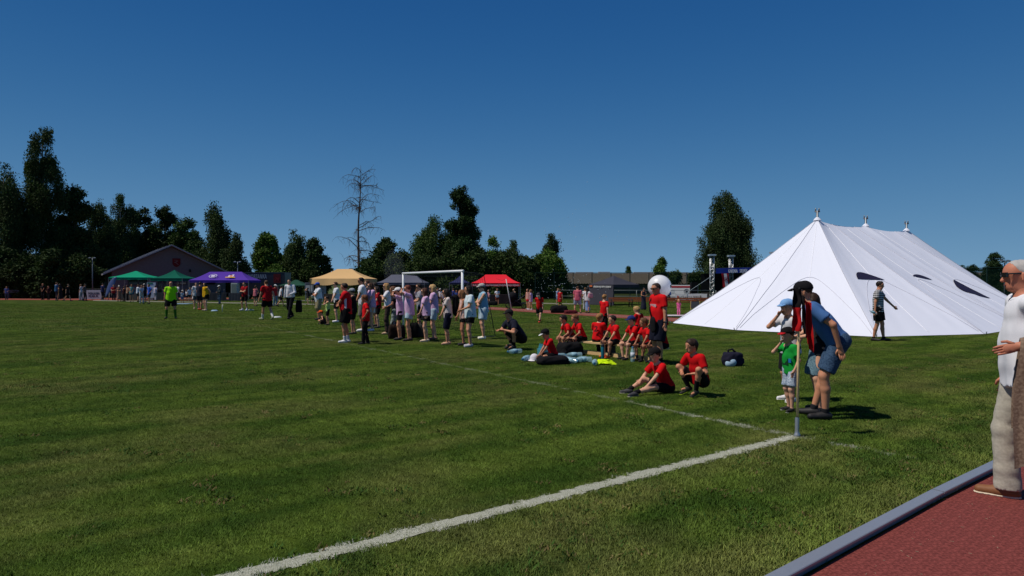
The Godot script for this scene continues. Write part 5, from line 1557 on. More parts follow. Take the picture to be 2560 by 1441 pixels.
	for f in [[wl, el, 1.0], [wr, er, -1.0]]:
		var wd: Vector3 = (f[0] - f[1]).normalized()
		var pn := wd.cross(Vector3(0, 0, 1)).normalized() if absf(wd.z) < 0.8 else wd.cross(Vector3.UP).normalized()
		var side: Vector3 = wd.cross(pn).normalized()
		if f.size() > 2 and p.has("palm"): pass
		hnd.append(B(f[0], f[0] + wd * 0.075 * s, 0.030 * s, 0.036 * s, 0.5, pn, 0.02))
		if d < 24.0:
			for q in 4:
				var L: float = [0.068, 0.078, 0.073, 0.058][q] * s
				var b0: Vector3 = f[0] + wd * 0.085 * s + side * (q - 1.5) * 0.017 * s
				var curl: Vector3 = pn * f[2] * -0.4
				var m0: Vector3 = b0 + (wd + curl * 0.5).normalized() * L * 0.55
				tube(st, [b0 - wd * 0.02 * s, m0, m0 + (wd + curl * 1.8).normalized() * L * 0.5], [0.0095 * s, 0.009 * s, 0.006 * s], 5)
			var t0: Vector3 = f[0] + wd * 0.03 * s - side * 0.02 * s
			var t1: Vector3 = t0 + (wd - side * 0.8).normalized() * 0.045 * s
			tube(st, [t0, t1, t1 + (wd - side * 0.15).normalized() * 0.032 * s], [0.013 * s, 0.011 * s, 0.008 * s], 5)
	bones.append_array(hnd)
	var parts := []
	if cell < 0.022:
		parts.append(nets(bones, cell)); parts.append(nets(head, (0.011 if d < 11.0 else minf(cell, 0.015)) if d > 6.0 else 0.0055))
	else:
		parts.append(nets(bones + head, cell))
	if d < 24.0: parts.append(st_part(st))
	var root := thing("person", p.label, "person", at, deg_to_rad(p.face), p.get("group", ""))
	var skin: Color = SKIN[int(p.get("skin", 0)) % 4]
	if p.has("skin_c"): skin = p.skin_c
	var sm := mat("skin_" + skin.to_html(false), skin, 0.55, 0.35)
	sm.subsurf_scatter_enabled = true; sm.subsurf_scatter_strength = 0.06
	var body := mi(root, "body", net_mesh(parts), sm)
	# ------------------------------------------------ clothes
	var wk: float = p.get("wrinkle", 0.013)
	var sh: Array = p.shirt               # [kind, colour]
	var fat: float = p.get("loose", 1.0)
	var cs := maxf(cell, 0.013)
	if sh[0] != "none":
		var hem: Vector3 = hip - u * float(p.get("hem", 0.10)) * s
		if pose == "lean": hem = hip - (u * 0.3 + Vector3.UP * 0.7) * 0.05 * s
		if pose in ["bench", "ground", "cross", "crouch"]: hem = hip - u * 0.02 * s
		var tb := [B(hip + u * 0.40 * s * tl, hip + u * 0.24 * s * tl, 0.148 * s * w, 0.140 * s * w * fat, 0.78, sf, 0.05), B(hip + u * 0.26 * s * tl + X3 * 0.03 * s * w, hem + X3 * 0.060 * s * w, 0.130 * s * w * fat, 0.140 * s * w * fat, 0.92, fw, 0.04, true), B(hip + u * 0.26 * s * tl - X3 * 0.03 * s * w, hem - X3 * 0.060 * s * w, 0.130 * s * w * fat, 0.140 * s * w * fat, 0.92, fw, 0.04, true),
			B(SL - sx * 0.02, SR + sx * 0.02, 0.062 * am, 0.062 * am, 1.0, fw, 0.05)]
		if p.get("belly", 0.0) > 0.0: tb.append(B(hip + u * 0.2 * s + fw * p.belly * s, hip + u * 0.08 * s + fw * p.belly * s, 0.12 * s * w, 0.11 * s * w, 1.0, fw, 0.09))
		if p.get("bust", 0.0) > 0.0: tb.append(B(hip + u * 0.37 * s + sf * 0.075 * s + sx * 0.06 * s, hip + u * 0.37 * s + sf * 0.075 * s - sx * 0.06 * s, 0.072 * s, 0.072 * s, 1.0, fw, 0.05))
		if sh[0] == "tee":
			tb.append(B(SL, SL.lerp(el, 0.66), 0.066 * am, 0.071 * am * fat, 1.0, fw, 0.03, true)); tb.append(B(SR, SR.lerp(er, 0.66), 0.066 * am, 0.071 * am * fat, 1.0, fw, 0.03, true))
		elif sh[0] == "long":
			for a in [[SL, el, wl], [SR, er, wr]]:
				tb.append(B(a[0], a[1], 0.064 * am, 0.052 * am, 1.0, fw, 0.03)); tb.append(B(a[1], a[1].lerp(a[2], 0.93), 0.054 * am, 0.042 * am, 1.0, fw, 0.02, true))
		elif sh[0] == "dress":
			var dl: float = p.get("dress", 0.75)
			tb.append(B(hip + u * 0.1 * s, Vector3(0, hip.y - dl * s, 0.0), 0.145 * s * w, (0.17 + 0.12 * dl) * s * w, 0.9, fw, 0.05, true))
			if p.get("sleeves", true):
				tb.append(B(SL, SL.lerp(el, 0.45), 0.06 * am, 0.062 * am, 1.0, fw, 0.03, true)); tb.append(B(SR, SR.lerp(er, 0.45), 0.06 * am, 0.062 * am, 1.0, fw, 0.03, true))
		mi(root, "dress" if sh[0] == "dress" else "shirt", net_mesh([nets(tb, cs, [], wk, p.get("wfreq", 6.0))]), p.shirt_m if p.has("shirt_m") else cloth(sh[1]))
		if p.has("panel"):
			var o := hip + u * 0.2 * s
			mi(root, "side_panel", net_mesh([nets([B(tb[0][0], tb[0][1], tb[0][2] + 0.006, tb[0][3] + 0.006, 0.78, sf, 0.05), B(tb[1][0], tb[1][1], tb[1][2] + 0.006, tb[1][3] + 0.006, 0.92, fw, 0.05, true)], cs * 0.8, [[fw, fw.dot(o) + 0.035], [-fw, -fw.dot(o) + 0.035], [Vector3(-1, 0, 0), -0.02]])]), cloth(p.panel))
	var lg: Array = p.legs
	if lg[0] != "none":
		var lb := [B(hl, hr, 0.100 * s * w, 0.100 * s * w, 0.92, fw, 0.03), B(hip, hip + u * 0.06 * s, 0.118 * s * w, 0.112 * s * w, 0.80, fw, 0.03)]
		var ln: float = p.get("leg_len", {"shorts": 0.80, "short": 0.48, "bermuda": 1.0, "pants": 1.0, "skirt": 0.5}[lg[0]])
		var lf: float = p.get("leg_fat", 1.0)
		if lg[0] == "skirt":
			var hemc := (hl.lerp(kl, ln) + hr.lerp(kr, ln)) * 0.5
			lb.append(B(hip + u * 0.05 * s, hemc, 0.125 * s * w, 0.175 * s * w, 0.9, fw, 0.04, true))
		else:
			for a in [[hl, kl, al], [hr, kr, ar]]:
				if lg[0] == "pants":
					lb.append(B(a[0], a[1], 0.100 * am * lf, 0.070 * am * lf, 1.0, fw, 0.03)); lb.append(B(a[1], a[1].lerp(a[2], 1.0) - Vector3(0, 0.01, 0), 0.071 * am * lf, 0.066 * am * lf * p.get("flare", 1.0), 1.0, fw, 0.03, true))
				else:
					var tip: Vector3 = a[0].lerp(a[1], minf(ln, 1.0))
					if ln > 1.0: tip = a[1]
					lb.append(B(a[0], tip, 0.104 * am * w, lerpf(0.108, 0.088, minf(ln, 1.0)) * am * w * p.get("leg_loose", 1.0), 1.0, fw, 0.03, true))
		mi(root, {"shorts": "shorts", "short": "shorts", "bermuda": "shorts", "pants": "trousers", "skirt": "skirt"}[lg[0]], net_mesh([nets(lb, cs, [], wk * p.get("leg_wrinkle", 1.0), p.get("leg_wfreq", 7.0), lg[0] == "pants")]), p.legs_m if p.has("legs_m") else cloth(lg[1]))
	if p.has("socks"):
		for a in [[kl, al], [kr, ar]]:
			var f: float = p.get("sock_len", 0.35)
			mi(root, "sock", net_mesh([nets([B(a[1] + Vector3(0, 0.0, 0), a[1].lerp(a[0], f), 0.041 * am, lerpf(0.043, 0.060, f) * am, 1.0, fw, 0.02, true)], minf(cs, 0.018))]), cloth(p.socks))
	if p.get("shoe", null) != null:
		for a in [[al, fyl, heel_l], [ar, fyr, heel_r]]:
			var fd := Vector3(0, 0, 1).rotated(Vector3.UP, a[1])
			if p.has("toe_up"): fd = (fd + Vector3.UP * p.toe_up).normalized()
			var heel: Vector3 = a[0] - Vector3(0, an - 0.040 * s, 0) - fd * 0.035 * s
			var toe: Vector3 = a[0] - Vector3(0, an - 0.034 * s + a[2], 0) + fd * 0.165 * s
			var clip := [[Vector3(0, -1, 0), 0.001]] if not p.has("toe_up") else []
			mi(root, "shoe", net_mesh([nets([B(heel, toe, 0.044 * s, 0.036 * s, 1.0, fw, 0.02), B(a[0] + Vector3(0, -0.02, 0) * s, a[0] + Vector3(0, -0.03, 0) * s + fd * 0.06 * s, 0.043 * s, 0.034 * s, 1.0, fw, 0.03)], minf(cs, 0.016), clip)]), mat("shoe_" + p.shoe.to_html(false), p.shoe, 0.6, 0.4))
			if p.has("sole"):
				mi(root, "sole", net_mesh([nets([B(heel - Vector3(0, 0.026 * s, 0), toe - Vector3(0, 0.02 * s, 0), 0.047 * s, 0.040 * s, 0.4, Vector3.UP, 0.02)], minf(cs, 0.012), [[Vector3(0, -1, 0), -0.001]])]), mat("sole_" + p.sole.to_html(false), p.sole, 0.8))
	# ------------------------------------------------ hair and headwear
	var hr0: Array = p.get("hair", ["short", rgb(52, 38, 28)])
	var hcell := 0.011 if d < 11.0 else (0.015 if d < 26.0 else 0.022)
	var hm := mat("hair_" + hr0[1].to_html(false), hr0[1], 0.6, 0.35)
	var cran := B(hc + hup * 0.030 * k - hf * 0.022 * k, hc + hup * 0.034 * k + hf * 0.014 * k, 0.091 * k, 0.085 * k, 0.92, hx, 0.02)
	if hr0[0] != "bald":
		var hb2 := [cran]
		var clip: Array = []
		match hr0[0]:
			"crop": 
				hb2 = [B(cran[0], cran[1], 0.086 * k, 0.081 * k, 0.92, hx, 0.02)]
				var n := (hf * 0.72 - hup * 0.70).normalized(); clip = [[n, n.dot(hc) - 0.004 * k]]
			"thin":
				hb2 = [B(cran[0], cran[1], 0.0865 * k, 0.081 * k, 0.92, hx, 0.02)]
				var n := (hf * 0.84 - hup * 0.54).normalized(); clip = [[n, n.dot(hc) - 0.002 * k]]
			"short":
				var n := (hf * 0.80 - hup * 0.60).normalized(); clip = [[n, n.dot(hc) + 0.012 * k]]
			"mop":
				hb2.append(B(hc + hup * 0.07 * k + hf * 0.03 * k, hc + hup * 0.05 * k + hf * 0.075 * k, 0.045 * k, 0.03 * k, 1.0, hx, 0.03))
				hb2.append(B(hc - hf * 0.05 * k, hc - hf * 0.055 * k - hup * 0.05 * k, 0.06 * k, 0.045 * k, 1.0, hx, 0.03))
				var n := (hf * 0.90 - hup * 0.43).normalized(); clip = [[n, n.dot(hc) + 0.046 * k]]
			"long", "bob", "tail":
				var drop: float = {"long": 0.42, "bob": 0.17, "tail": 0.30}[hr0[0]]
				var bk := hc - hf * 0.055 * k
				if hr0[0] == "tail": hb2.append(B(hc - hf * 0.09 * k + hup * 0.03 * k, hc - hf * 0.125 * k - Vector3.UP * drop * s, 0.032 * k, 0.02 * k, 1.0, hx, 0.03))
				else:
					hb2.append(B(bk, nb - u * (drop - 0.12) * s - sf * 0.09 * s, 0.075 * k, 0.055 * k, 0.8, hf, 0.05))
					for sg in [-1.0, 1.0]: hb2.append(B(hc + hx * 0.068 * k * sg - hf * 0.01 * k, hc + hx * 0.080 * k * sg - Vector3.UP * minf(drop, 0.3) * s + hf * (0.02 if drop > 0.2 else 0.0), 0.036 * k, 0.026 * k, 1.0, hx, 0.03))
				var n := (hf * 0.97 - hup * 0.24).normalized(); clip = [[n, n.dot(hc) + 0.050 * k]]
			"bun":
				hb2.append(B(hc - hf * 0.09 * k + hup * 0.07 * k, hc - hf * 0.10 * k + hup * 0.07 * k, 0.045 * k, 0.045 * k, 1.0, hx, 0.02))
				var n := (hf * 0.85 - hup * 0.52).normalized(); clip = [[n, n.dot(hc) + 0.02 * k]]
		mi(root, "hair", net_mesh([nets(hb2, hcell, clip, 0.006, 22.0)]), hm)
	if p.has("cap"):
		var cc: Array = p.cap          # [crown colour, peak colour]
		var n := (-hup + hf * 0.10).normalized()
		mi(root, "cap", net_mesh([nets([B(hc + hup * 0.045 * k - hf * 0.022 * k, hc + hup * 0.047 * k + hf * 0.018 * k, 0.096 * k, 0.091 * k, 0.95, hx, 0.02)], hcell, [[n, n.dot(hc + hup * 0.038 * k)]])]), cloth(cc[0]))
		var dirp: float = p.get("cap_turn", 0.0)
		var pf := hf.rotated(hup, deg_to_rad(dirp))
		var brim := mi(root, "cap_peak", net_mesh([nets([B(hc + hup * 0.050 * k + pf * 0.075 * k, hc + hup * 0.036 * k + pf * 0.125 * k, 0.066 * k, 0.055 * k, 0.22, hup, 0.01)], minf(hcell, 0.009))]), cloth(cc[1]))
	if p.has("glasses"):
		if d < 12.0: mi(root, "mouth", box_mesh(hc + hf * 0.0905 * k - hup * 0.062 * k, Vector3(0.036, 0.007, 0.010) * k, Basis(hx, hup, hf)), mat("lips", rgb(150, 84, 76), 0.5))
		var g2 := new_st(true)
		var hbm := Basis(hx, hup, hf)
		for sg in [-1.0, 1.0]:
			bx(g2, hc + hf * 0.094 * k + hup * 0.012 * k + hx * 0.034 * k * sg, Vector3(0.050, 0.034, 0.012) * k, hbm * Basis(Vector3.UP, 0.25 * sg))
			bx(g2, hc + hf * 0.045 * k + hup * 0.018 * k + hx * 0.072 * k * sg, Vector3(0.006, 0.010, 0.10) * k, hbm)
		bx(g2, hc + hf * 0.099 * k + hup * 0.02 * k, Vector3(0.03, 0.008, 0.008) * k, hbm)
		mi(root, "sunglasses", done(g2), mat("dark_lens", rgb(14, 12, 12), 0.15, 0.6))
	elif d < 20.0:
		var hbm := Basis(hx, hup, hf)
		for sg in [-1.0, 1.0]:
			mi(root, "eye", box_mesh(hc + hf * 0.0825 * k + hup * 0.012 * k + hx * 0.030 * k * sg, Vector3(0.022, 0.009, 0.010) * k, hbm * Basis(Vector3.UP, 0.3 * sg)), mat("eye_dark", rgb(38, 26, 22), 0.5))
			if d < 12.0: mi(root, "eyebrow", box_mesh(hc + hf * 0.0845 * k + hup * 0.032 * k + hx * 0.032 * k * sg, Vector3(0.032, 0.007, 0.012) * k, hbm * Basis(Vector3.UP, 0.3 * sg)), hm)
		if d < 12.0: mi(root, "mouth", box_mesh(hc + hf * 0.0905 * k - hup * 0.062 * k, Vector3(0.036, 0.009, 0.010) * k, hbm), mat("lips", rgb(150, 84, 76), 0.5))
	root.set_meta("joints", {"hip": hip, "sc": sc, "u": u, "sx": sx, "sf": sf, "hc": hc, "hf": hf, "hup": hup, "wl": wl, "wr": wr, "el": el, "er": er, "kl": kl, "kr": kr, "s": s, "nb": nb, "fw": fw, "SL": SL, "SR": SR})
	return root
func jj(o: Node) -> Dictionary:
	return o.get_meta("joints")
# ---------------------------------------------------------------- who stands where
const RED := Color(0.80, 0.09, 0.11)
const BLACK := Color(0.085, 0.085, 0.095)
const WHITE := Color(0.86, 0.87, 0.90)
const LILAC := Color(0.80, 0.66, 0.80)
const NAVY := Color(0.09, 0.10, 0.17)
func W(px: float, fy: float, ty: float, face: float, label: String, o: Dictionary) -> Node3D:
	var at: Vector3 = o.get("at", G(px, fy))
	var d := absf(at.z)
	var q := {"at": at, "face": face, "H": clampf((fy - ty) * d / F, 0.7, 1.95), "label": label, "shirt": ["tee", WHITE], "legs": ["shorts", BLACK], "shoe": rgb(40, 40, 42), "skin": int(px) % 4}
	q.merge(o, true)
	return person(q)
func stripes(key: String, a: Color, b: Color, period: float, share: float) -> StandardMaterial3D:
	if mats.has(key): return mats[key]
	var im := Image.create(8, 64, false, Image.FORMAT_RGB8)
	for y in 64:
		for x in 8: im.set_pixel(x, y, a if y < 64 * share else b)
	return tri_local(key, ImageTexture.create_from_image(im), 1.0 / period)
func tri_local(key: String, t: Texture2D, sc: float) -> StandardMaterial3D:
	var m := mat(key, Color.WHITE, 0.92, 0.2)
	m.albedo_texture = t; m.uv1_triplanar = true; m.uv1_scale = Vector3.ONE * sc
	return m
func denim(key: String, a: Color, b: Color) -> StandardMaterial3D:
	return mats[key] if mats.has(key) else tri_local(key, noise_tex(0.05, a, b, 71, 256, 0.25), 3.0)

var striped_man: Node3D
func build_people() -> void:
	var brown := rgb(70, 46, 30); var dark := rgb(34, 26, 22); var blond := rgb(168, 130, 84); var ginger := rgb(112, 66, 36)
	var sp := "spectators standing along the goal line"
	var pale_denim := denim("pale_denim", rgb(150, 176, 196), rgb(190, 208, 222))
	# the spectators beside the goal line
	W(866, 857, 708, -80, "man in a red football jersey with white side stripe, arms crossed, white socks", {"shirt": ["tee", rgb(186, 24, 34)], "panel": rgb(210, 210, 216), "arms": "crossed", "shoe": rgb(225, 225, 228), "socks": rgb(222, 222, 226), "sock_len": 0.32, "hair": ["short", dark], "w": 1.22, "belly": 0.05, "skin": 1, "group": sp, "leg_loose": 1.15})
	var a2 := W(915, 861, 737, -75, "boy in a red shirt and long black trousers, hand on hip", {"shirt": ["tee", RED], "arms": "hips", "legs": ["pants", BLACK], "shoe": rgb(24, 24, 26), "hair": ["mop", ginger], "pose": "easy", "group": sp, "leg_loose": 0.8})
	W(797, 800, 707, -55, "man in a blue cap and white polo with arms crossed, khaki shorts", {"shirt": ["tee", WHITE], "arms": "crossed", "legs": ["bermuda", rgb(140, 130, 100)], "cap": [rgb(48, 84, 176), rgb(48, 84, 176)], "w": 1.2, "belly": 0.05, "glasses": 1})
	W(812, 811, 780, -70, "child in an orange cap sitting on the grass", {"H": 1.05, "pose": "cross", "shirt": ["tank", rgb(60, 40, 40)], "cap": [rgb(226, 96, 40), rgb(226, 96, 40)], "hands": [Vector3(0, 0.05, 0), Vector3(0, 0.05, 0)], "lean": 24.0})
	W(820, 813, 740, -70, "boy in a pale green sleeveless top eating something", {"shirt": ["tank", rgb(178, 204, 120)], "arms": "mouth", "hair": ["short", dark]})
	W(842, 806, 705, -60, "man in a white polo and dark shorts, hands clasped, behind the red-jersey man", {"shirt": ["tee", WHITE], "arms": "clasp", "hair": ["short", brown], "shoe": rgb(225, 225, 228), "glasses": 1, "group": sp})
	W(884, 836, 722, -80, "person in black with a grey cap behind the red-jersey man", {"shirt": ["tee", rgb(30, 28, 30)], "arms": "crossed", "cap": [rgb(150, 155, 160), rgb(150, 155, 160)], "w": 1.05, "group": sp})
	W(907, 829, 694, -70, "tall man in a white shirt and grey trousers, taller than the rest", {"shirt": ["tee", WHITE], "arms": "clasp", "legs": ["bermuda", rgb(110, 106, 98)], "hair": ["short", dark], "glasses": 1, "w": 1.1, "shoe": rgb(220, 220, 222), "group": sp})
	W(930, 828, 707, -55, "woman in a lilac shirt and white skirt with white sneakers", {"shirt": ["tee", LILAC], "arms": "clasp", "legs": ["skirt", rgb(206, 206, 200)], "leg_len": 0.62, "hair": ["bob", brown], "glasses": 1, "shoe": rgb(228, 228, 230), "w": 0.95, "bust": 1.0, "group": sp})
	W(922, 818, 701, -70, "man with short hair looking over the lilac-shirted woman's shoulder", {"shirt": ["tee", rgb(52, 50, 56)], "hair": ["crop", brown], "group": sp})
	W(941, 816, 706, -75, "man in dark clothes standing behind the lilac-shirted woman", {"shirt": ["tee", rgb(40, 38, 44)], "hair": ["short", dark], "group": sp})
	W(946, 821, 716, -70, "woman in black and red with hands raised to her chest", {"shirt": ["tee", rgb(150, 26, 34)], "arms": "phone", "hair": ["long", dark], "w": 0.95, "group": sp})
	W(970, 836, 708, -75, "woman in a white top and brown trousers with her hand on her chest", {"shirt": ["tee", WHITE], "arms": "chest", "legs": ["pants", rgb(66, 54, 50)], "hair": ["bob", blond], "glasses": 1, "shoe": rgb(190, 160, 130), "w": 0.9, "bust": 1.0, "hem": 0.0, "flare": 1.15, "group": sp})
	W(987, 846, 716, -80, "woman in a black top and pale grey jeans with long brown hair", {"shirt": ["tee", rgb(34, 32, 36)], "arms": "one_front", "legs": ["pants", rgb(132, 142, 138)], "hair": ["long", rgb(92, 62, 42)], "w": 0.9, "flare": 1.5, "shoe": rgb(40, 36, 34), "group": sp})
	W(1000, 850, 720, -75, "person in a white cap and lilac shirt shading the eyes with both hands", {"shirt": ["tee", LILAC], "arms": "visor", "legs": ["shorts", rgb(28, 28, 32)], "leg_len": 0.6, "cap": [rgb(226, 226, 226), rgb(226, 226, 226)], "w": 0.95, "group": sp})
	W(1024, 853, 713, -78, "red-haired person in a loose lilac shirt and pale denim shorts", {"shirt": ["tee", LILAC], "arms": "visor", "legs": ["short", WHITE], "legs_m": pale_denim, "leg_len": 0.55, "leg_loose": 1.25, "hair": ["short", rgb(104, 50, 36)], "glasses": 1, "shoe": rgb(44, 36, 32), "loose": 1.15, "w": 1.05, "hem": 0.14, "group": sp})
	W(1052, 838, 709, -75, "man in sunglasses and a patterned shirt standing behind the lilac shirts", {"shirt": ["tee", WHITE], "shirt_m": tri_local("patterned_shirt", noise_tex(0.09, rgb(60, 64, 84), rgb(214, 214, 220), 73, 256, 0.3), 4.0), "arms": "phone", "hair": ["short", dark], "glasses": 1, "w": 1.05, "group": sp})
	W(1066, 855, 720, -78, "woman in a lilac shirt with a red print and a black skirt, hands clasped", {"shirt": ["tee", LILAC], "arms": "clasp", "legs": ["skirt", BLACK], "leg_len": 0.55, "hair": ["long", rgb(74, 44, 30)], "glasses": 1, "shoe": rgb(206, 186, 160), "w": 1.1, "bust": 1.0, "belly": 0.03, "group": sp})
	W(1086, 850, 711, -82, "blond woman in a lilac shirt and pale blue shorts", {"shirt": ["tee", LILAC], "arms": "clasp", "legs": ["short", WHITE], "legs_m": pale_denim, "leg_len": 0.7, "hair": ["bob", rgb(186, 152, 100)], "glasses": 1, "shoe": rgb(120, 86, 66), "w": 1.05, "bust": 1.0, "group": sp})
	var a18 := W(1120, 862, 722, -78, "woman in a pink-white tee and knee-long navy shorts wearing a black backpack", {"shirt": ["tee", rgb(214, 200, 198)], "arms": "clasp", "legs": ["bermuda", NAVY], "hair": ["bob", dark], "glasses": 1, "shoe": rgb(196, 152, 126), "w": 1.12, "bust": 1.0, "group": sp})
	W(1159, 864, 724, -70, "girl with very long light brown hair and black shorts", {"shirt": ["tank", rgb(214, 178, 168)], "arms": "clasp", "legs": ["short", BLACK], "hair": ["long", rgb(128, 88, 56)], "shoe": rgb(26, 26, 28), "w": 0.88, "group": sp})
	W(1176, 868, 714, -72, "woman with long dark hair in a loose pale tee and black shorts", {"shirt": ["tee", rgb(196, 212, 220)], "arms": "one_front", "legs": ["short", BLACK], "leg_len": 0.55, "hair": ["long", rgb(26, 20, 20)], "shoe": rgb(176, 176, 182), "w": 1.1, "loose": 1.12, "bust": 1.0, "group": sp})
	W(1209, 848, 710, -72, "woman in a grey cap, pale blue sleeveless top and pale denim shorts", {"shirt": ["tank", rgb(140, 178, 200)], "arms": "crossed", "legs": ["shorts", WHITE], "legs_m": pale_denim, "leg_len": 0.72, "cap": [rgb(176, 172, 168), rgb(176, 172, 168)], "hair": ["tail", brown], "glasses": 1, "shoe": rgb(224, 222, 206), "w": 1.15, "bust": 1.0, "skin": 2, "group": sp})
	# backpack worn by the woman in navy shorts
	var j := jj(a18)
	var bp := thing("backpack", "black backpack on the back of the woman in navy shorts", "backpack", a18.position, a18.rotation.y)
	var c0: Vector3 = j.hip + j.u * 0.25 - j.sf * 0.22
	mi(bp, "bag", net_mesh([nets([B(c0 - j.u * 0.17, c0 + j.u * 0.17, 0.13, 0.12, 0.75, Vector3(0, 0, 1), 0.03)], 0.016)]), cloth(rgb(24, 24, 27)))
	for sg in [-1.0, 1.0]: mi(bp, "strap", tube_mesh([c0 + j.u * 0.2 + j.sx * 0.1 * sg, j.sc + j.sx * 0.1 * sg + j.u * 0.075, j.sc + j.sx * 0.11 * sg + j.sf * 0.13 - j.u * 0.05, j.hip + j.u * 0.2 + j.sx * 0.16 * sg + j.sf * 0.05], [0.016], 5), cloth(rgb(24, 24, 27)))
	# figures farther out on the pitch
	W(427, 797, 703, 22, "referee in a bright yellow-green shirt with black shorts and green socks", {"shirt": ["tee", rgb(150, 226, 30)], "pose": "wide", "hair": ["bald", dark], "socks": rgb(60, 110, 34), "sock_len": 0.85, "w": 1.15, "loose": 1.08, "skin": 1})
	W(514, 777, 707, -30, "woman in a yellow sleeveless top and black shorts with long dark hair", {"shirt": ["tank", rgb(206, 158, 28)], "legs": ["short", BLACK], "arms": "back", "hair": ["long", dark], "shoe": rgb(190, 170, 150), "w": 1.25, "bust": 1.0})
	W(499, 775, 705, 160, "man in a dark navy tee and shorts seen from behind, red shoes", {"shirt": ["tee", rgb(36, 38, 52)], "legs": ["shorts", rgb(30, 32, 44)], "shoe": rgb(190, 60, 40), "hair": ["short", dark], "w": 1.2})
	W(490, 773, 706, 30, "person in a white tee half hidden beside the man in navy", {"shirt": ["tee", rgb(200, 200, 206)], "legs": ["shorts", rgb(70, 72, 78)], "shoe": rgb(190, 170, 150)})
	W(612, 777, 705, -20, "player in a dark red jersey with white socks, arms crossed", {"shirt": ["tee", rgb(150, 24, 32)], "arms": "crossed", "socks": rgb(225, 225, 228), "sock_len": 0.2, "shoe": rgb(225, 225, 228), "pose": "wide"})
	W(668, 800, 699, -130, "man in a red tee walking away with white socks", {"shirt": ["tee", rgb(170, 26, 32)], "legs": ["shorts", BLACK], "pose": "walk", "arms": "walk", "socks": rgb(210, 210, 210), "sock_len": 0.45, "shoe": rgb(150, 156, 130), "hair": ["short", brown], "w": 1.1})
	W(726, 797, 696, -10, "man in a white dress shirt and black trousers carrying a bag", {"shirt": ["long", rgb(206, 208, 216)], "legs": ["pants", rgb(22, 22, 28)], "arms": "one_front", "pose": "walk", "hair": ["short", rgb(22, 18, 18)], "hem": 0.0, "shoe": rgb(30, 26, 24)})
	W(701, 767, 713, 120, "person in a white tee and black shorts bending beside the dark canopy", {"shirt": ["tee", rgb(214, 216, 222)], "arms": "one_front", "hair": ["short", dark], "pose": "walk"})
	W(687, 766, 712, 60, "person in red with a white cap and pale jeans near the trailer", {"shirt": ["tee", rgb(176, 44, 50)], "legs": ["pants", rgb(110, 136, 156)], "cap": [rgb(200, 204, 206), rgb(200, 204, 206)]})
	W(638, 766, 714, 170, "woman in a pink top and black shorts seen from behind", {"shirt": ["tank", rgb(196, 110, 120)], "legs": ["short", BLACK], "hair": ["tail", brown], "arms": "phone"})
	W(770, 762, 720, -60, "woman in black taking a photograph beside the white poster", {"shirt": ["tee", rgb(40, 38, 42)], "legs": ["skirt", rgb(40, 38, 42)], "arms": "visor", "hair": ["bun", dark]})
	W(783, 764, 738, 20, "child in a white shirt bending down near the poster", {"shirt": ["tee", rgb(214, 214, 220)], "legs": ["shorts", NAVY], "pose": "lean", "lean": 60.0, "H": 1.15, "hair": ["short", dark]})
	W(549, 761, 714, -30, "person in a dark jacket and jeans with a white cap under the purple canopy", {"shirt": ["long", rgb(48, 56, 60)], "legs": ["pants", rgb(66, 84, 104)], "cap": [rgb(206, 206, 206), rgb(206, 206, 206)], "arms": "phone"})
	# the crowd by the green canopies: [x, foot, head, face, shirt, shirt colour, legs, legs colour, hair style, label]
	var crowd := "crowd in front of the green canopies"
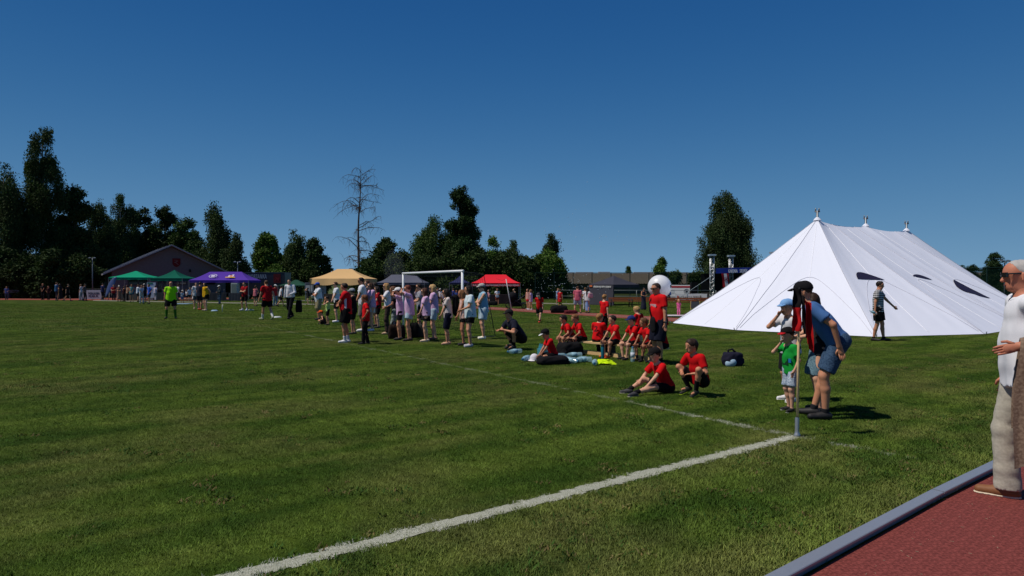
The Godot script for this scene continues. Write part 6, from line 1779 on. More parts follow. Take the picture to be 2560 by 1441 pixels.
	for r in [
		[284, 753, 712, 20, "tee", rgb(160, 40, 44), "pants", rgb(34, 32, 36), "short", "man in a red tee beside the blue feather flag"],
		[297, 754, 714, 30, "dress", rgb(150, 110, 96), "none", BLACK, "bun", "woman in a long brown patterned dress by the green canopy"],
		[309, 754, 716, 150, "tee", rgb(70, 40, 40), "pants", rgb(40, 38, 40), "short", "man in a dark maroon tee by the green canopy"],
		[319, 753, 713, -40, "tank", rgb(176, 140, 116), "pants", rgb(30, 28, 30), "long", "woman in a beige top and dark trousers by the green canopy"],
		[329, 756, 711, 20, "tank", rgb(110, 160, 156), "short", rgb(60, 84, 110), "short", "woman in a mint top and denim shorts by the green canopy"],
		[344, 755, 712, 140, "tee", rgb(200, 210, 226), "shorts", rgb(36, 36, 44), "short", "man in a pale blue tee seen from behind in the queue"],
		[353, 760, 713, 60, "tee", rgb(196, 196, 202), "pants", rgb(190, 190, 190), "short", "man in white trousers in the queue"],
		[360, 757, 710, -150, "tee", rgb(40, 40, 50), "shorts", rgb(30, 30, 34), "tail", "woman in a navy tee with a grey cap in the queue"],
		[373, 760, 711, -30, "tee", rgb(52, 92, 190), "shorts", rgb(36, 40, 50), "short", "man in a bright blue tee holding a bag"],
		[388, 752, 714, 170, "tee", rgb(196, 186, 206), "pants", rgb(176, 168, 180), "short", "man in pale lilac shirt and pale trousers under the dark green canopy"],
		[413, 752, 718, 20, "tee", rgb(140, 84, 76), "shorts", rgb(40, 36, 38), "bob", "woman in a dusky pink tee behind the referee"],
		[444, 752, 712, 150, "tee", rgb(214, 216, 222), "pants", rgb(60, 60, 66), "short", "man in a white tee seen from behind, right of the referee"],
		[455, 758, 726, 60, "tee", rgb(206, 210, 222), "shorts", rgb(80, 100, 150), "mop", "child in a white tee beside the blue mat"],
		[467, 753, 724, -20, "tee", rgb(206, 206, 212), "shorts", rgb(46, 46, 52), "mop", "child in white at the purple canopy's leg"],
		[474, 754, 719, 40, "tee", rgb(176, 190, 216), "shorts", rgb(34, 34, 40), "long", "girl in pale blue under the purple canopy"],
		[486, 758, 715, 20, "dress", rgb(214, 212, 216), "none", WHITE, "long", "woman in a long white dress with her hand at her face"],
		[151, 752, 709, -90, "dress", rgb(46, 38, 40), "none", BLACK, "long", "woman in a long dark dress walking on the far track"],
		[168, 753, 710, 90, "tee", rgb(36, 32, 34), "shorts", rgb(30, 28, 30), "short", "person in black carrying a small child on the far track"],
		[203, 752, 711, -80, "tee", rgb(206, 196, 206), "pants", rgb(150, 150, 160), "short", "person in a pale top beside the white advertising board"],
		[211, 753, 710, 100, "long", rgb(96, 84, 84), "pants", rgb(46, 42, 44), "short", "person in a brown jacket beside the white advertising board"],
		[140, 750, 706, 150, "tee", rgb(52, 92, 130), "pants", rgb(50, 50, 60), "short", "person in a blue tee behind the yellow barrier board"],
		[256, 751, 708, 170, "tee", rgb(40, 44, 80), "pants", rgb(40, 40, 46), "short", "person in a navy tee behind the advertising board"],
		[107, 750, 709, 10, "tee", rgb(40, 36, 36), "pants", rgb(34, 34, 36), "bald", "bald man in dark clothes under the wood"],
		[121, 750, 715, 10, "tee", rgb(60, 34, 34), "pants", rgb(34, 34, 36), "short", "person in dark red under the wood"],
		[16, 750, 716, 30, "tee", rgb(92, 96, 150), "pants", rgb(80, 80, 90), "short", "person in a violet-blue tee beside the far banners"]]:
		var o := {"shirt": [r[4], r[5]], "legs": [r[6], r[7]], "hair": [r[8], [brown, dark, rgb(90, 66, 44)][int(r[0]) % 3]], "arms": ["hang", "hips", "phone", "crossed", "one_front", "clasp"][int(r[0]) % 6], "pose": "walk" if r[0] in [151, 168] else "easy", "group": crowd if r[0] > 270 else "people along the far track"}
		if r[0] in [360, 297, 455]: o.cap = [rgb(190, 186, 180), rgb(190, 186, 180)]
		if r[4] == "dress": o.dress = 0.72 if r[0] != 486 else 0.5
		W(r[0], r[1], r[2], r[3], r[9], o)
	# children and grown-ups round the grey and red canopies
	for r in [
		[1040, 757, 724, 30, "tee", rgb(196, 180, 186), "shorts", NAVY, "mop", "child in a pale pink top behind the crossbar"],
		[1101, 760, 722, -30, "tee", rgb(206, 206, 212), "shorts", rgb(60, 60, 70), "mop", "child in white with a sun hat under the navy canopy"],
		[1108, 762, 728, 20, "tee", rgb(190, 196, 206), "shorts", rgb(150, 120, 110), "short", "smaller child in grey-white by the navy canopy"],
		[1133, 757, 721, 160, "tee", rgb(52, 60, 120), "shorts", NAVY, "short", "child in dark blue under the navy canopy"],
		[1141, 759, 725, 10, "tee", rgb(60, 92, 176), "shorts", rgb(60, 92, 176), "short", "child all in bright blue beside the goal post"],
		[1093, 759, 719, 60, "tee", rgb(196, 160, 170), "shorts", BLACK, "tail", "girl in a pink tee near the navy canopy"],
		[1222, 762, 724, -20, "tank", rgb(196, 140, 156), "short", BLACK, "long", "girl in pink under the red canopy"],
		[1243, 764, 721, 5, "tee", rgb(212, 216, 226), "shorts", rgb(120, 52, 40), "short", "man in a white tee and rust shorts in front of the red canopy"],
		[1286, 765, 722, -60, "tank", rgb(60, 44, 44), "pants", rgb(40, 38, 40), "bun", "woman in a brown top behind the pram"],
		[1320, 774, 722, -40, "tank", rgb(196, 150, 140), "skirt", rgb(170, 24, 44), "long", "woman in a red skirt behind the pram"],
		[1328, 775, 724, -110, "tee", rgb(186, 160, 196), "skirt", rgb(196, 166, 204), "bob", "woman in a lilac top and skirt next to the red skirt"],
		[1394, 763, 721, 40, "tee", rgb(160, 176, 206), "shorts", rgb(110, 130, 170), "short", "man in pale blue beside the woman in red and yellow"],
		[1400, 773, 723, 150, "dress", rgb(176, 26, 34), "pants", rgb(196, 160, 60), "bun", "woman in a red tunic over yellow trousers"],
		[1463, 776, 719, 160, "tee", rgb(214, 212, 212), "pants", rgb(196, 190, 186), "short", "man in a white tee beside the woman in the blue dress"]]:
		var o := {"shirt": [r[4], r[5]], "legs": [r[6], r[7]], "hair": [r[8], [brown, dark, rgb(110, 80, 50)][int(r[0]) % 3]], "arms": ["hang", "one_front", "clasp", "phone"][int(r[0]) % 4], "pose": "easy", "shoe": rgb(200, 200, 204) if int(r[0]) % 2 == 0 else rgb(60, 56, 56), "group": "people round the canopies on the far side"}
		if r[0] == 1101: o.cap = [rgb(210, 206, 200), rgb(210, 206, 200)]
		if r[4] == "dress": o.dress = 0.3
		W(r[0], r[1], r[2], r[3], r[9], o)
	W(1444, 784, 715, 172, "man in a pink polo and pale shorts seen from behind", {"shirt": ["tee", rgb(190, 92, 112)], "legs": ["shorts", rgb(150, 164, 184)], "hair": ["crop", brown], "w": 1.15, "pose": "wide"})
	W(1468, 783, 719, 150, "woman in a long pale blue dress with a white top and a pink bag", {"shirt": ["tee", rgb(208, 208, 214)], "legs": ["skirt", rgb(132, 160, 210)], "leg_len": 1.75, "hair": ["long", dark], "arms": "hips", "w": 0.95})
	W(1609, 776, 719, 10, "woman in a long dark dress looking at her phone", {"shirt": ["dress", rgb(40, 42, 56)], "dress": 0.85, "sleeves": false, "legs": ["none", BLACK], "arms": "phone", "hair": ["bun", dark], "nod": 20.0, "w": 0.9})
	W(1697, 790, 750, -20, "toddler in pink clothes standing on the grass", {"shirt": ["tee", rgb(222, 96, 150)], "legs": ["pants", rgb(222, 110, 160)], "H": 0.85, "hair": ["short", rgb(190, 150, 100)], "shoe": rgb(220, 210, 210)})
	W(1882, 762, 720, -60, "man with grey hair beside the stage", {"at": X(1882, 48.0), "H": 1.72, "shirt": ["tee", rgb(180, 176, 176)], "legs": ["pants", rgb(50, 50, 56)], "hair": ["short", rgb(120, 112, 108)]})
	W(1350, 807, 728, -25, "man in a red tee and black shorts striding with his head bowed", {"shirt": ["tee", rgb(196, 26, 28)], "pose": "stride", "arms": "walk", "cap": [rgb(60, 58, 62), rgb(130, 130, 130)], "shoe": rgb(190, 60, 40), "nod": 28.0, "w": 1.1, "socks": BLACK, "sock_len": 0.2, "lean": 14.0})
	# the bench of young players
	var yb := "young players in red shirts on the bench"
	var b0 := G(1425, 881); var b1 := G(1652, 906)
	var kn := [Vector3(-0.02, 0.05, 0.02), Vector3(0.02, 0.05, 0.02)]
	var kid := {"shirt": ["tee", RED], "legs": ["shorts", BLACK], "pose": "bench", "seat": 0.30, "hands": kn, "group": yb}
	var rows := [
		[0.02, -72, 1.22, "mop", dark, rgb(30, 28, 30), "boy leaning forward at the far end of the bench, dark fringe", {"lean": 30.0, "nod": 12.0}],
		[0.15, -68, 1.25, "mop", rgb(120, 80, 46), rgb(206, 80, 96), "boy with light brown hair and pink shoes on the bench", {"lean": 24.0, "nod": 14.0, "socks": BLACK, "sock_len": 0.3}],
		[0.34, 150, 1.25, "mop", rgb(150, 104, 60), rgb(40, 38, 40), "fair-haired boy on the bench with his back turned, number on his shirt", {"lean": 10.0, "look": -20.0, "hands": [Vector3(0, 0.06, -0.05), Vector3(0, 0.06, -0.05)], "legs": ["pants", BLACK]}],
		[0.54, -62, 1.20, "short", rgb(40, 28, 22), rgb(226, 92, 36), "boy in orange shoes with hands on his knees", {"lean": 12.0, "look": -20.0}],
		[0.74, -66, 1.20, "short", brown, rgb(34, 32, 34), "boy in a dark blue cap raising one hand on the bench", {"lean": 12.0, "cap": [rgb(40, 52, 110), rgb(40, 52, 110)], "right": Vector3(-0.24, 0.62, 0.30)}],
		[0.88, -58, 1.18, "mop", rgb(96, 68, 44), rgb(32, 30, 32), "smiling boy with brown hair and hands together on the bench", {"lean": 18.0, "look": -25.0, "socks": rgb(30, 30, 34), "sock_len": 0.3}],
		[1.02, -60, 1.20, "short", dark, rgb(32, 30, 32), "boy on the bench half hidden behind the coach", {"lean": 14.0, "socks": BLACK, "sock_len": 0.5}]]
	for r in rows:
		var o: Dictionary = kid.duplicate(true)
		o.merge({"at": b0.lerp(b1, r[0]), "H": r[2], "hair": [r[3], r[4]], "shoe": r[5]}, true)
		o.merge(r[7], true)
		var who := W(1500 + r[0] * 90, 890, 800, r[1], r[6], o)
		if r[0] == 0.34:
			var q := jj(who)
			lettering(who, "2", q.hip + q.u * 0.22 - q.sf * 0.145, 0.13, rgb(30, 26, 28), Basis(-q.sx, q.u, -q.sf), 0.0, "number")
	W(1510, 839, 736, 135, "boy in red standing beside the bench and reaching aside", {"shirt": ["tee", RED], "legs": ["pants", BLACK], "arms": "swing", "hair": ["short", rgb(150, 108, 64)], "pose": "easy"})
	W(1598, 868, 765, -150, "fair-haired boy in red standing behind the bench", {"shirt": ["tee", RED], "hair": ["mop", rgb(170, 136, 86)], "look": 40.0, "arms": "one_front", "nod": 16.0})
	W(1292, 874, 781, -62, "crouching man in a navy tee and black cap", {"H": 1.72, "pose": "crouch", "shirt": ["tee", rgb(34, 36, 50)], "legs": ["shorts", rgb(26, 26, 30)], "cap": [rgb(40, 40, 40), rgb(40, 40, 40)], "hands": [Vector3(-0.16, -0.02, 0.16), Vector3(0.13, -0.02, 0.2)], "w": 1.12, "socks": BLACK, "sock_len": 0.25, "lean": 32.0, "skin": 1})
	W(1385, 908, 840, -75, "boy in a black cap with white peak sitting on a black bag", {"H": 1.16, "pose": "cross", "seat": 0.10, "shirt": ["tee", RED], "legs": ["shorts", BLACK], "cap": [rgb(26, 26, 28), rgb(222, 222, 226)], "hands": [Vector3(-0.2, 0.04, 0.06), Vector3(0.12, 0.05, 0.05)], "lean": 20.0, "shoe": rgb(40, 38, 40), "nod": 22.0})
	var boyc := W(1668, 981, 878, -68, "boy in a black cap sitting on the grass with legs stretched out", {"H": 1.34, "pose": "ground", "shirt": ["tee", RED], "legs": ["shorts", BLACK], "cap": [rgb(30, 29, 30), rgb(30, 29, 30)], "hands": [Vector3(0.0, -0.02, 0.20), Vector3(0.06, 0.0, 0.12)], "lean": 26.0, "shoe": rgb(66, 64, 66), "sole": rgb(190, 184, 172), "socks": rgb(28, 28, 30), "sock_len": 0.25, "look": 8.0, "nod": 10.0, "skin": 2})
	W(1742, 990, 855, -60, "boy with tousled dark hair crouching on one knee, black and green shoes", {"H": 1.36, "pose": "crouch", "shirt": ["tee", rgb(198, 20, 26)], "legs": ["shorts", rgb(24, 24, 27)], "hair": ["mop", rgb(48, 34, 26)], "hands": [Vector3(-0.18, -0.10, -0.02), Vector3(0.1, -0.08, 0.02)], "lean": 18.0, "shoe": rgb(34, 36, 30), "sole": rgb(150, 176, 40), "socks": rgb(26, 26, 28), "sock_len": 0.5, "look": -12.0, "nod": 8.0, "skin": 1})
	# the coach
	var co := W(1648, 912, 707, -68, "man in a red tee and sunglasses standing with a black bag strap across his chest", {"shirt": ["tee", RED], "legs": ["shorts", rgb(28, 30, 44)], "leg_len": 0.98, "arms": "hang", "hair": ["crop", rgb(54, 40, 32)], "glasses": 1, "w": 1.16, "belly": 0.03, "shoe": rgb(34, 34, 38), "socks": BLACK, "sock_len": 0.2, "nod": 10.0, "leg_loose": 1.1, "skin": 1})
	j = jj(co)
	lettering(co, "LAWENS", j.hip + j.u * 0.33 * j.s + j.sf * 0.135, 0.060, rgb(214, 190, 196), Basis(j.sx, j.u, j.sf), 0.22, "shirt_print")
	var bg := thing("shoulder_bag", "small black shoulder bag hanging on the coach in red", "bag", co.position, co.rotation.y)
	mi(bg, "strap", tube_mesh([j.SR + j.u * 0.075 + Vector3(0, 0.0, -0.02), j.sc + j.sf * 0.16 - j.u * 0.10 - j.sx * 0.09, j.hip + j.u * 0.2 + j.sf * 0.2 - j.sx * 0.02, j.hip + j.u * 0.02 + j.sf * 0.2 + j.sx * 0.06], [0.012], 6), cloth(rgb(26, 26, 28)))
	mi(bg, "pouch", net_mesh([nets([B(j.hip + j.sf * 0.205 + j.sx * 0.08 + j.u * 0.02, j.hip + j.sf * 0.205 + j.sx * 0.08 - j.u * 0.14, 0.085, 0.085, 0.4, Vector3(0, 0, 1), 0.02)], 0.014)]), cloth(rgb(28, 28, 31)))
	var wt := thing("wrist_watch", "black wrist watch on the coach's arm", "watch", co.position, co.rotation.y)
	var wa: Vector3 = (j.wl - j.el).normalized()
	mi(wt, "strap", tube_mesh([j.wl - wa * 0.045, j.wl - wa * 0.02], [0.036], 10), mat("watch_black", rgb(20, 20, 22), 0.5))
	mi(wt, "face", tube_mesh([j.wl - wa * 0.033 + Vector3(0.03, 0, 0), j.wl - wa * 0.033 + Vector3(0.046, 0, 0)], [0.02], 10), mat("watch_face", rgb(60, 62, 66), 0.3))
	# the group at the corner flag
	W(2066, 1046, 735, -108, "man in a blue tee and denim shorts bending forward at the corner flag", {"H": 1.80, "pose": "lean", "lean": 40.0, "shirt": ["tee", rgb(70, 106, 158)], "legs": ["bermuda", WHITE], "legs_m": denim("blue_denim", rgb(38, 58, 84), rgb(72, 96, 124)), "leg_len": 0.86, "arms": "pocket", "cap": [rgb(28, 27, 30), rgb(28, 27, 30)], "shoe": rgb(34, 33, 35), "socks": rgb(40, 40, 44), "sock_len": 0.14, "w": 0.98, "skin": 1, "nod": 6.0, "hair": ["crop", brown], "feet": [Vector3(0.10, 0, 0.02), Vector3(-0.12, 0, 0.12)]})
	W(2050, 1030, 752, -98, "woman in a dark top and blue flowered knee-length skirt leaning over the boys", {"H": 1.52, "pose": "stand", "lean": 10.0, "shirt": ["tee", rgb(36, 38, 46)], "legs": ["skirt", WHITE], "legs_m": tri_local("flowered_skirt", noise_tex(0.13, rgb(22, 34, 52), rgb(150, 190, 206), 77, 256, 0.34), 3.5), "leg_len": 0.92, "arms": "phone", "hair": ["bob", rgb(52, 36, 26)], "shoe": rgb(46, 40, 38), "w": 0.95})
	var teen := W(1976, 1003, 760, -70, "boy in a pale blue cap, white tee and black shorts with lime hem", {"H": 1.40, "shirt": ["tee", rgb(206, 206, 212)], "legs": ["shorts", rgb(30, 30, 33)], "leg_len": 0.9, "arms": "mouth_right", "cap": [rgb(122, 166, 214), rgb(122, 166, 214)], "shoe": rgb(220, 220, 222), "sole": rgb(230, 230, 230), "hair": ["crop", brown]})
	var kidg := W(1977, 1029, 822, -72, "small boy in a bright green printed tee and a black cap with red peak", {"H": 1.06, "shirt": ["tee", rgb(28, 150, 58)], "legs": ["shorts", rgb(170, 184, 200)], "legs_m": denim("pale_shorts", rgb(120, 140, 166), rgb(206, 214, 224)), "leg_len": 0.85, "arms": "mouth_right", "cap": [rgb(26, 24, 26), rgb(190, 36, 44)], "shoe": rgb(34, 34, 36), "sole": rgb(220, 220, 220), "hair": ["crop", brown], "leg_loose": 1.1, "skin": 2})
	j = jj(kidg)
	mi(kidg, "shirt_print", box_mesh(j.hip + j.u * 0.17 * j.s + j.sf * 0.128 * j.s + j.sx * 0.0, Vector3(0.10, 0.085, 0.01), Basis(j.sx, j.u, j.sf)), mat("print_dark_green", rgb(16, 60, 34), 0.8))
	mi(kidg, "shirt_print", box_mesh(j.hip + j.u * 0.20 * j.s + j.sf * 0.118 * j.s + j.sx * 0.07, Vector3(0.05, 0.05, 0.01), Basis(j.sx, j.u, j.sf)), mat("print_blue", rgb(34, 110, 170), 0.8))
	# the man in stripes before the tent
	striped_man = W(2196, 853, 703, 54, "man in a black and white striped tee and black shorts walking past the tent", {"shirt": ["tee", WHITE], "shirt_m": stripes("striped_tee", rgb(24, 24, 28), rgb(206, 206, 208), 0.052, 0.5), "pose": "easy", "feet": [Vector3(0.08, 0, 0.13), Vector3(-0.08, 0, -0.10)], "arms": "swing", "hair": ["short", rgb(32, 24, 20)], "shoe": rgb(30, 30, 32), "w": 1.12, "skin": 1, "socks": BLACK, "sock_len": 0.12})
	elderly_man()

func elderly_man() -> void:
	var at := G(2566, 1262)
	var tr := tri_local("linen_trousers", noise_tex(0.08, rgb(170, 164, 150), rgb(190, 184, 170), 81, 256, 0.2), 2.0)
	var linen := tri_local("white_linen", noise_tex(0.15, rgb(214, 216, 224), rgb(232, 232, 238), 82, 256, 0.2), 4.0)
	var o := person({"at": at, "face": -112.0, "H": 1.80, "label": "elderly man with white hair and sunglasses in a white shirt, coat over his arm", "cell": 0.010, "pose": "easy", "shirt": ["tee", WHITE], "shirt_m": linen, "hem": 0.10, "loose": 1.06, "belly": 0.02, "w": 0.98, "legs": ["pants", WHITE], "legs_m": tr, "flare": 1.1, "leg_fat": 1.14, "shoe": rgb(128, 84, 52), "sole": rgb(214, 200, 176), "hair": ["thin", rgb(176, 173, 170)], "glasses": 1, "left": Vector3(0.24, 1.13, 0.10), "arms": "hang", "wrinkle": 0.017, "wfreq": 6.0, "leg_wrinkle": 0.4, "leg_wfreq": 6.5, "skin_c": Color(0.74, 0.48, 0.38), "feet": [Vector3(0.14, 0, -0.24), Vector3(-0.12, 0, 0.07)], "nod": 3.0})
	var j := jj(o)
	# open collar, then the coat
	var st: SurfaceTool
	var rows := []
	for sg in [-1.0, 1.0]:
		st = new_st()
		var nb: Vector3 = j.nb
		var ring := [[], []]
		for k in 9:
			var a: float = lerpf(0.25, PI - 0.1, k / 8.0) * sg
			var c: Vector3 = nb + j.sx * sin(a) * 0.082 + j.sf * (cos(a) * 0.088 + 0.008) + j.u * (0.012 - 0.05 * maxf(0.0, cos(a)))
			ring[0].append(c + j.sx * sin(a) * 0.02 - j.u * 0.035); ring[1].append(c + j.u * 0.02)
		if sg < 0: ring.reverse()
		sheet(st, ring)
		mi(o, "collar", done(st), linen)
	# the coat over his left forearm
	var coat := thing("coat", "brown linen coat hanging over the elderly man's forearm", "coat", o.position, o.rotation.y)
	var cm := tri_local("coat_linen", noise_tex(0.05, rgb(104, 84, 72), rgb(146, 126, 108), 84, 256, 0.2), 3.0)
	var e: Vector3 = j.el; var w: Vector3 = j.wl
	var fd: Vector3 = (w - e).normalized(); var nn: Vector3 = fd.cross(Vector3.UP).normalized()
	if nn.x < 0: nn = -nn
	st = new_st()
	rows = []
	for k in 23:
		var f := k / 22.0
		var row := []
		for i in 25:
			var g := i / 24.0                  # 0 inner hem .. 1 outer hem
			var along := lerpf(-0.42, 1.05, f)
			var base := e + fd * along * 0.26
			var s2 := (g - 0.42) * 1.55
			var fold := (0.022 * sin(f * 9.0 + g * 3.0) + 0.010 * sin(f * 17.0 - g * 5.0) + 0.02 * noise.get_noise_2d(f * 3.0, g * 2.0)) * minf(1.0, absf(s2) * 2.5)
			var p: Vector3
			if absf(s2) < 0.10: p = base + nn * sin(s2 / 0.10 * PI * 0.5) * 0.062 + Vector3.UP * (cos(s2 / 0.10 * PI * 0.5) * 0.060 + 0.0)
			else:
				var dn := absf(s2) - 0.10
				p = base + nn * (signf(s2) * (0.062 + 0.02 * dn) + fold) + Vector3.DOWN * dn * (0.98 + 0.08 * f) + fd * (0.02 * sin(dn * 5.0) + 0.06 * dn)
			row.append(p)
		rows.append(row)
	sheet(st, rows)
	mi(coat, "cloth", done(st), cm)
	st = new_st()
	tube(st, [e + fd * 0.10 + nn * 0.085 - Vector3(0, 0.02, 0), e + fd * 0.14 + nn * 0.11 - Vector3(0, 0.12, 0), e + fd * 0.13 + nn * 0.115 - Vector3(0, 0.26, 0)], [0.05, 0.058, 0.062], 12, false)
	mi(coat, "sleeve", done(st), tri_local("coat_lining", noise_tex(0.05, rgb(156, 140, 118), rgb(184, 168, 146), 85, 256, 0.2), 3.0))
# ---------------------------------------------------------------- small things
func bag(called: String, label: String, at: Vector3, size: Vector3, c: Color, turn := 0.0, handles := true) -> Node3D:
	var o := thing(called, label, "bag", at, turn)
	var h := size * 0.5
	mi(o, "body", soft_box(size, 6.0, 0.09, at.x), cloth(c))
	if handles:
		for z in [-0.04, 0.05]: mi(o, "handle", tube_mesh([Vector3(-h.x * 0.5, size.y * 0.85, z), Vector3(-h.x * 0.25, size.y * 1.2, z), Vector3(h.x * 0.25, size.y * 1.2, z), Vector3(h.x * 0.5, size.y * 0.85, z)], [0.012], 6), cloth(c.darkened(0.3)))
	return o

func soft_box(size: Vector3, k: float, rough: float, seed_v: float) -> ArrayMesh:      # a rounded, slightly slumped box standing on y = 0
	var st := new_st()
	var n := 8
	for f in 6:
		var rows := []
		for j in n + 1:
			var row := []
			for i in n + 1:
				var a := -1.0 + 2.0 * i / n; var b := -1.0 + 2.0 * j / n
				var q: Vector3 = [Vector3(a, b, 1), Vector3(-a, b, -1), Vector3(1, b, -a), Vector3(-1, b, a), Vector3(a, 1, -b), Vector3(a, -1, b)][f]
				q /= pow(pow(absf(q.x), k) + pow(absf(q.y), k) + pow(absf(q.z), k), 1.0 / k)
				q *= 1.0 + rough * noise.get_noise_3d(q.x * 2.0 + seed_v, q.y * 2.0, q.z * 2.0) * 2.0
				q.y = maxf(q.y, -1.0)
				var taper := 1.0 - 0.14 * maxf(0.0, q.y)
				row.append(Vector3(q.x * taper, q.y + 1.0, q.z * taper) * size * 0.5)
			rows.append(row)
		sheet(st, rows)
	return done(st)

func bottle_mesh(s := 1.0) -> ArrayMesh:
	var st := new_st()
	lathe(st, [Vector2(0, 0), Vector2(0.032, 0.002), Vector2(0.036, 0.012), Vector2(0.036, 0.06), Vector2(0.033, 0.085), Vector2(0.036, 0.11), Vector2(0.036, 0.17), Vector2(0.03, 0.2), Vector2(0.015, 0.235), Vector2(0.014, 0.25), Vector2(0, 0.251)].map(func(q): return q * s), 12)
	return done(st)

func build_props() -> void:
	# corner flag
	var cf := thing("corner_flag", "wooden corner pole with a red and black flag at the line's end", "flag", G(1994, 1092))
	var pm := tri_local("pole_wood", noise_tex(0.03, rgb(216, 186, 134), rgb(234, 206, 158), 91), 2.0)
	var lean := Vector3(0.020, 0, 0.0)
	mi(cf, "pole", tube_mesh([lean * 0.1 + Vector3(0, 0.12, 0), lean + Vector3(0, 1.5, 0)], [0.0135, 0.013], 10), pm)
	var st := new_st()
	lathe(st, [Vector2(0.032, 0.0), Vector2(0.034, 0.02), Vector2(0.026, 0.03), Vector2(0.022, 0.06), Vector2(0.022, 0.19), Vector2(0.019, 0.2), Vector2(0.019, 0.205)], 14)
	mi(cf, "spring_base", done(st), mat("galvanised", rgb(168, 172, 176), 0.4, 0.5, 0.7))
	st = new_st(); lathe(st, [Vector2(0, 1.49), Vector2(0.022, 1.495), Vector2(0.02, 1.54), Vector2(0.008, 1.58), Vector2(0, 1.582)], 12, lean)
	mi(cf, "pole_cap", done(st), mat("cap_black", rgb(20, 20, 22), 0.6))
	# flag: hangs limp in folds, each colour a cloth of its own (black over red, sewn in panels)
	# two falls of cloth: the hoist side black over red, the fly side red edged with black, folded on itself
	var falls := [[-0.085, 0.0, 1.57, 1.37, 0.0, rgb(30, 27, 29)], [-0.088, 0.004, 1.37, 1.12, 0.0, rgb(186, 30, 34)], [0.0, 0.05, 1.50, 1.10, 0.06, rgb(34, 30, 32)], [0.03, 0.105, 1.45, 0.99, 0.10, rgb(180, 28, 32)]]
	for q in falls:
		st = new_st()
		var rows := []
		for k in 13:
			var v := k / 12.0
			var row := []
			for i in 9:
				var f := i / 8.0
				var y: float = lerpf(q[2], q[3], v) - q[4] * f * (0.3 + 0.7 * v)
				var x: float = lerpf(q[0], q[1], f) + 0.035 * v * (1.0 if q[0] > -0.05 else 0.0)
				row.append(lean * (y / 1.5) + Vector3(x, y, 0.03 + 0.030 * sin(f * 6.0 + q[0] * 40.0) + 0.012 * sin(v * 7.0 + f * 3.0)))
			rows.append(row)
		rows.reverse(); sheet(st, rows)
		mi(cf, "flag_fold", done(st), cloth(q[5]))
	# gym bench
	var b0 := G(1420, 881); var b1 := G(1655, 906)
	var gb := thing("gym_bench", "long low wooden bench under the young players", "bench", (b0 + b1) * 0.5)
	var u := (b1 - b0).normalized(); var L := (b1 - b0).length() + 0.2
	var bs := Basis(u, Vector3.UP, u.cross(Vector3.UP))
	var wm := tri_local("bench_pine", noise_tex(0.03, rgb(206, 170, 118), rgb(226, 194, 146), 92), 1.5)
	mi(gb, "seat", box_mesh(Vector3(0, 0.285, 0), Vector3(L, 0.035, 0.26), bs), wm)
	mi(gb, "ground_beam", box_mesh(Vector3(0, 0.045, 0), Vector3(L - 0.2, 0.09, 0.06), bs), wm)
	for t in [-0.42, 0.0, 0.42]: mi(gb, "leg", box_mesh(u * L * t + Vector3(0, 0.155, 0), Vector3(0.05, 0.225, 0.22), bs), mat("bench_steel", rgb(46, 44, 44), 0.6))
	# footballs
	var ball := thing("football", "white football with red and black marks lying on the grass", "ball", G(1411, 823))
	st = new_st()
	var prof := []
	for k in 13: prof.append(Vector2(cos(-PI / 2 + PI * k / 12.0) * 0.11, 0.11 + sin(-PI / 2 + PI * k / 12.0) * 0.11))
	lathe(st, prof, 18); mi(ball, "shell", done(st), mat("ball_white", rgb(206, 200, 190), 0.5))
	for a in [[0.3, 0.5], [-0.9, 0.1], [0.9, -0.3], [2.4, 0.4], [-2.2, -0.2]]:
		var c := Vector3(sin(a[0]) * cos(a[1]), sin(a[1]), cos(a[0]) * cos(a[1]))
		mi(ball, "mark", tube_mesh([Vector3(0, 0.11, 0) + c * 0.10, Vector3(0, 0.11, 0) + c * 0.1115], [0.03, 0.026], 5), mat("ball_mark", rgb(150, 40, 40), 0.6))
	# bottles lying about
	var bm := mat("bottle_plastic", Color(0.72, 0.88, 0.92, 0.35), 0.12, 0.5); bm.transparency = BaseMaterial3D.TRANSPARENCY_ALPHA
	var lm := mat("bottle_label", rgb(150, 190, 206), 0.5)
	var capm := mat("bottle_cap", rgb(70, 130, 170), 0.5)
	var spots := [[1303, 884, 0.6, "empty clear bottle lying beside the crouching man"], [1322, 901, 1.2, "empty clear bottle lying left of the boy on the bag"], [1412, 896, 0.3, "clear bottle in the litter behind the boy on the bag"], [1418, 902, 1.0, "clear bottle lying across another behind the boy on the bag"], [1411, 907, 2.3, "clear bottle lying against the black bag"], [1440, 908, -0.5, "clear bottle lying alone on the open grass"], [1455, 894, 0.2, "clear bottle lying under the bench's pink-shoed boy"], [1466, 904, 0.9, "clear bottle with pale label near the yellow bib"], [1480, 906, 0.1, "clear bottle touching its neighbour near the yellow bib"], [1488, 911, 1.4, "clear bottle lying closest to the yellow bib"]]
	for s in spots:
		var o := thing("plastic_bottle", s[3], "bottle", G(s[0], s[1]) + Vector3(0, 0.06, 0), s[2], "empty bottles strewn on the grass")
		var r := MeshInstance3D.new(); r.name = "body"; r.mesh = bottle_mesh(1.5); r.material_override = bm; r.rotation.z = PI / 2; o.add_child(r)
		mi(o, "label", tube_mesh([Vector3(-0.13, 0, 0), Vector3(-0.24, 0, 0)], [0.0555], 12), lm)
		mi(o, "cap", tube_mesh([Vector3(-0.36, 0, 0), Vector3(-0.385, 0, 0)], [0.025], 10), capm)
	# a wrapped pack of water bottles
	var pk := thing("bottle_pack", "shrink-wrapped blue pack of water bottles beside the boy on the bag", "bottle pack", G(1363, 897), 0.4)
	var pm2 := mat("pack_bottle", Color(0.25, 0.62, 0.70, 0.55), 0.15, 0.5); pm2.transparency = BaseMaterial3D.TRANSPARENCY_ALPHA
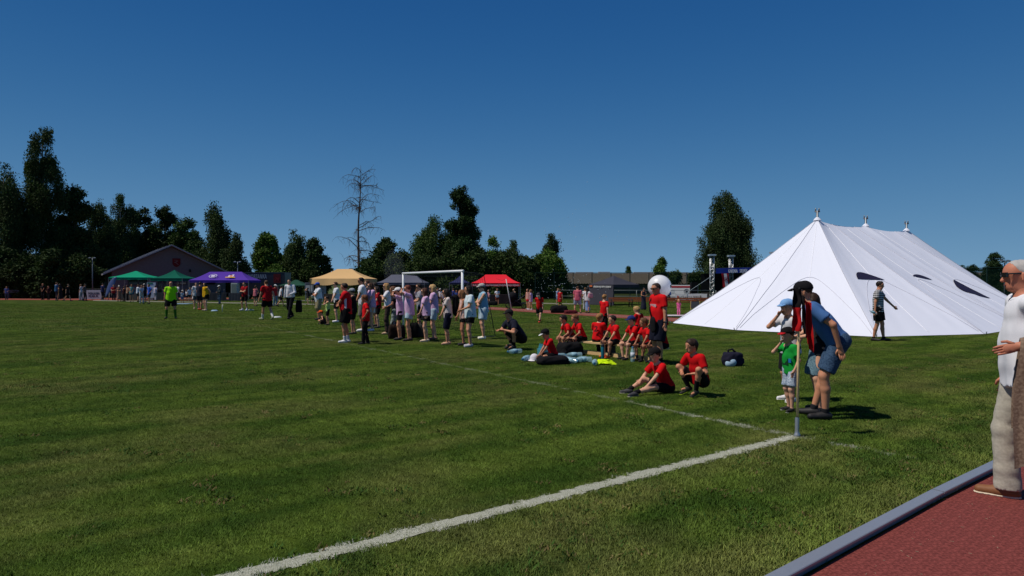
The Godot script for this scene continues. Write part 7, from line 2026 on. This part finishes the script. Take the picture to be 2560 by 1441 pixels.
	for i in 3:
		for k in 2:
			var r := MeshInstance3D.new(); r.name = "bottle"; r.mesh = bottle_mesh(1.28); r.material_override = pm2; r.position = Vector3((i - 1) * 0.094, 0.002, (k - 0.5) * 0.094); pk.add_child(r, true)
	mi(pk, "wrap", box_mesh(Vector3(0, 0.12, 0), Vector3(0.29, 0.2, 0.195)), mat_wrap())
	var sb := thing("standing_bottle", "clear bottle standing upright under the bench by the smiling boy", "bottle", G(1582, 906))
	mi(sb, "body", bottle_mesh(1.25), bm); mi(sb, "label", tube_mesh([Vector3(0, 0.1, 0), Vector3(0, 0.2, 0)], [0.0465], 12), mat("label_white", rgb(200, 208, 220), 0.5)); mi(sb, "cap", tube_mesh([Vector3(0, 0.29, 0), Vector3(0, 0.32, 0)], [0.021], 10), capm)
	var fk := thing("drink_flask", "tall teal metal flask standing in front of the bench", "flask", G(1507, 897))
	st = new_st(); lathe(st, [Vector2(0, 0), Vector2(0.036, 0.0), Vector2(0.038, 0.01), Vector2(0.038, 0.24), Vector2(0.034, 0.255)], 16); mi(fk, "body", done(st), mat("teal_enamel", rgb(22, 104, 122), 0.35, 0.5))
	st = new_st(); lathe(st, [Vector2(0.035, 0.255), Vector2(0.036, 0.262), Vector2(0.036, 0.3), Vector2(0.03, 0.308), Vector2(0, 0.309)], 16); mi(fk, "lid", done(st), mat("lid_dark", rgb(26, 40, 54), 0.5))
	# bib, hat, bags
	var bib := thing("training_bib", "crumpled neon yellow training bib on the grass", "bib", G(1510, 912))
	st = new_st()
	var brows := []
	for k in 13:
		var row := []
		for i in 13:
			var x := (i / 12.0 - 0.5) * 0.42; var z := (k / 12.0 - 0.5) * 0.26
			var h := 0.085 * maxf(0.0, 1.0 - pow(x / 0.22, 2.0) - pow(z / 0.14, 2.0)) + 0.045 * absf(noise.get_noise_2d(x * 9.0, z * 9.0 + 4.0)) + 0.012
			row.append(Vector3(x + 0.03 * sin(k * 1.3), h, z + 0.03 * sin(i * 1.1)))
		brows.append(row)
	brows.reverse(); sheet(st, brows); mi(bib, "cloth", done(st), cloth(rgb(198, 232, 24)))
	var hat := thing("sun_hat", "small white cap lying on the grass beside a bottle", "cap", G(1336, 903))
	mi(hat, "crown", net_mesh([nets([B(Vector3(0, 0.05, 0), Vector3(0, 0.06, 0), 0.10, 0.095, 1.0, Vector3.UP, 0.02)], 0.012, [[Vector3(0, -1, 0), -0.005]])]), cloth(rgb(214, 212, 220)))
	mi(hat, "peak", net_mesh([nets([B(Vector3(-0.08, 0.02, 0.06), Vector3(-0.05, 0.02, 0.13), 0.08, 0.06, 0.2, Vector3.UP, 0.02)], 0.01, [[Vector3(0, -1, 0), -0.003]])]), cloth(rgb(220, 218, 222)))
	bag("sports_bag", "flat black bag under the boy in the white-peaked cap", G(1382, 911), Vector3(0.62, 0.17, 0.36), rgb(28, 27, 30), 0.2, false)
	bag("backpack", "black backpack lying beside the bench's far end", G(1425, 889), Vector3(0.55, 0.30, 0.42), rgb(26, 26, 28), 0.5)
	bag("tote_bag", "brown and black bag standing at the spectators' feet", G(985, 848), Vector3(0.34, 0.42, 0.22), rgb(44, 34, 30), 0.3)
	bag("tote_bag", "black bag with pale straps beside the brown bag", G(997, 847), Vector3(0.36, 0.40, 0.24), rgb(30, 28, 30), -0.2)
	bag("tote_bag", "upright black bag beside the grey carrier bag", G(1035, 846), Vector3(0.26, 0.46, 0.2), rgb(26, 26, 28), 0.1)
	bag("carrier_bag", "dark grey carrier bag at the spectators' feet", G(1048, 845), Vector3(0.36, 0.42, 0.2), rgb(58, 58, 56), 0.0)
	bag("gear_bag", "black equipment bag on the red runway", G(1398, 783), Vector3(0.95, 0.42, 0.5), rgb(26, 26, 28), 0.1)
	bag("gear_bag", "dark red and white bag lying by the pink-polo man", G(1427, 785), Vector3(0.7, 0.2, 0.4), rgb(90, 34, 40), 0.2, false)
	bag("sports_bag", "black bag lying in front of the red canopy", G(1232, 764), Vector3(0.7, 0.32, 0.4), rgb(28, 28, 30), 0.0)
	bag("briefcase", "black bag hanging from the white-shirted man's hand", G(747, 796.5) + Vector3(0, 0.28, 0), Vector3(0.28, 0.55, 0.16), rgb(24, 24, 26), 0.2)
	bag("shoulder_purse", "small pink bag at the hip of the woman in blue", G(1473, 783) + Vector3(0.05, 0.85, 0.2), Vector3(0.26, 0.24, 0.12), rgb(206, 140, 150), 0.3)
	var nb := bag("kit_sack", "dark blue drawstring sack with a pale corner on the grass", G(1832, 915), Vector3(0.36, 0.27, 0.30), rgb(34, 34, 50), 0.3, false)
	mi(nb, "pale_side", net_mesh([nets([B(Vector3(-0.13, 0.05, 0.07), Vector3(-0.08, 0.08, 0.10), 0.075, 0.08, 1.0, Vector3.UP, 0.03)], 0.014, [[Vector3(0, -1, 0), -0.002]])]), cloth(rgb(150, 176, 196)))
	mi(nb, "cord", tube_mesh([Vector3(-0.12, 0.20, 0.02), Vector3(-0.1, 0.31, 0.0), Vector3(-0.02, 0.33, 0.02), Vector3(0.05, 0.25, 0.05)], [0.02], 6), cloth(rgb(28, 28, 36)))
	# a bottle in the striped man's hand, and one by the pitch marker
	var hb := thing("hand_bottle", "small clear bottle in the hand of the man in stripes", "bottle", striped_man.transform * (jj(striped_man).wr + (jj(striped_man).wr - jj(striped_man).er).normalized() * 0.09) + Vector3(0.02, 0.0, 0.035), 0.3)
	var rr := MeshInstance3D.new(); rr.name = "body"; rr.mesh = bottle_mesh(1.0); rr.material_override = bm; rr.rotation.z = 1.2; hb.add_child(rr)
	mi(hb, "label", tube_mesh([Vector3(-0.06, 0.03, 0), Vector3(-0.14, 0.06, 0)], [0.037], 10), lm)
	for s in [[693, 794.5, rgb(190, 196, 196), "flat white disc marker on the pitch near the walking man"], [536, 778, rgb(150, 180, 206), "pale blue flat marker on the pitch by the woman in yellow"], [627, 776.5, rgb(176, 180, 160), "pale flat marker on the pitch by the dark red player"]]:
		var o := thing("disc_marker", s[3], "marker", G(s[0], s[1]))
		st = new_st(); lathe(st, [Vector2(0.20, 0.0), Vector2(0.19, 0.03), Vector2(0.10, 0.07), Vector2(0.09, 0.07)], 16); mi(o, "disc", done(st), mat("disc" + str(s[0]), s[2], 0.6))
	var mk := thing("pitch_marker", "short white stake standing on the pitch", "marker", G(555, 780))
	mi(mk, "stake", tube_mesh([Vector3(0, 0, 0), Vector3(0.02, 0.42, 0)], [0.025], 6), mat("stake_white", rgb(200, 200, 190), 0.7)); mi(mk, "tip", box_mesh(Vector3(0.05, 0.4, 0), Vector3(0.12, 0.08, 0.02)), mat("tip_yellow", rgb(190, 190, 120), 0.7))
	# blue picnic mat, toys
	var mt := thing("picnic_mat", "pale blue picnic mat on the far grass", "mat", G(455, 760.5))
	mi(mt, "cloth", box_mesh(Vector3(0, 0.02, 0), Vector3(1.3, 0.02, 1.0)), cloth(rgb(150, 176, 210)))
	var bl := thing("blanket", "white and pink blanket on the grass beside the toddler", "blanket", G(1700, 791.5))
	mi(bl, "cloth", box_mesh(Vector3(0.1, 0.02, -0.5), Vector3(1.6, 0.03, 0.9)), cloth(rgb(206, 200, 206))); mi(bl, "pink_corner", box_mesh(Vector3(0.65, 0.06, -0.5), Vector3(0.5, 0.06, 0.5)), cloth(rgb(196, 90, 150)))
	pram(); tilted_pole(); posters(); kiosks(); spray()

func mat_wrap() -> StandardMaterial3D:
	var m := mat("shrink_wrap", Color(0.40, 0.75, 0.82, 0.4), 0.2, 0.5); m.transparency = BaseMaterial3D.TRANSPARENCY_ALPHA
	return m

func pram() -> void:
	var o := thing("pram", "black pram with a tall hood standing before the red canopy", "pram", G(1290, 772.5), 0.0)
	var m := cloth(rgb(26, 26, 30)); var fm := mat("pram_frame", rgb(52, 52, 56), 0.4, 0.5, 0.4)
	mi(o, "hood", net_mesh([nets([B(Vector3(-0.22, 0.8, -0.1), Vector3(-0.22, 0.8, 0.1), 0.30, 0.30, 1.0, Vector3.UP, 0.05)], 0.03, [[Vector3(0.55, -0.83, 0).normalized(), -0.55]])]), m)
	mi(o, "seat", net_mesh([nets([B(Vector3(-0.25, 0.62, 0), Vector3(0.2, 0.5, 0), 0.22, 0.16, 1.0, Vector3.UP, 0.05)], 0.03)]), m)
	mi(o, "basket", net_mesh([nets([B(Vector3(-0.25, 0.28, 0), Vector3(0.3, 0.26, 0), 0.14, 0.12, 1.0, Vector3.UP, 0.05)], 0.03)]), m)
	for z in [-0.26, 0.26]:
		mi(o, "frame_bar", tube_mesh([Vector3(-0.45, 0.22, z), Vector3(0.1, 0.55, z), Vector3(0.75, 1.0, z)], [0.018], 6), fm)
		mi(o, "frame_bar", tube_mesh([Vector3(0.5, 0.18, z), Vector3(-0.1, 0.6, z)], [0.018], 6), fm)
		for x in [[-0.45, 0.24], [0.5, 0.18]]:
			var st := new_st()
			for k in 20:
				var a := TAU * k / 20.0; var b := TAU * (k + 1) / 20.0
				tube(st, [Vector3(x[0] + cos(a) * (x[1] - 0.03), x[1] + sin(a) * (x[1] - 0.03), z * 1.1), Vector3(x[0] + cos(b) * (x[1] - 0.03), x[1] + sin(b) * (x[1] - 0.03), z * 1.1)], [0.03], 6, false)
			var wh := mi(o, "wheel", done(st), mat("tyre", rgb(22, 22, 22), 0.9))
			st = new_st()
			for k in 5: tube(st, [Vector3(x[0], x[1], z * 1.1), Vector3(x[0] + cos(TAU * k / 5) * (x[1] - 0.04), x[1] + sin(TAU * k / 5) * (x[1] - 0.04), z * 1.1)], [0.012], 5)
			mi(wh, "spokes", done(st), fm)
	mi(o, "push_handle", tube_mesh([Vector3(0.75, 1.0, -0.26), Vector3(0.78, 1.02, 0), Vector3(0.75, 1.0, 0.26)], [0.018], 6), fm)

func tilted_pole() -> void:
	var o := thing("tilted_pole", "leaning white pole with a cord in front of the red canopy", "pole", G(1279, 776.5))
	mi(o, "pole", tube_mesh([Vector3(0, 0, 0), P(1265, 698, 38.9) - G(1279, 776.5)], [0.03, 0.026], 8), mat("pole_white", rgb(206, 206, 208), 0.6))
	var a := P(1265, 698, 38.9) - o.position
	mi(o, "cord", tube_mesh([a, a + Vector3(-0.25, -0.08, -0.2), a + Vector3(-0.6, 0.02, -0.6)], [0.008], 4), mat("cord_dark", rgb(50, 46, 46), 0.8))

func posters() -> void:
	for s in [[773, 58.0, 22.0, 707.0, 733.0, rgb(110, 118, 132), "framed grey poster stand left of the blue-capped man"], [803, 57.0, 24.0, 708.0, 748.0, rgb(170, 172, 186), "white roll-up poster behind the blue-capped man"]]:
		var d: float = s[1]
		var o := thing("poster_stand", s[6], "poster", X(s[0], d))
		var w: float = s[2] * d / F; var y1 := hgt(s[3], d); var y0 := maxf(0.08, hgt(s[4], d))
		mi(o, "panel", box_mesh(Vector3(0, (y0 + y1) / 2, 0), Vector3(w, y1 - y0, 0.03)), mat("poster" + str(s[0]), s[5], 0.7))
		for x in [-w * 0.4, w * 0.4]: mi(o, "leg", box_mesh(Vector3(x, y0 / 2, -0.05), Vector3(0.04, y0 + 0.04, 0.04)), mats["pole_grey"])
		if s[0] == 773:
			mi(o, "picture", box_mesh(Vector3(0, (y0 + y1) / 2 - 0.05, 0.018), Vector3(w * 0.75, (y1 - y0) * 0.6, 0.01)), mat("poster_picture", rgb(176, 182, 192), 0.7))
			mi(o, "heading", box_mesh(Vector3(0, y1 - 0.12, 0.018), Vector3(w * 0.8, 0.08, 0.01)), mat("poster_heading", rgb(60, 66, 84), 0.7))
		else:
			for k in 6: mi(o, "print", box_mesh(Vector3(0.12 * cos(k * 1.05) + 0.12, (y0 + y1) / 2 + 0.18 * sin(k * 1.05), 0.018), Vector3(0.09, 0.06, 0.01)), mat("poster_print", rgb(96, 90, 120), 0.7))

func kiosks() -> void:
	# tables and freezers under the canopies
	for s in [[545, 60.5, 1.9, rgb(52, 54, 60), "dark serving table under the purple canopy"], [590, 60.3, 1.1, rgb(64, 66, 74), "second dark serving table under the purple canopy"], [330, 62.4, 1.8, rgb(84, 80, 78), "serving table under the bright green canopy"], [418, 62.0, 1.7, rgb(60, 62, 66), "serving table under the dark green canopy"], [850, 54.5, 2.6, rgb(74, 66, 58), "long table under the beige canopy"], [1000, 54.0, 2.4, rgb(56, 56, 62), "long table under the grey canopy"], [1245, 51.2, 2.4, rgb(50, 40, 44), "long table under the red canopy"]]:
		var o := thing("serving_table", s[4], "table", X(s[0], s[1]))
		mi(o, "top", box_mesh(Vector3(0, 0.74, 0), Vector3(s[2], 0.04, 0.7)), mat("table_top" + str(s[0]), s[3], 0.7))
		var st := new_st()
		var rows := []
		for j in 3:
			var row := []
			for i in 13: row.append(Vector3(lerpf(-s[2] / 2, s[2] / 2, i / 12.0), 0.04 + 0.34 * j, 0.36 + 0.02 * sin(i * 2.1) * (1.0 - j * 0.4)))
			rows.append(row)
		sheet(st, rows)
		mi(o, "skirt", done(st), cloth(s[3]))
		for x in [-s[2] / 2 + 0.06, s[2] / 2 - 0.06]:
			for z in [-0.3, 0.3]: mi(o, "leg", box_mesh(Vector3(x, 0.36, z), Vector3(0.04, 0.72, 0.04)), mats["pole_grey"])
	var fz := thing("drinks_cabinet", "white upright drinks cabinet under the purple canopy", "cabinet", X(588, 61.6))
	mi(fz, "body", box_mesh(Vector3(0, 0.85, 0), Vector3(0.6, 1.7, 0.55)), mat("cabinet_white", rgb(196, 198, 196), 0.5)); mi(fz, "door", box_mesh(Vector3(0, 0.95, 0.285), Vector3(0.5, 1.3, 0.02)), mat("cabinet_glass", rgb(120, 128, 122), 0.15, 0.5))
	var bd := thing("price_board", "tall white board standing between the two green canopies", "board", X(378, 62.8))
	mi(bd, "panel", box_mesh(Vector3(0, 1.0, 0), Vector3(0.85, 1.5, 0.04)), mat("board_pale", rgb(170, 180, 200), 0.7)); mi(bd, "header", box_mesh(Vector3(-0.1, 1.66, 0.03), Vector3(0.5, 0.14, 0.02)), mat("board_header", rgb(40, 110, 92), 0.7)); mi(bd, "foot", box_mesh(Vector3(0, 0.13, 0), Vector3(0.5, 0.26, 0.3)), mats["pole_grey"])

func spray() -> void:
	# droplets from the lawn sprinkler drifting in the air, and its mist beside the grey canopy
	var r := RandomNumberGenerator.new(); r.seed = 91
	var st := new_st(); lathe(st, [Vector2(0, -1), Vector2(0.8, -0.5), Vector2(1, 0), Vector2(0.8, 0.5), Vector2(0, 1)], 6)
	var mm := MultiMesh.new(); mm.transform_format = MultiMesh.TRANSFORM_3D; mm.mesh = done(st); mm.instance_count = 190
	for k in 190:
		var px := 1480.0 + r.randfn(0, 70); var py := 610.0 + r.randfn(0, 48)
		if k > 95: px = 1420.0 + r.randfn(0, 45); py = 718.0 + r.randfn(0, 18)
		mm.set_instance_transform(k, Transform3D(Basis.from_scale(Vector3.ONE * r.randf_range(0.008, 0.024)), P(px, py, r.randf_range(36.0, 44.0))))
	var o := MultiMeshInstance3D.new(); o.name = numbered("water_drops"); o.multimesh = mm; o.material_override = mat("water_drop", rgb(200, 215, 225), 0.2, 0.5)
	add_child(o); o.set_meta("kind", "stuff"); tag(o, "fine water drops drifting in the air from a sprinkler", "water drops")
	var fog := FogVolume.new(); fog.name = "water_mist"; fog.size = Vector3(1.9, 3.6, 1.6); fog.shape = RenderingServer.FOG_VOLUME_SHAPE_ELLIPSOID
	fog.position = P(985, 672, 56.0)
	var fm := FogMaterial.new(); fm.density = 0.03; fm.albedo = Color(0.9, 0.94, 1.0); fog.material = fm
	add_child(fog); fog.set_meta("kind", "stuff"); tag(fog, "thin mist of sprayed water above the grey canopy", "mist")
